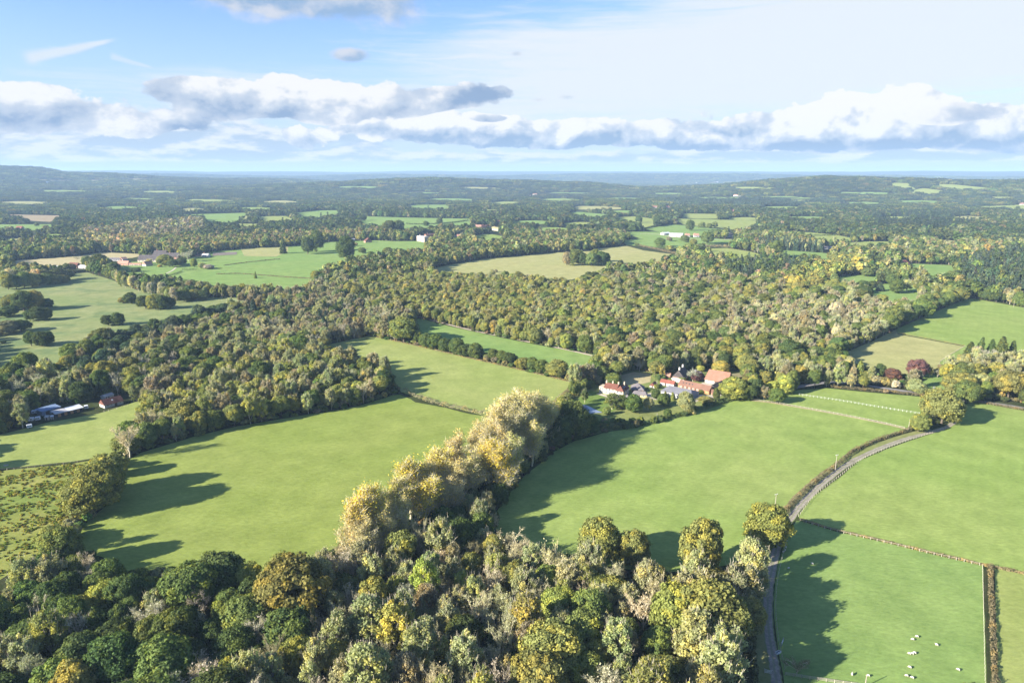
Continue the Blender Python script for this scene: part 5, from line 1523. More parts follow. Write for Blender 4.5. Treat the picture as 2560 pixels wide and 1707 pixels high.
REGIONS = [
    # name, outline, mixture, size
    ('far_cloud_shade', [(1650, 492), (1880, 496), (2110, 497), (2100, 507), (1900, 516), (1690, 514)], mixof('oak:DG:1 conifer:BG:5'), 1.0),  # a cloud's shadow put into the tree colours: darker conifers along this strip
    ('pale_row', [(200, 604), (205, 575), (340, 560), (505, 545), (515, 577), (330, 607), (240, 615)], mixof('feathery:GO:1.5 feathery:PB:2 feathery:RU:2 feathery:SG:1'), 1.0),
    ('russet_belt', [(280, 628), (300, 600), (700, 588), (960, 575), (940, 600), (700, 615), (480, 630)], mixof('oak:OL:2 oak:OR:1 feathery:RU:2 oak:MG:2 oak:DG:1 feathery:SG:1'), 1.0),
    ('conifer_edge', [(160, 915), (300, 830), (480, 768), (570, 752), (575, 785), (420, 830), (300, 880), (210, 930)], mixof('conifer:BG:.5 oak:BG:3 oak:DG:2 oak:MG:1.5'), .85),
    ('plantation', [(1900, 600), (1960, 596), (2060, 610), (2070, 632), (1960, 628), (1890, 622)], mixof('conifer:BG:4 feathery:SG:1'), .9),
    ('russet_wood', [(180, 880), (430, 830), (620, 745), (790, 700), (880, 730), (1030, 775), (1000, 830), (830, 850), (640, 840), (560, 800), (420, 850), (300, 905)],
     mixof('feathery:RU:2.2 feathery:SG:2.4 bare:GY:1 bare:PB:.8 oak:OL:1.4 oak:MG:1 conifer:BG:.5 oak:DG:.5'), .85),
    ('golden_plantation', [(880, 735), (960, 690), (1100, 678), (1350, 700), (1540, 700), (1520, 790), (1300, 842), (1150, 815), (1040, 788), (1000, 770)],
     mixof('oak:YG:2.2 oak:OL:3 feathery:YG:1.6 feathery:GO:.8 oak:MG:.8 feathery:SG:.6'), .72),
    ('golden_wood', [(1960, 700), (2040, 650), (2110, 640), (2165, 645), (2150, 690), (2060, 725), (1960, 745)], mixof('oak:GO:.5 oak:YG:2 oak:OL:3 oak:MG:.6'), .95),
    ('brown_wood', [(1700, 780), (1800, 755), (2060, 745), (2250, 745), (2240, 800), (2120, 860), (1960, 870), (1760, 830)],
     mixof('feathery:RU:1.6 feathery:SG:2.4 oak:MG:2 bare:PB:.4 oak:OL:1.8 feathery:PB:.4'), .85),
    ('oak_row', [(2060, 910), (2130, 850), (2300, 760), (2400, 695), (2470, 730), (2330, 790), (2130, 895)], mixof('oak:MG:3 oak:DG:2 oak:OL:1.6'), .95),
    ('right_conifers', [(2390, 650), (2560, 615), (2760, 610), (2760, 735), (2480, 735), (2400, 700)], mixof('conifer:BG:4 oak:MG:1 oak:DG:.8'), .95),
    ('mid_conifers', [(1800, 650), (1900, 645), (2060, 645), (1960, 682), (1830, 690)], mixof('conifer:BG:3 oak:DG:2 oak:MG:1'), .9),
    ('far_conifers', [(2180, 532), (2420, 530), (2440, 560), (2320, 575), (2190, 562)], mixof('conifer:BG:4 oak:MG:1'), 1.0),
    ('central_wood', [(1280, 705), (1600, 655), (2060, 690), (2180, 780), (2130, 900), (1900, 940), (1480, 895), (1380, 865), (1280, 845)],
     mixof('oak:MG:3 oak:OL:2.2 oak:DG:1.5 feathery:RU:1.2 feathery:SG:1.2 oak:YG:.6 bare:PB:.3'), .85),
    ('edge_wood', [(1880, 950), (2080, 880), (2330, 930), (2320, 985), (2000, 965)], mixof('feathery:SG:2 feathery:RU:1.6 oak:OL:1.2 shrub:RU:1 oak:MG:.8'), .75),
    ('willows', [(2400, 880), (2760, 850), (2760, 1010), (2440, 1000)], mixof('oak:SG:1.6 oak:OL:2 feathery:SG:1.6 oak:MG:1.2'), 1.05),
    ('left_band', [(-150, 1080), (-150, 880), (210, 900), (480, 830), (640, 800), (640, 845), (430, 955), (310, 1020), (180, 1030)],
     mixof('oak:DG:2 oak:MG:2 feathery:SG:1.3 bare:GY:.7 feathery:RU:.5 oak:OL:.8'), .95),
    ('left_wood', [(280, 1150), (330, 1040), (430, 955), (640, 842), (830, 850), (1000, 900), (1010, 985), (700, 1052), (400, 1120)],
     mixof('feathery:SG:3.2 oak:OL:2.2 oak:MG:2.2 oak:DG:1.2 feathery:YG:1 feathery:LI:.4 bare:PB:.6 feathery:RU:.5 oak:YG:.8'), .95),
    ('front_left', [(-200, 1330), (250, 1370), (640, 1400), (640, 1800), (-200, 1900)],
     mixof('oak:DG:4 oak:MG:5 oak:OL:1.4 oak:YG:.8 feathery:SG:.8 bare:GY:1.2 feathery:YG:.3'), 1.0),
    ('front_back_row', [(1220, 1310), (1460, 1320), (1720, 1340), (1720, 1500), (1330, 1490), (1220, 1470)], mixof('bare:PB:2.6 feathery:SG:3 oak:OL:1.6 feathery:YG:1 oak:MG:.5'), .95),
    ('front_right', [(1330, 1490), (1720, 1450), (1960, 1380), (1990, 1850), (1330, 1850)], mixof('oak:OL:4 oak:YG:1.4 oak:MG:1.8 feathery:SG:1.4 feathery:YG:.4 bare:PB:.6'), 1.14),
    ('front_middle', [(640, 1400), (1000, 1330), (1230, 1320), (1330, 1490), (1330, 1850), (620, 1850)],
     mixof('feathery:SG:5 feathery:LI:.5 feathery:YG:.8 bare:PB:1.8 bare:GY:1.2 bare:RU:1.0 oak:OL:1 oak:MG:1 oak:YG:.5 feathery:RU:.8 oak:DG:.5'), .92),
    ('poplar_belt', [(840, 1390), (900, 1250), (1180, 1050), (1480, 1060), (1500, 1090), (1330, 1190), (1230, 1320), (1000, 1400)], mixof('oak:DG:2 oak:MG:1.6 feathery:SG:1 bare:PB:.8 shrub:MG:1 shrub:DG:1'), .66),
    ('pond_side', [(1380, 1090), (1500, 1040), (1620, 1050), (1640, 1075), (1520, 1090), (1380, 1150)], mixof('shrub:DG:2 oak:DG:1 feathery:SG:1 feathery:RU:.6'), .7),
]
MIX_NEAR = mixof('oak:MG:3 oak:DG:2 oak:OL:1.8 feathery:SG:1.2 feathery:RU:.5')
MIX_FAR = mixof('oak:DG:4 oak:MG:3 oak:OL:1.0 oak:SG:.4 oak:RU:.2 conifer:BG:.8')
SIZE = dict(oak=(5.4, 13.5), feathery=(4.0, 14.5), bare=(3.6, 13.0), poplar=(4.6, 25.0), conifer=(3.3, 15.5), shrub=(2.4, 3.2))

TREES = []     # dicts: x y z kind tint R H label fixed


def plant(base, kind, tint, Rr, Ht, label=None, name=None, **kw):
    z = float(height(base[0], base[1]))
    TREES.append(dict(x=base[0], y=base[1], z=z, kind=kind, tint=tint, R=Rr, H=Ht, label=label, name=name, fixed=True, **kw))


def px_tree(sx, base_y, top_y, w, kind, tint, label=None, name=None, **kw):
    """a tree measured in the photograph: foot, top and width of its crown"""
    p = G(sx, base_y)
    d = p.y * CP - (p.z - H_CAM) * SP
    Rr = w / 2 * d / FPX
    lo, hi = 0.0, 60.0
    for _ in range(40):
        m = (lo + hi) / 2
        # the visible top of a crown lies behind its middle
        _, sy, _ = proj((p.x, p.y + Rr * .45, p.z + m * .93))
        if sy > top_y: lo = m
        else: hi = m
    # the foot is hidden under the crown: stand the tree a little behind its nearest edge
    plant((p.x, p.y + Rr * .3), kind, tint, Rr, max(m, Rr * .9), label, name, **kw)


def T_(sx, by, ty, w, kind, tint, label=None, **kw):
    if kind == 'oak' and 'model' not in kw: kw['model'] = 7 + int(sx) % 4
    px_tree(sx, by, ty, w, kind, tint, label, **kw)


# --- trees that stand out one by one
T_(2362, 1063, 982, 90, 'oak', 'OL', 'big solitary oak at the bend where the lane meets the road')
T_(2299, 1080, 1037, 42, 'oak', 'OL', 'small oak just left of the big solitary oak by the lane')
T_(1921, 1372, 1268, 97, 'oak', 'OL', 'round oak beside the lower lane at the end of the roadside hedge')
T_(1995, 1694, 1640, 66, 'bare', 'RU', 'leafless pinkish tree among the sheep by the lane')
T_(716, 1568, 1392, 162, 'oak', 'OR', 'great golden brown oak in the front wood', bough=1.25)
T_(937, 1552, 1450, 72, 'oak', 'YG', 'bright yellowish oak right of the great golden brown oak')
T_(1897, 1492, 1428, 46, 'feathery', 'SG', 'pale willow bush leaning over the lane')
T_(1497, 1412, 1303, 98, 'oak', 'OL', 'tall round oak on the rim of the front wood')
T_(1763, 1442, 1308, 100, 'oak', 'OL', 'tallest pale topped oak on the right rim of the front wood')
T_(1585, 1422, 1333, 72, 'oak', 'OL', 'smaller oak between the two tall oaks on the rim of the front wood')
T_(1790, 1640, 1470, 150, 'oak', 'OL', 'very broad spreading oak near the lane in the front wood')
T_(1872, 1600, 1490, 84, 'oak', 'OL', 'oak right beside the lane below the golden tipped oak')
T_(1850, 1520, 1425, 60, 'oak', 'GO', 'golden tipped oak above the lane')
T_(222, 1292, 1180, 118, 'oak', 'OL', 'large oak on the edge between the bracken and the big pasture')
T_(265, 1240, 1143, 88, 'oak', 'OL', 'brownish oak just behind the large oak by the bracken')
T_(132, 1378, 1316, 84, 'oak', 'OL', 'squat oak at the lower end of the bracken field')
T_(312, 1137, 1086, 62, 'oak', 'OL', 'oak at the tip of the long left wood')
T_(306, 1165, 1145, 28, 'shrub', 'RU', 'small grey brown bush under the oak at the wood tip')
T_(185, 1342, 1318, 30, 'shrub', 'RU', 'small grey bush at the bracken field corner')
HR = [(695, 205, 95, 150, 258, 'first small round tree of the hedgerow at its far end'), (775, 220, 80, 175, 268, 'second round tree from the far end of the hedgerow'),
      (905, 225, 200, 138, 318, 'tallest broad tree of the hedgerow'), (1010, 275, 75, 236, 322, 'bush tucked right of the tallest hedgerow tree'),
      (1075, 300, 110, 250, 350, 'dark rounded tree right of the tall hedgerow tree'), (1150, 300, 100, 255, 358, 'dark tree in the middle of the hedgerow clump'),
      (1215, 335, 95, 285, 385, 'low dark tree left of the hedgerow middle'), (1290, 345, 100, 292, 395, 'dark tree with red edge in the hedgerow'),
      (1365, 370, 105, 320, 418, 'wide dark tree past the hedgerow middle'), (1440, 380, 105, 325, 428, 'wide dark tree before the first hedgerow gap'),
      (1570, 405, 90, 370, 445, 'small tree after the first hedgerow gap'), (1630, 420, 70, 380, 455, 'narrow small tree of the hedgerow pair'), (1682, 430, 92, 385, 476, 'dark green tree ending the hedgerow pair'),
      (1790, 460, 95, 418, 512, 'orange tinged tree of the near hedgerow group'), (1850, 470, 85, 425, 518, 'round tree in the near hedgerow group'), (1925, 490, 100, 445, 533, 'green tree in the near hedgerow group'),
      (2030, 505, 140, 455, 566, 'last broad tree of the near hedgerow group'), (2125, 560, 50, 540, 588, 'russet bush in the near hedgerow gap'), (2225, 555, 130, 500, 612, 'dark oak where the hedgerow meets the farm')]
for x, y, w, t, b, lab in HR:
    tint = {'second': 'OL', 'first': 'OL', 'tallest': 'MG', 'orange': 'OR', 'russet': 'RU', 'last': 'OL'}.get(lab.split()[0], 'MG' if 'dark' not in lab else 'DG')
    T_(x / 2.94 + 700, b / 2.94 + 750, t / 2.94 + 750, w / 2.94, 'shrub' if 'bush' in lab else 'oak', tint, lab)
# clumps on the left meadow: (x, top, foot, width) in the photograph
MC = [(305, 744, 758, 22, 'OR', 'brown left half of the small meadow clump'), (324, 730, 759, 30, 'DG', 'dark right half of the small meadow clump'),
      (362, 742, 773, 34, 'DG', 'dark left tree of the long meadow clump'), (385, 738, 774, 34, 'OR', 'rusty middle tree of the long meadow clump'), (405, 740, 774, 30, 'DG', 'dark tree of the long meadow clump'), (424, 742, 772, 26, 'DG', 'dark right end of the long meadow clump'),
      (268, 787, 815, 32, 'DG', 'left half of the lone middle meadow clump'), (294, 785, 814, 30, 'DG', 'right half of the lone middle meadow clump'),
      (75, 830, 866, 36, 'DG', 'left tree of the nearest meadow clump'), (100, 828, 867, 40, 'DG', 'middle tree of the nearest meadow clump'), (121, 830, 862, 26, 'DG', 'right tree of the nearest meadow clump'),
      (72, 775, 803, 28, 'DG', 'left tree of the small dark clump by the left woods'), (94, 771, 803, 32, 'DG', 'middle tree of the small dark clump by the left woods'), (114, 774, 801, 24, 'DG', 'right tree of the small dark clump by the left woods'),
      (12, 800, 836, 50, 'RU', 'brownish bushes low at the left frame edge'), (48, 798, 830, 44, 'DG', 'dark bushy tree near the left frame edge'),
      (24, 736, 776, 44, 'OR', 'orange tinged oak in the dark copse at left'), (55, 730, 780, 56, 'DG', 'dark spreading oak in the copse at left'), (82, 732, 776, 40, 'OR', 'orange topped oak in the copse at left'), (112, 746, 772, 34, 'DG', 'low dark end of the copse at left'),
      (20, 762, 792, 44, 'DG', 'shadowed oak below the copse at left'), (8, 850, 858, 12, 'DG', 'tiny bush alone on the meadow'),
      (430, 722, 752, 30, 'OL', 'olive oak where the meadow meets the birch strip'), (458, 726, 754, 34, 'MG', 'green oak at the birch strip end'), (488, 722, 750, 34, 'OR', 'rusty oak at the birch strip end'), (505, 728, 750, 26, 'DG', 'dark oak closing the birch strip')]
for x, t, b, w, tint, lab in MC:
    T_(x, b, t, w, 'oak', tint, lab)
# wood on the upper left of the meadow
for k in range(17):
    x = 8 + k * 9.9; row = k % 2
    T_(x, 722 - .12 * x + row * 7 - 2, 682 - .02 * x + row * 8 - 3 * ((k * 7) % 3), 24 + (k * 5) % 9, ['feathery', 'oak', 'feathery', 'oak'][k % 4], ['SG', 'OL', 'PB', 'DG', 'YG', 'MG'][k % 6] if k < 12 else ['DG', 'OL'][k % 2], None)
# strip of young birches along the meadow's top edge
for k in range(30):
    x = 288 + k * 5.0 + (k * 37 % 5); y = 700 + (x - 288) * .31 + (k % 3) * 4
    T_(x, y + 4, y - 22 - (k * 13) % 9, 13 + (k * 7) % 6, ['feathery', 'feathery', 'oak', 'bare'][k % 4], ['SG', 'PB', 'MG', 'GY', 'OL', 'SG', 'BG'][k % 7], None)
for k in range(24):
    x = 512 + k * 7.2; y = 738 - 2 * (k % 3)
    T_(x, y + 6, y - 18 - (k * 11) % 8, 14 + (k * 5) % 6, ['feathery', 'oak', 'feathery'][k % 3], ['SG', 'OL', 'MG', 'YG', 'RU'][k % 5], None)
# farm garden trees: (x, y, w, top, foot) in a crop of the photograph
FG = [(1682, 350, 235, 250, 442, 'oak', 'YG', 'broad yellowish oak right of the farm courtyard'), (1850, 300, 130, 228, 385, 'oak', 'YG', 'yellowish tree behind the broad courtyard oak'),
      (2030, 300, 110, 258, 395, 'oak', 'LI', 'pale yellow topped small tree by the paddock corner'), (2150, 310, 150, 225, 392, 'oak', 'YG', 'yellow green oak over the paddock corner'),
      (1950, 385, 110, 330, 445, 'feathery', 'RU', 'brownish thin tree on the paddock corner'), (2215, 290, 110, 190, 375, 'oak', 'MG', 'darker oak behind the paddock corner'),
      (555, 470, 150, 398, 535, 'feathery', 'MG', 'left of the two round green trees before the farmhouse'), (640, 470, 120, 405, 525, 'oak', 'MG', 'dark green tree close before the farmhouse'),
      (755, 480, 150, 402, 560, 'oak', 'DG', 'dark green tree before the low outbuilding'), (1030, 440, 110, 378, 502, 'oak', 'MG', 'round tree before the grey barn'),
      (960, 385, 82, 350, 432, 'oak', 'DG', 'dark round tree at the corner of the grey barn'), (1230, 470, 155, 388, 565, 'oak', 'SG', 'large pale willow before the grey barn end'),
      (885, 480, 100, 425, 540, 'feathery', 'SG', 'thin pale tree in the lower garden'), (300, 400, 66, 345, 470, 'feathery', 'MG', 'slim tree left on the striped lawn'),
      (285, 215, 155, 150, 275, 'oak', 'OL', 'dark oak in the corner behind the farmhouse'), (420, 255, 90, 222, 300, 'oak', 'RU', 'brown bushy tree behind the farmhouse'), (345, 300, 80, 260, 335, 'oak', 'MG', 'green bushy tree left behind the farmhouse'),
      (550, 250, 165, 200, 305, 'oak', 'MG', 'wide green tree right behind the farmhouse'), (660, 110, 185, 20, 195, 'oak', 'SG', 'large pale yellowish tree behind the tan grass'), (510, 125, 72, 88, 170, 'conifer', 'BG', 'dark yew beside the pale yellowish tree'),
      (805, 130, 70, 72, 182, 'bare', 'GY', 'greyish pink bare birch behind the tan grass'), (1365, 155, 85, 128, 185, 'oak', 'LI', 'bright lime bush behind the brick house'), (1550, 140, 150, 88, 195, 'oak', 'GO', 'golden tree behind the orange roofed barn'),
      (1300, 220, 110, 150, 275, 'bare', 'GY', 'bare grey tree between the house and the barn'), (1320, 230, 90, 190, 275, 'oak', 'PU', 'dark purple tree between the house and the barn'), (1200, 245, 70, 220, 275, 'oak', 'OL', 'olive tree before the brick house'),
      (100, 490, 120, 410, 570, 'feathery', 'YG', 'yellow tinged tree left of the pond'), (165, 500, 110, 430, 560, 'oak', 'MG', 'green tree overhanging the pond'), (505, 545, 66, 505, 580, 'oak', 'MG', 'small tree right of the pond'),
      (1065, 555, 70, 525, 602, 'oak', 'DG', 'dark bush on the farm hedge'), (1110, 400, 42, 372, 442, 'conifer', 'OL', 'small cypress before the grey barn'), (1042, 390, 50, 362, 440, 'conifer', 'OL', 'cypress left of the small cypress by the barn'),
      (1510, 400, 60, 345, 455, 'oak', 'MG', 'dark narrow tree at the stable end'), (1410, 440, 130, 410, 480, 'feathery', 'YG', 'yellowish bush by the gravel drive'), (1010, 200, 60, 130, 240, 'feathery', 'GO', 'golden birch behind the little pink shed'),
      (920, 160, 60, 120, 200, 'feathery', 'PB', 'pale birch left of the golden birch'), (1050, 140, 70, 105, 185, 'oak', 'LI', 'lime green tree behind the little pink shed'), (1150, 95, 110, 50, 150, 'oak', 'SG', 'pale willow behind the brick house'),
      (1000, 270, 110, 225, 262, 'shrub', 'DG', 'dark clipped shrubs behind the white stable'), (960, 320, 50, 300, 340, 'shrub', 'OL', 'olive shrub before the white gabled shed'),
      (1370, 360, 50, 345, 378, 'shrub', 'MG', 'shrub before the orange stable'), (1215, 300, 40, 290, 320, 'shrub', 'OL', 'small shrub at the stable wall')]
for x, y, w, t, b, kd, tn, lab in FG:
    T_(x / 3.675 + 1380, b / 3.675 + 880, t / 3.675 + 880, w / 3.675, kd, tn, lab)
# garden trees by the road on the right, in another crop
RGT = [(1580, 210, 170, 98, 322, 'conifer', 'DG', 'leftmost dark cypress of the group in the green pasture', 1), (1712, 170, 130, 35, 300, 'conifer', 'DG', 'tall dark cypress second from left in the pasture group', 1),
       (1880, 170, 120, 60, 290, 'conifer', 'DG', 'dark cypress in the middle of the pasture group', 1), (2040, 170, 190, 25, 310, 'conifer', 'DG', 'widest dark cypress of the pasture group', 1), (2185, 190, 130, 80, 290, 'conifer', 'DG', 'rightmost dark cypress of the pasture group', 1),
       (830, 460, 265, 350, 590, 'oak', 'PU', 'large purple leaved tree in the garden by the road', 0), (480, 540, 220, 478, 645, 'oak', 'PU', 'lower purplish tree left of the large purple tree', 0),
       (1460, 480, 195, 403, 560, 'oak', 'RD', 'rust red tree in the garden by the road', 0), (1270, 500, 200, 410, 625, 'oak', 'GO', 'golden tree beside the rust red tree', 0), (830, 740, 240, 640, 850, 'oak', 'SG', 'pale willow above the roadside hedge', 0),
       (1480, 670, 420, 545, 870, 'oak', 'OL', 'spreading oak behind the road junction', 0), (1530, 830, 130, 748, 925, 'feathery', 'OR', 'small orange tree by the road junction', 0), (-15, 500, 140, 370, 640, 'conifer', 'YG', 'cone shaped yellow green cypress by the road', 1),
       (1000, 520, 90, 450, 600, 'feathery', 'OL', 'thin tree right of the large purple tree', 0), (1120, 540, 90, 480, 600, 'bare', 'GY', 'small bare tree on the garden lawn', 0), (740, 600, 150, 560, 660, 'oak', 'DG', 'dark bush before the large purple tree', 0),
       (250, 640, 160, 590, 700, 'shrub', 'RU', 'russet shrub behind the roadside hedge', 0), (400, 660, 160, 600, 730, 'shrub', 'OR', 'orange brown shrub behind the roadside hedge', 0), (520, 700, 150, 650, 745, 'shrub', 'GY', 'grey shrub behind the roadside hedge', 0),
       (60, 670, 160, 620, 715, 'shrub', 'SG', 'pale shrub behind the roadside hedge by the cypress', 0), (300, 480, 130, 420, 590, 'oak', 'DG', 'dark tree between the cypress and the purplish tree', 0), (190, 520, 100, 440, 610, 'conifer', 'BG', 'blue green fir right of the yellow green cypress', 0),
       (1850, 230, 160, 190, 380, 'bare', 'GY', 'bare grey tree before the dark cypresses', 0), (1600, 440, 160, 390, 510, 'feathery', 'RU', 'russet tree right of the rust red tree', 0), (1400, 370, 90, 335, 420, 'oak', 'BG', 'blue green bush above the rust red tree', 0)]
for x, y, w, t, b, kd, tn, lab, bl in RGT:
    T_(x / 5.737 + 2150, b / 5.737 + 840, t / 5.737 + 840, w / 5.737, kd, tn, lab, **(dict(model=3 + int(x) % 2) if bl else {}))
# parkland and far field trees: (x, foot, top, width)
PK = [(862, 653, 598, 40, 'oak', 'DG', 'great dark cedar on the parkland'), (768, 636, 592, 30, 'oak', 'DG', 'left of the two big trees on the dry parkland'), (790, 630, 582, 32, 'oak', 'DG', 'right of the two big trees on the dry parkland'),
      (707, 634, 600, 18, 'conifer', 'DG', 'dark fir alone on the dry parkland'), (906, 634, 620, 18, 'oak', 'MG', 'small round tree on the parkland right of the cedar'), (888, 615, 606, 12, 'oak', 'RU', 'small brown tree on the parkland near the cottage'),
      (968, 636, 618, 24, 'oak', 'MG', 'round tree at the lower rim of the parkland'), (1598, 557, 541, 16, 'oak', 'DG', 'lone dark tree in the pale hedged field'), (1648, 562, 538, 21, 'oak', 'DG', 'taller dark tree in the field hedge'), (1675, 560, 547, 16, 'oak', 'OL', 'olive tree in the field hedge'),
      (1597, 575, 557, 17, 'oak', 'DG', 'dark tree at the left end of the vivid field'), (1725, 577, 552, 20, 'oak', 'DG', 'dark tree on the vivid field edge'), (1754, 570, 557, 16, 'oak', 'MG', 'round tree on the vivid field edge'), (1773, 571, 559, 13, 'oak', 'MG', 'smaller round tree on the vivid field edge'), (1787, 570, 555, 15, 'oak', 'MG', 'rightmost round tree on the vivid field edge'),
      (1714, 606, 590, 20, 'oak', 'MG', 'round tree before the grey barn far off'), (1650, 618, 597, 26, 'oak', 'MG', 'tree at the left of the barn meadow'), (1734, 612, 599, 18, 'oak', 'OL', 'olive tree at the right of the barn meadow'), (1724, 622, 608, 20, 'oak', 'OL', 'olive tree low on the barn meadow'), (1674, 603, 593, 14, 'oak', 'RU', 'brown bush on the barn meadow'),
      (1938, 644, 606, 40, 'oak', 'MG', 'large green tree on the narrow green field'), (1768, 610, 579, 30, 'oak', 'MG', 'tall tree right of the barn meadow'), (1792, 592, 572, 38, 'oak', 'MG', 'broad tree above the white cottage'), (1893, 622, 602, 18, 'oak', 'LI', 'lime green round tree by the plantation'), (1862, 624, 606, 12, 'feathery', 'YG', 'slim yellowish tree by the tiny white house'),
      (1417, 664, 632, 20, 'oak', 'RU', 'rusty tree on the left end of the field copse'), (1434, 664, 628, 28, 'oak', 'MG', 'green oak in the field copse'), (1456, 664, 630, 30, 'oak', 'DG', 'dark oak in the middle of the field copse'), (1480, 666, 630, 30, 'oak', 'MG', 'oak right of the field copse middle'), (1504, 664, 628, 30, 'oak', 'DG', 'dark oak at the right end of the field copse'), (1516, 662, 632, 22, 'oak', 'DG', 'small dark oak closing the field copse'), (1445, 656, 626, 28, 'oak', 'OL', 'olive oak behind the field copse'), (1490, 656, 626, 26, 'oak', 'MG', 'oak standing behind the field copse'),
      (1240, 681, 674, 10, 'shrub', 'RU', 'small bush on the rim of the domed field'), (1593, 616, 608, 12, 'shrub', 'MG', 'bush on the hedge of the domed field'), (1675, 626, 618, 24, 'shrub', 'OL', 'olive bushes on the corner of the domed field'),
      (1098, 560, 546, 14, 'oak', 'DG', 'round tree on the hedge behind the mansion'), (1064, 567, 552, 12, 'oak', 'DG', 'second round tree on the hedge behind the mansion'), (995, 578, 552, 24, 'oak', 'DG', 'tall dark tree at the left of the mansion fields'), (970, 590, 556, 40, 'oak', 'DG', 'great dark oak left of the mansion'), (903, 552, 538, 22, 'oak', 'DG', 'dark oak on the sunny field edge'), (860, 536, 518, 30, 'oak', 'DG', 'dark tree clump by the sunny field'), (915, 540, 520, 32, 'oak', 'DG', 'broad dark tree above the mansion fields'),
      (2180, 719, 702, 24, 'oak', 'DG', 'dark tree at the left of the orchard clearing'), (2202, 728, 708, 20, 'conifer', 'BG', 'blue green fir in the orchard clearing'), (2245, 734, 700, 32, 'oak', 'DG', 'dark round tree in the orchard clearing'), (2268, 730, 700, 24, 'feathery', 'SG', 'thin pale tree in the orchard clearing'), (2298, 734, 690, 34, 'feathery', 'OL', 'tall thin tree right in the orchard clearing'), (2230, 712, 688, 30, 'oak', 'MG', 'green tree at the top of the orchard clearing'), (2172, 692, 668, 26, 'oak', 'MG', 'round green tree above the curved clearing'), (2262, 700, 676, 34, 'oak', 'MG', 'oak between the two right hand clearings'),
      (2445, 523, 514, 12, 'oak', 'DG', 'tiny tree on the far pale field at right'), (2510, 525, 517, 12, 'oak', 'DG', 'second tiny tree on the far pale field at right'), (2545, 522, 516, 8, 'oak', 'DG', 'third tiny tree on the far pale field at right'), (638, 696, 680, 9, 'conifer', 'OL', 'thin sapling alone on the green parkland'), (437, 700, 690, 12, 'conifer', 'DG', 'left of two small dark conifers on the parkland'), (450, 700, 690, 11, 'conifer', 'DG', 'right of two small dark conifers on the parkland'),
      (90, 566, 558, 10, 'oak', 'MG', 'round tree on the far left green field'), (215, 668, 642, 26, 'oak', 'MG', 'tree left of the old farm'), (242, 676, 640, 36, 'oak', 'DG', 'large dark tree before the old farm'), (282, 682, 658, 30, 'oak', 'MG', 'rounded grey green tree before the old farm'), (172, 680, 658, 34, 'oak', 'RU', 'brown green tree by the white tunnels'), (188, 654, 640, 18, 'bare', 'GY', 'bare tree left behind the old farm'),
      (408, 664, 636, 34, 'oak', 'OL', 'olive tree before the long dark roof'), (430, 668, 650, 24, 'oak', 'DG', 'dark tree in the old farm garden'), (470, 654, 626, 40, 'bare', 'GY', 'large pale grey bare tree right of the long dark roof'), (410, 664, 655, 10, 'oak', 'YE', 'small yellow bush in the old farm garden'), (398, 668, 662, 10, 'oak', 'GO', 'golden bush in the old farm garden'), (485, 668, 648, 16, 'oak', 'OL', 'olive tree by the old farm paddock'), (503, 672, 658, 18, 'oak', 'SG', 'pale tree by the old farm paddock'), (522, 673, 662, 22, 'oak', 'GY', 'grey bush by the old farm paddock'), (450, 664, 646, 24, 'oak', 'DG', 'shadowy tree behind the old farm garden'), (372, 660, 648, 18, 'feathery', 'PB', 'thin pale tree before the long dark roof'), (300, 690, 678, 18, 'oak', 'BG', 'blue green bush below the old farm'), (338, 680, 670, 20, 'oak', 'DG', 'dark hedge tree below the old farm')]
for x, b, t, w, kd, tn, lab in PK:
    T_(x, b, t, w, kd, tn, lab)
# the tall poplars: (foot x, foot y, height, radius, tint)
PO = [(905, 1392, 27, 5.6, 'YE'), (882, 1412, 24, 4.6, 'CR'), (925, 1422, 21, 4.4, 'CR'), (962, 1404, 20, 4.2, 'CR'), (945, 1372, 27, 5.0, 'YE'), (985, 1342, 26, 5.2, 'GO'), (1010, 1368, 22, 4.6, 'CR'), (1028, 1310, 28, 5.4, 'YE'), (1062, 1328, 23, 4.8, 'YE'), (1072, 1285, 26, 5.0, 'CR'), (1098, 1308, 21, 4.8, 'CR'),
      (1110, 1258, 28, 5.4, 'YE'), (1142, 1280, 24, 5.0, 'CR'), (1150, 1228, 29, 5.6, 'CR'), (1178, 1258, 24, 5.0, 'CR'), (1185, 1205, 30, 5.6, 'CR'), (1222, 1240, 27, 5.4, 'YE'), (1262, 1250, 27, 5.6, 'YE'), (1222, 1178, 31, 5.8, 'CR'),
      (1250, 1196, 31, 5.6, 'CR'), (1285, 1205, 25, 5.0, 'CR'), (1250, 1150, 32, 6.0, 'CR'), (1282, 1160, 33, 6.0, 'CR'), (1275, 1125, 32, 6.2, 'GO'), (1312, 1135, 34, 6.4, 'CR'), (1300, 1105, 30, 6.0, 'GO'), (1335, 1112, 30, 6.0, 'CR'), (1362, 1118, 26, 5.6, 'CR'),
      (1380, 1100, 22, 5.0, 'CR'), (1330, 1165, 24, 5.0, 'CR'), (1395, 1078, 17, 4.4, 'YE'), (1205, 1222, 26, 5.0, 'CR'), (1130, 1300, 20, 4.6, 'CR')]
for k, (x, y, h, r, tn) in enumerate(PO):
    p = G(x, y)
    plant((p.x, p.y), 'poplar', tn, r * 1.14, h, None, model=(2 if tn == 'CR' else [0, 1, 3, 4][k % 4]) if k % 7 else 4)

# ------------------------------------------------------------------ fill the woods
ALLF = FIELDS


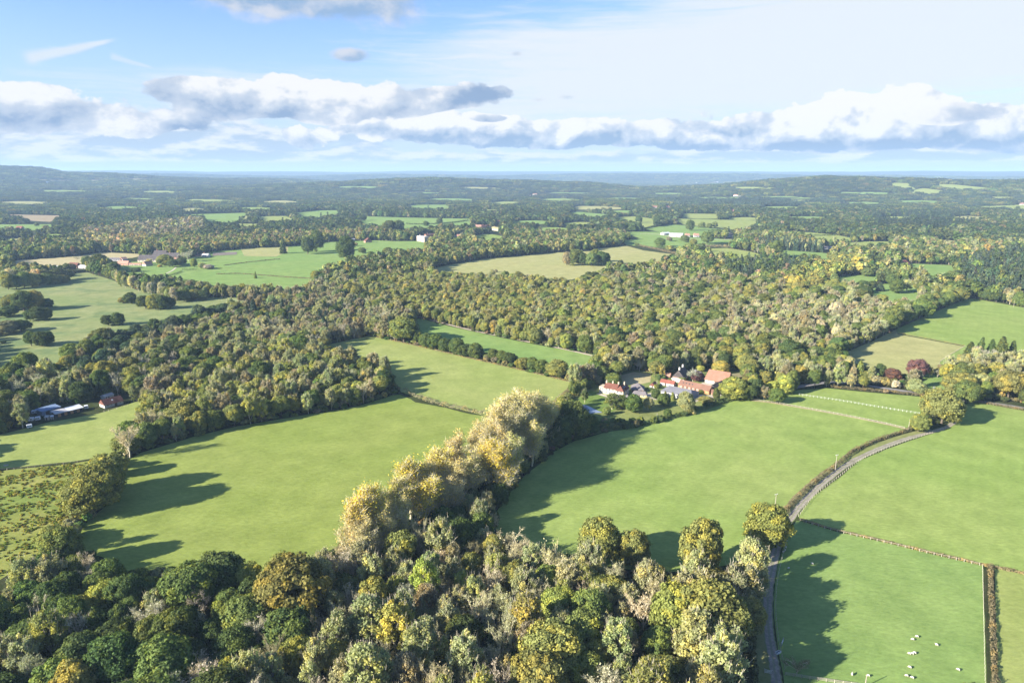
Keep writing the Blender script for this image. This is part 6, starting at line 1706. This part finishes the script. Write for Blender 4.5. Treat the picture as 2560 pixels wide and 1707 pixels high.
def clear_of_fields(x, y, z, Ht, far=False):
    ok = np.ones(len(x), bool)
    fr = [(0.0, 1)] + ([(.45, 1), (.82, 1)] if not far else [(.4, 1), (.85, 1)])
    for f, _ in fr:
        sx, sy, d = proj(np.stack([x, y, z + Ht * f], -1))
        for poly in (ALLF + FEET if f == 0 else ALLF):
            P = np.array(poly)
            b = (sx > P[:, 0].min()) & (sx < P[:, 0].max()) & (sy > P[:, 1].min()) & (sy < P[:, 1].max()) & ok
            if b.any():
                i = np.nonzero(b)[0]
                ok[i[inpoly(sx[i], sy[i], poly)]] = False
    return ok


def region_of(sx, sy):
    out = np.full(len(sx), -1)
    for k in range(len(REGIONS) - 1, -1, -1):
        out[inpoly(sx, sy, REGIONS[k][1])] = k
    return out


def choose(mix, n, rng):
    w = np.array([m[2] for m in mix]); w = w / w.sum()
    return rng.choice(len(mix), n, p=w)


rngS = np.random.default_rng(11)
cell = {}
CS = 7.0


def near_ok(x, y, r, k=.76):
    cx_, cy_ = int(x // CS), int(y // CS)
    for a in (-2, -1, 0, 1, 2):
        for b in (-2, -1, 0, 1, 2):
            for (X, Y, q) in cell.get((cx_ + a, cy_ + b), ()):
                if (X - x) ** 2 + (Y - y) ** 2 < ((r + q) * k) ** 2: return False
    return True


for t in TREES:
    if t['y'] < 1100: cell.setdefault((int(t['x'] // CS), int(t['y'] // CS)), []).append((t['x'], t['y'], t['R'] * .9 if t['kind'] != 'poplar' else t['R'] * .55))


def wood_points(r0, r1, step, rng):
    """jittered grid over the seen sector"""
    xs, ys = np.meshgrid(np.arange(-r1, r1, step), np.arange(0, r1, step * .87))
    xs = xs + (np.arange(xs.shape[0]) % 2)[:, None] * step / 2
    x = (xs + rng.uniform(-.42, .42, xs.shape) * step).ravel(); y = (ys + rng.uniform(-.42, .42, ys.shape) * step).ravel()
    r = np.hypot(x, y)
    k = (r >= r0) & (r < r1) & (y > 100)
    x, y = x[k], y[k]
    z = height(x, y)
    sx, sy, d = proj(np.stack([x, y, z + 7], -1))
    k = (sx > -300) & (sx < 2900) & (sy < 1860) & (d > 60)
    return x[k], y[k], z[k]


# near: trees of real size set so that crowns touch
NEAR = 950
x, y, z = wood_points(120, NEAR, 3.4, rngS)
k = clear_of_fields(x, y, z, np.full(len(x), 12.0))
x, y, z = x[k], y[k], z[k]
sx, sy, d = proj(np.stack([x, y, z + 9], -1))
reg = region_of(sx, sy)
for i in rngS.permutation(len(x)):
    m, s = (REGIONS[reg[i]][2], REGIONS[reg[i]][3]) if reg[i] >= 0 else (MIX_NEAR, .95)
    kd, tn, _ = m[int(choose(m, 1, rngS)[0])]
    R0, H0 = SIZE[kd]
    f = float(np.clip(rngS.normal(1, .26), .5, 1.7)) * s
    if kd == 'oak' and rngS.random() < .12: f *= 1.25
    Rr = R0 * f
    if not near_ok(x[i], y[i], Rr, .67 if kd != 'bare' else .60): continue
    cell.setdefault((int(x[i] // CS), int(y[i] // CS)), []).append((x[i], y[i], Rr))
    TREES.append(dict(x=float(x[i]), y=float(y[i]), z=0.0, kind=kd, tint=tn, R=Rr, H=H0 * f ** .7 * float(rngS.uniform(.88, 1.12)), fixed=False, reg=int(reg[i]), label=None, name=None))
N_NEAR = len(TREES)

MASS = dict(p=[], idx=[], rot=[], scl=[], tint=[])
PROTO = []       # (name, mesh) in order
pidx = {}


def proto(kind, v):
    key = (kind, v)
    if key not in pidx:
        pidx[key] = len(PROTO); PROTO.append(('proto_%03d' % len(PROTO), MODEL[kind][v]['joined']))
    return pidx[key]


def jitter_tint(tn, rng, amt=.16, k=1.0):
    c = np.array(TINT[tn]) * k
    return c * np.exp(rng.normal(0, amt)) * np.exp(rng.normal(0, amt * .45, 3))


def add_mass(x, y, z, kind, v, Rr, Ht, col, rng, tilt=.05):
    md = MODEL[kind][v]
    MASS['p'].append((x, y, z)); MASS['idx'].append(proto(kind, v))
    MASS['rot'].append((rng.normal(0, tilt), rng.normal(0, tilt), rng.uniform(0, 6.283)))
    MASS['scl'].append((Rr / md['R'], Rr / md['R'], Ht / md['H'])); MASS['tint'].append((col[0], col[1], col[2], 1.0))


def scatter_far(r0, r1, step, suffix, rng, mixd):
    x, y, z = wood_points(r0, r1, step, rng)
    k = clear_of_fields(x, y, z, np.full(len(x), 12.0), True)
    x, y, z = x[k], y[k], z[k]
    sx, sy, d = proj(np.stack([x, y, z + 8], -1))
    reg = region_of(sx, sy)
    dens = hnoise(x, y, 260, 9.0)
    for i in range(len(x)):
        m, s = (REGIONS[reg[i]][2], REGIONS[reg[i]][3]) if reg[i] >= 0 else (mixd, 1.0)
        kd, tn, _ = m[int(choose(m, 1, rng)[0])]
        if kd in ('shrub',): kd = 'oak'
        R0, H0 = SIZE[kd]
        f = float(np.clip(rng.normal(1.0, .2), .6, 1.6)) * max(s, .8)
        col = jitter_tint(tn, rng) * ((1.0 if suffix == '_b' else .80) + .16 * dens[i])
        kk = {'feathery': 'oak', 'bare': 'oak', 'poplar': 'poplar_b'}.get(kd, kd) + suffix if suffix == '_c' and kd in ('feathery', 'bare') else kd + suffix
        if kk not in MODEL: kk = {'poplar_c': 'poplar_b', 'bare_c': 'bare_b'}.get(kk, 'oak' + suffix)
        Rm = {'_b': 1.06, '_c': 1.12}[suffix]
        add_mass(x[i], y[i], z[i], kk, int(rng.integers(0, len(MODEL[kk]))), R0 * f * Rm * step / 9.5 if kd != 'poplar' else R0 * f, H0 * f * rng.uniform(.85, 1.15) * (.85 if kd == 'poplar' else 1), col, rng)


scatter_far(NEAR, 1700, 8.6, '_b', rngS, MIX_NEAR)
scatter_far(1700, 3000, 10.5, '_c', rngS, MIX_FAR)


def scatter_groves(r0, r1, step, rng):
    x, y, z = wood_points(r0, r1, step, rng)
    k = clear_of_fields(x, y, z, np.full(len(x), 10.0), True)
    x, y, z = x[k], y[k], z[k]
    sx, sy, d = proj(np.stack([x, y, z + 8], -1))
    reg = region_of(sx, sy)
    dens = hnoise(x, y, 620, 9.0)
    for i in range(len(x)):
        tn = ['DG', 'MG', 'DG', 'BG', 'DG', 'BG', 'MG', 'OL'][int(rng.integers(0, 8))]
        if reg[i] >= 0 and REGIONS[reg[i]][0] == 'far_cloud_shade': tn = 'BG'  # the cloud shadow again, painted as a darker tint
        g = step / 34.0 * 1.25
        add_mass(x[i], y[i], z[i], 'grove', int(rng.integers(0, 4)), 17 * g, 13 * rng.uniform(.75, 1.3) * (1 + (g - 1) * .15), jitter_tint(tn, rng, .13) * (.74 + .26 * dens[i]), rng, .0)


scatter_groves(3000, 4800, 32, rngS)
scatter_groves(4800, 8600, 52, rngS)
scatter_groves(8600, 14500, 95, rngS)

# ------------------------------------------------------------------ which near trees show: a coarse depth picture
GW, GH, GS = 640, 427, 4.0
zb = np.full((GH, GW), -1, np.int32)
order = sorted(range(N_NEAR), key=lambda i: math.hypot(TREES[i]['x'], TREES[i]['y']))
seen = np.zeros(N_NEAR, int)
for i in order:
    t = TREES[i]
    cz = t['z'] + t['H'] * .58
    a, b, d = proj((t['x'], t['y'], cz))
    rx = t['R'] * FPX / d / GS * .92; ry = t['H'] * .42 * FPX / d / GS * .95
    cx_, cy_ = a / GS, b / GS
    x0, x1 = max(0, int(cx_ - rx)), min(GW, int(cx_ + rx) + 1); y0, y1 = max(0, int(cy_ - ry)), min(GH, int(cy_ + ry) + 1)
    if x1 <= x0 or y1 <= y0: continue
    yy, xx = np.mgrid[y0:y1, x0:x1]
    e = (((xx + .5 - cx_) / max(rx, .5)) ** 2 + ((yy + .5 - cy_) / max(ry, .5)) ** 2) < 1
    sub = zb[y0:y1, x0:x1]
    fr = e & (sub < 0)
    sub[fr] = i
    seen[i] = fr.sum()
LIMIT = dict(oak=300, feathery=230, bare=110, poplar=60, conifer=60, shrub=40)
pick = set()
for kd, lim in LIMIT.items():
    c = [i for i in range(N_NEAR) if TREES[i]['kind'] == kd and not TREES[i]['label'] and seen[i] >= (14 if kd != 'poplar' else 1)]
    n_fix = sum(1 for t in TREES if t['kind'] == kd and t['label'])
    c.sort(key=lambda i: -seen[i])
    pick |= set(c[:max(0, lim - n_fix)])

NAMES = dict(oak='oak_tree', feathery='ash_tree', bare='bare_tree', poplar='poplar_tree', conifer='conifer_tree', shrub='shrub')
CATS = dict(oak='oak tree', feathery='ash tree', bare='bare tree', poplar='poplar tree', conifer='conifer', shrub='shrub')
PHRASE = dict(oak='round leafy tree', feathery='feathery tree', bare='leafless twiggy tree', poplar='tall poplar', conifer='conifer', shrub='low bush')
GROUPS = dict(oak='round leafy trees of the woods and hedgerows', feathery='feathery trees of the woods', bare='leafless trees of the woods', poplar='poplars between the two big pastures', conifer='dark conifers', shrub='bushes at the field edges')
ORD = ['closest', 'second closest', 'third closest', 'fourth closest', 'fifth closest', 'sixth closest', 'seventh closest', 'eighth closest', 'ninth closest', 'tenth closest', 'eleventh closest', 'twelfth closest', 'thirteenth closest',
       'fourteenth closest', 'fifteenth closest', 'sixteenth closest', 'seventeenth closest', 'eighteenth closest', 'nineteenth closest', 'twentieth closest'] + ['%dth closest' % k for k in range(21, 90)]
LM = [('great golden brown oak', 716, 1480), ('bright yellowish oak', 937, 1500), ('tall rim oak', 1497, 1350), ('tallest rim oak', 1763, 1370), ('broad spreading oak', 1790, 1550), ('lower lane oak', 1921, 1320), ('large bracken oak', 222, 1240),
      ('squat bracken oak', 132, 1345), ('nearest yellow poplar', 905, 1300), ('brightest yellow poplars', 1262, 1180), ('farm pond', 1460, 1028), ('red roofed barn', 285, 1005), ('silver roofed shed', 170, 1030), ('wood tip oak', 312, 1110), ('cream farmhouse', 1530, 985),
      ('orange roofed barn', 1800, 940), ('tallest hedgerow tree', 1007, 830), ('bottom left corner', 0, 1707), ('bottom edge middle', 1280, 1707), ('purple garden tree', 2295, 920), ('short russet hedge', 1110, 1015), ('lone lane oak', 2362, 1020), ('left edge middle', 0, 960)]


def auto_labels(items):
    """colour, kind, and how near it stands to which side of something one can find"""
    buckets = {}
    for t in items:
        a, b, d = proj((t['x'], t['y'], t['z'] + t['H'] * .55))
        j = min(range(len(LM)), key=lambda k: math.hypot(LM[k][1] - a, (LM[k][2] - b) * 1.3))
        dx, dy = a - LM[j][1], b - LM[j][2]
        side = ('right of' if dx > 0 else 'left of') if abs(dx) > abs(dy) * 1.1 else ('below' if dy > 0 else 'above')
        buckets.setdefault((t['kind'], t['tint'], j, side), []).append((math.hypot(dx, dy), id(t), t))
    for (kd, tn, j, side), L in buckets.items():
        L.sort(key=lambda q: q[0])
        for n, (_, _, t) in enumerate(L):
            if len(L) == 1: t['label'] = '%s %s, only one %s %s' % (COLWORD[tn], PHRASE[kd], side, LM[j][0])
            else: t['label'] = '%s %s, %s of these %s %s' % (COLWORD[tn], PHRASE[kd], ORD[n], side, LM[j][0])


auto_labels([TREES[i] for i in sorted(pick)])


def build_tree(t, rng):
    kd = t['kind']; v = t.get('model')
    v = int(rng.integers(0, len(MODEL[kd]))) if v is None else v % len(MODEL[kd])
    md = MODEL[kd][v]
    root = empty(NAMES[kd], (t['x'], t['y'], t['z'] - .05), rng.uniform(0, 6.283))
    root.rotation_euler = (rng.normal(0, .03), rng.normal(0, .03), root.rotation_euler[2])
    s = t['R'] / md['R']
    root.scale = (s * rng.uniform(.93, 1.07), s * rng.uniform(.93, 1.07), t['H'] / md['H'])
    tag(root, t['label'], CATS[kd], GROUPS[kd])
    c = jitter_tint(t['tint'], rng, .10)
    for part in ('trunk', 'crown'):
        o = obj_me(part, md[part], root)
        o.color = (c[0], c[1], c[2], 1)


rngB = np.random.default_rng(5)
n_ind = 0
for i, t in enumerate(TREES):
    if t['label']:
        build_tree(t, rngB); n_ind += 1
    else:
        kd = t['kind']
        v = t.get('model'); v = int(rngB.integers(0, len(MODEL[kd]))) if v is None else v % len(MODEL[kd])
        add_mass(t['x'], t['y'], t['z'], kd, v, t['R'], t['H'], jitter_tint(t['tint'], rngB, .10), rngB)
# undergrowth between the near trunks
x, y, z = wood_points(120, 620, 5.2, rngS)
k = clear_of_fields(x, y, z, np.full(len(x), 3.0))
for a, b in zip(x[k], y[k]):
    add_mass(a, b, 0.0, 'shrub', int(rngB.integers(0, 4)), rngB.uniform(1.7, 3.2), rngB.uniform(1.6, 4.2), jitter_tint(['DG', 'DG', 'MG', 'RU', 'OL'][int(rngB.integers(0, 5))], rngB, .2), rngB)


def mass_object(name, M, protos, label, cat):
    """one object for what nobody could count: instances on points"""
    me = bpy.data.meshes.new(name)
    P = np.array(M['p'], np.float32)
    me.vertices.add(len(P)); me.vertices.foreach_set('co', P.ravel())
    a = me.attributes.new('idx', 'INT', 'POINT'); a.data.foreach_set('value', np.array(M['idx'], np.int32))
    for nm in ('rot', 'scl'):
        a = me.attributes.new(nm, 'FLOAT_VECTOR', 'POINT'); a.data.foreach_set('vector', np.array(M[nm], np.float32).ravel())
    a = me.attributes.new('tint', 'FLOAT_COLOR', 'POINT'); a.data.foreach_set('color', np.array(M['tint'], np.float32).ravel())
    o = obj_me(name, me)
    pc = bpy.data.collections.new(name + '_kinds')
    for nm, m in protos:
        pc.objects.link(bpy.data.objects.new(nm, m))
    ng = bpy.data.node_groups.new(name + '_nodes', 'GeometryNodeTree')
    ng.interface.new_socket('Geometry', in_out='INPUT', socket_type='NodeSocketGeometry')
    ng.interface.new_socket('Geometry', in_out='OUTPUT', socket_type='NodeSocketGeometry')
    gi = ng.nodes.new('NodeGroupInput'); go = ng.nodes.new('NodeGroupOutput')
    ci = ng.nodes.new('GeometryNodeCollectionInfo')
    ci.inputs['Collection'].default_value = pc
    ci.inputs['Separate Children'].default_value = True
    ci.inputs['Reset Children'].default_value = True
    ip = ng.nodes.new('GeometryNodeInstanceOnPoints')
    ip.inputs['Pick Instance'].default_value = True

    def na(nm, typ):
        n = ng.nodes.new('GeometryNodeInputNamedAttribute'); n.data_type = typ
        n.inputs[0].default_value = nm
        return [s for s in n.outputs if s.enabled][0]
    L = ng.links
    L.new(gi.outputs[0], ip.inputs['Points']); L.new(ci.outputs[0], ip.inputs['Instance'])
    L.new(na('idx', 'INT'), ip.inputs['Instance Index']); L.new(na('rot', 'FLOAT_VECTOR'), ip.inputs['Rotation']); L.new(na('scl', 'FLOAT_VECTOR'), ip.inputs['Scale'])
    L.new(ip.outputs[0], go.inputs[0])
    md = o.modifiers.new('scatter', 'NODES'); md.node_group = ng
    tag(o, label, cat, kind='stuff')
    return o


print('trees near', N_NEAR, 'individual', n_ind, 'mass', len(MASS['p']))
mass_object('woodland', MASS, PROTO, 'endless autumn woodland filling the valley to the horizon', 'woodland')

mass_object('bracken', BR, [('proto_bracken', tuft_m)], 'tufts of orange and green bracken on the rough field', 'bracken')

# ------------------------------------------------------------------ light, sky and air
sun_d = bpy.data.lights.new("sun", 'SUN')
sun_d.energy = 5.0
sun_d.angle = R(.55)
sun_d.color = (1.0, .925, .80)
sun = bpy.data.objects.new("sun", sun_d)
COL.objects.link(sun)
Ld = Vector((math.cos(SUN_TRAVEL) * math.cos(SUN_EL), math.sin(SUN_TRAVEL) * math.cos(SUN_EL), -math.sin(SUN_EL)))
sun.rotation_euler = Ld.to_track_quat('-Z', 'Y').to_euler()
sun.location = (-300, -150, 400)

world = bpy.data.worlds.new("World")
SC.world = world
world.use_nodes = True
world.node_tree.nodes.clear()
W = NT(world.node_tree)
wout = W.new('ShaderNodeOutputWorld')
bg = W.new('ShaderNodeBackground')
SKY_S = .10
bg.inputs[1].default_value = SKY_S
W.put(wout.inputs[0], bg.outputs[0])
sky = W.new('ShaderNodeTexSky', sky_type='NISHITA')
sky.sun_disc = False
sky.sun_elevation = SUN_EL
# the sun stands opposite to the way its light travels
sky.sun_rotation = math.atan2(-Ld.x, -Ld.y)
sky.altitude = 100
sky.air_density = 1.0
sky.dust_density = .6
sky.ozone_density = 2.0
gen = W.new('ShaderNodeTexCoord').outputs['Generated']
sep = W.new('ShaderNodeSeparateXYZ'); W.put(sep.inputs[0], gen)
X_, Y_, Z_ = sep.outputs
AZ = W.m('ARCTAN2', X_, Y_)                       # 0 = straight ahead, radians
EL = W.m('ARCSINE', Z_)
KD = 1.0 / (SKY_S * 2 ** EXPOSURE)                # turns a display level into sky radiance


def lin(c):
    return tuple((x / 12.92 if x <= .04045 else ((x + .055) / 1.055) ** 2.4) for x in c)


def skycol(r, g, b):
    l = lin((r / 255, g / 255, b / 255))
    return (l[0] * KD, l[1] * KD, l[2] * KD, 1)


def azel(sx, sy):
    dx, du = (sx - CX) / FPX, (CY - sy) / FPX
    d = np.array([dx, CP + du * SP, -SP + du * CP]); d /= np.linalg.norm(d)
    return math.atan2(d[0], d[1]), math.asin(d[2])


def blob(sx, sy, wx, wy, weight):
    """soft elliptical patch of sky: weight at its middle, 0 outside"""
    a, e = azel(sx, sy)
    u = W.m('MULTIPLY', W.m('SUBTRACT', AZ, a), FPX / wx * 1.0)
    v = W.m('MULTIPLY', W.m('SUBTRACT', EL, e), FPX / wy)
    r2 = W.m('ADD', W.m('MULTIPLY', u, u), W.m('MULTIPLY', v, v))
    return W.m('MULTIPLY', W.m('POWER', 2.7183, W.m('MULTIPLY', r2, -1.0)), weight)


def total(items):
    t = items[0]
    for i in items[1:]: t = W.m('ADD', t, i)
    return t


# clear air: Nishita, washed paler towards the horizon by a little haze
base = W.mix(1.0, sky.outputs[0], (.50, .57, .74, 1), 'MULTIPLY')
hz = W.ramp(EL, -.03, .24)
base = W.mix(W.m('MULTIPLY', W.m('SUBTRACT', 1.0, hz), .96), base, skycol(204, 223, 241))
# high thin veil, broad on the right, in streaks on the left
pv = W.xyz(AZ, W.m('MULTIPLY', EL, 3.2), 0.0)
streak = W.noise(W.mapv(pv, (1.1, 4.2, 1), rot=(0, 0, R(14))), 3.4, 4, .6, dist=.5)
wisp = W.noise(W.mapv(pv, (2.0, 8.0, 1), rot=(0, 0, R(16)), loc=(4, 2, 0)), 4.2, 5, .66, dist=.8)
env = total([blob(1700, 190, 560, 105, 1.05), blob(2300, 40, 620, 95, 1.0), blob(950, 262, 560, 52, .70), blob(420, 208, 330, 26, .42), blob(1250, 120, 260, 46, .42),
             blob(600, 190, 220, 26, .30), blob(2250, 265, 480, 45, -.10), blob(3000, 100, 900, 200, .8), blob(120, 60, 420, 110, -.30), blob(620, 90, 380, 60, -.12)])
vs = W.m('ADD', env, W.m('MULTIPLY', W.m('SUBTRACT', streak, .5), 1.15))
vs = W.m('ADD', vs, W.m('MULTIPLY', W.m('SUBTRACT', wisp, .5), 1.5))
veil = W.m('MULTIPLY', W.ramp(vs, .05, 1.3), .95)
base = W.mix(veil, base, skycol(236, 243, 249))


def segment(x0, y0, x1, y1, w, soft):
    """an old vapour trail: distance to a short line, with ragged edges"""
    a0, e0 = azel(x0, y0); a1, e1 = azel(x1, y1)
    L = math.hypot(a1 - a0, e1 - e0); ca, sa = (a1 - a0) / L, (e1 - e0) / L
    da = W.m('SUBTRACT', AZ, a0); de = W.m('SUBTRACT', EL, e0)
    t = W.m('DIVIDE', W.m('ADD', W.m('MULTIPLY', da, ca), W.m('MULTIPLY', de, sa)), L)
    d = W.m('ABSOLUTE', W.m('SUBTRACT', W.m('MULTIPLY', de, ca), W.m('MULTIPLY', da, sa)))
    ww = W.m('MULTIPLY', W.m('MULTIPLY', W.m('SUBTRACT', 1.25, t), w / FPX), W.m('MULTIPLY_ADD', wisp, 1.6, .2))
    k = W.m('SUBTRACT', 1.0, W.ramp(W.m('DIVIDE', d, W.m('MAXIMUM', ww, 1e-5)), .2, 1.0))
    ends = W.m('MULTIPLY', W.ramp(t, 0, .12), W.m('SUBTRACT', 1.0, W.ramp(t, .8, 1.0)))
    return W.m('MULTIPLY', W.m('MULTIPLY', k, ends), soft)


base = W.mix(segment(50, 152, 300, 96, 15, .95), base, skycol(226, 237, 247))
base = W.mix(segment(270, 140, 390, 172, 9, .6), base, skycol(226, 237, 247))


def heap(sx, sy, wx, wy, weight, flat=1.5):
    """envelope of one cloud: round top, flatter base; also says which side of it faces the sun"""
    a, e = azel(sx, sy)
    u = W.m('MULTIPLY', W.m('SUBTRACT', AZ, a), FPX / wx)
    v = W.m('MULTIPLY', W.m('SUBTRACT', EL, e), FPX / wy)
    vb = W.m('MULTIPLY', W.m('MINIMUM', v, 0.0), flat - 1.0)
    v2 = W.m('ADD', v, vb)
    r2 = W.m('ADD', W.m('MULTIPLY', u, u), W.m('MULTIPLY', v2, v2))
    g = W.m('MULTIPLY', W.m('POWER', 2.7183, W.m('MULTIPLY', r2, -1.0)), weight)
    s = W.m('MULTIPLY', g, W.m('SUBTRACT', W.m('MULTIPLY', v, .9), W.m('MULTIPLY', u, .35)))
    return g, s


def cumulus(heaps, seed, fx, fy, gain, lo, hi, octaves, rough, du, kn=2.2, ks=.9):
    """heaped clouds: cover, and how much each bit faces the sun"""
    env = total([h[0] for h in heaps]); side = total([h[1] for h in heaps])

    def dens(da, de, oc):
        v = W.xyz(W.m('ADD', AZ, da + seed), W.m('ADD', EL, de), seed * .37)
        return W.noise(W.mapv(v, (fx, fy, 1)), 1.0, oc, rough, dist=.15)
    n0 = dens(0, 0, octaves)
    n1 = dens(du[0], du[1], octaves - 2)
    f = W.m('ADD', env, W.m('MULTIPLY', W.m('MULTIPLY', W.m('SUBTRACT', n0, .5), gain), W.ramp(env, .04, .45)))
    mask = W.ramp(f, lo, hi)
    thin = W.m('SUBTRACT', 1.0, W.ramp(f, lo, lo + .75))
    sh = W.m('ADD', W.m('MULTIPLY', W.m('SUBTRACT', n0, n1), kn), W.m('MULTIPLY', side, ks))
    sh = W.m('ADD', sh, W.m('MULTIPLY', thin, .22))
    return mask, f, sh


# far, low and flat: the small clouds near the horizon
mk, f, sh = cumulus([heap(300, 374, 700, 32, .58), heap(1280, 398, 1500, 17, .56), heap(2200, 388, 700, 22, .62), heap(700, 350, 420, 36, .55), heap(120, 322, 420, 50, .60), heap(420, 290, 300, 40, .42), heap(2560, 372, 400, 22, .5), heap(520, 380, 200, 16, .4)],
                    2.3, 12.0, 44.0, 2.4, .36, .80, 6, .6, (-.008, .008), 2.6, .4)
c_low = W.mix(W.ramp(sh, -.10, .34), skycol(184, 205, 229), skycol(244, 246, 249))
base = W.mix(W.m('MULTIPLY', mk, .85), base, c_low)

# the main bank of cumulus, the farther row first
mk, f, sh = cumulus([heap(760, 350, 90, 34, .75), heap(900, 322, 120, 44, .95), heap(1060, 318, 110, 44, 1.0), heap(1190, 335, 120, 38, .9), heap(1330, 345, 140, 34, .9), heap(1480, 340, 150, 34, .95), heap(1640, 340, 130, 34, .9), heap(1780, 345, 120, 36, .9),
                     heap(1960, 335, 170, 40, 1.0), heap(2160, 340, 200, 40, 1.05), heap(2380, 340, 220, 40, 1.05), heap(2600, 330, 200, 44, 1.0), heap(2900, 320, 250, 50, 1.0), heap(2040, 290, 62, 30, 1.0), heap(2205, 282, 105, 46, 1.35), heap(2150, 262, 50, 26, .7), heap(2260, 268, 60, 26, .7)],
                    .7, 16.0, 22.0, 3.4, .44, .56, 8, .56, (-.012, .014), 3.6, .42)
t = W.m('ADD', sh, total([blob(2210, 265, 150, 40, .55), blob(2040, 282, 80, 24, .40), blob(1000, 300, 220, 30, .22), blob(1200, 374, 700, 12, -.35), blob(2000, 370, 700, 14, -.35), blob(1800, 320, 120, 40, -.15)]))
c_far = W.mix(W.ramp(t, -.50, .08), skycol(150, 178, 212), skycol(207, 219, 235))
c_far = W.mix(W.ramp(t, .0, .48), c_far, skycol(255, 254, 253))
base = W.mix(W.m('MULTIPLY', mk, .97), base, c_far)

# the nearer, greyer row
mk, f, sh = cumulus([heap(90, 268, 150, 40, .95), heap(-60, 290, 160, 44, .9), heap(-400, 290, 300, 60, .9), heap(326, 312, 66, 34, 1.0), heap(430, 315, 90, 26, .62), heap(500, 235, 110, 32, .85), heap(620, 258, 110, 40, .80), heap(740, 250, 100, 46, 1.0), heap(880, 240, 130, 48, 1.1), heap(800, 285, 160, 34, .75), heap(1000, 268, 90, 26, .6),
                     heap(1210, 230, 120, 26, 1.0, 1.0), heap(1120, 248, 70, 18, .7, 1.0), heap(1225, 296, 50, 10, .62, 1.0), heap(1810, 292, 70, 32, .72), heap(2440, 280, 100, 28, .95), heap(2380, 295, 80, 18, .6)],
                    3.9, 12.0, 17.0, 3.3, .42, .58, 8, .56, (-.014, .018), 3.4, .42)
t = W.m('ADD', sh, total([blob(1210, 234, 150, 36, -.60), blob(1225, 296, 60, 14, -.4), blob(520, 240, 150, 30, -.22), blob(430, 322, 90, 24, -.40), blob(330, 300, 60, 26, .35), blob(760, 230, 90, 30, .28), blob(880, 222, 90, 26, .30), blob(90, 250, 130, 24, .25), blob(1000, 285, 90, 20, -.3), blob(2440, 276, 110, 30, .12)]))
c_near = W.mix(W.ramp(t, -.60, .06), skycol(140, 167, 203), skycol(200, 212, 229))
c_near = W.mix(W.ramp(t, -.02, .50), c_near, skycol(253, 252, 251))
base = W.mix(W.m('MULTIPLY', mk, .95), base, c_near)

# nearer scraps: the grey one at the top edge, small dark ones in front of the veil
mk, f, sh = cumulus([heap(840, -12, 240, 64, 1.1, 1.0), heap(610, 0, 130, 30, .75, 1.0), heap(876, 140, 44, 15, 1.0, 1.0), heap(1290, 135, 18, 9, .66, 1.0), heap(1422, 243, 30, 10, .85, 1.0), heap(1345, 250, 26, 7, .62, 1.0), heap(1562, 224, 20, 7, .62, 1.0), heap(820, -220, 500, 120, .5, 1.0)],
                    5.1, 13.0, 20.0, 2.0, .36, .95, 7, .6, (-.012, .012), 2.2, .15)
c_top = W.mix(W.ramp(sh, -.30, .40), skycol(152, 183, 217), skycol(222, 226, 234))
base = W.mix(W.m('MULTIPLY', mk, .90), base, c_top)
W.put(bg.inputs[0], base)
try:
    world.cycles.sampling_method = 'MANUAL'; world.cycles.sample_map_resolution = 512
except Exception:
    pass

# the air itself
hm = bpy.data.materials.new('air')
hm.use_nodes = True
hm.node_tree.nodes.clear()
A = NT(hm.node_tree)
ao = A.new('ShaderNodeOutputMaterial')
pvn = A.new('ShaderNodeVolumePrincipled')
pvn.inputs['Color'].default_value = (.45, .66, .92, 1)
pvn.inputs['Density'].default_value = HAZE_D
pvn.inputs['Anisotropy'].default_value = 0.0
A.put(ao.inputs['Volume'], pvn.outputs[0])
hb = MB().box(-20500, 20500, -20500, 20500, -2.0, 330.0)
ho = hb.build('haze', hm)
tag(ho, 'thin blue autumn haze over the whole valley', 'haze', kind='stuff')
ho.display_type = 'WIRE'

SC.view_settings.view_transform = 'Standard'
SC.view_settings.look = 'None'
SC.view_settings.exposure = EXPOSURE
SC.view_settings.gamma = 1.0
SC.view_settings.use_curve_mapping = False
cy = SC.cycles
cy.use_denoising = True
try:
    cy.denoiser = 'OPENIMAGEDENOISE'
    cy.denoising_input_passes = 'RGB_ALBEDO_NORMAL'
    cy.denoising_prefilter = 'ACCURATE'
except Exception:
    pass
cy.max_bounces = 4; cy.diffuse_bounces = 2; cy.glossy_bounces = 2; cy.transmission_bounces = 2; cy.transparent_max_bounces = 4
cy.volume_bounces = 0
cy.use_adaptive_sampling = True
cy.adaptive_threshold = .01
cy.sample_clamp_indirect = 4.0
cy.caustics_reflective = False; cy.caustics_refractive = False
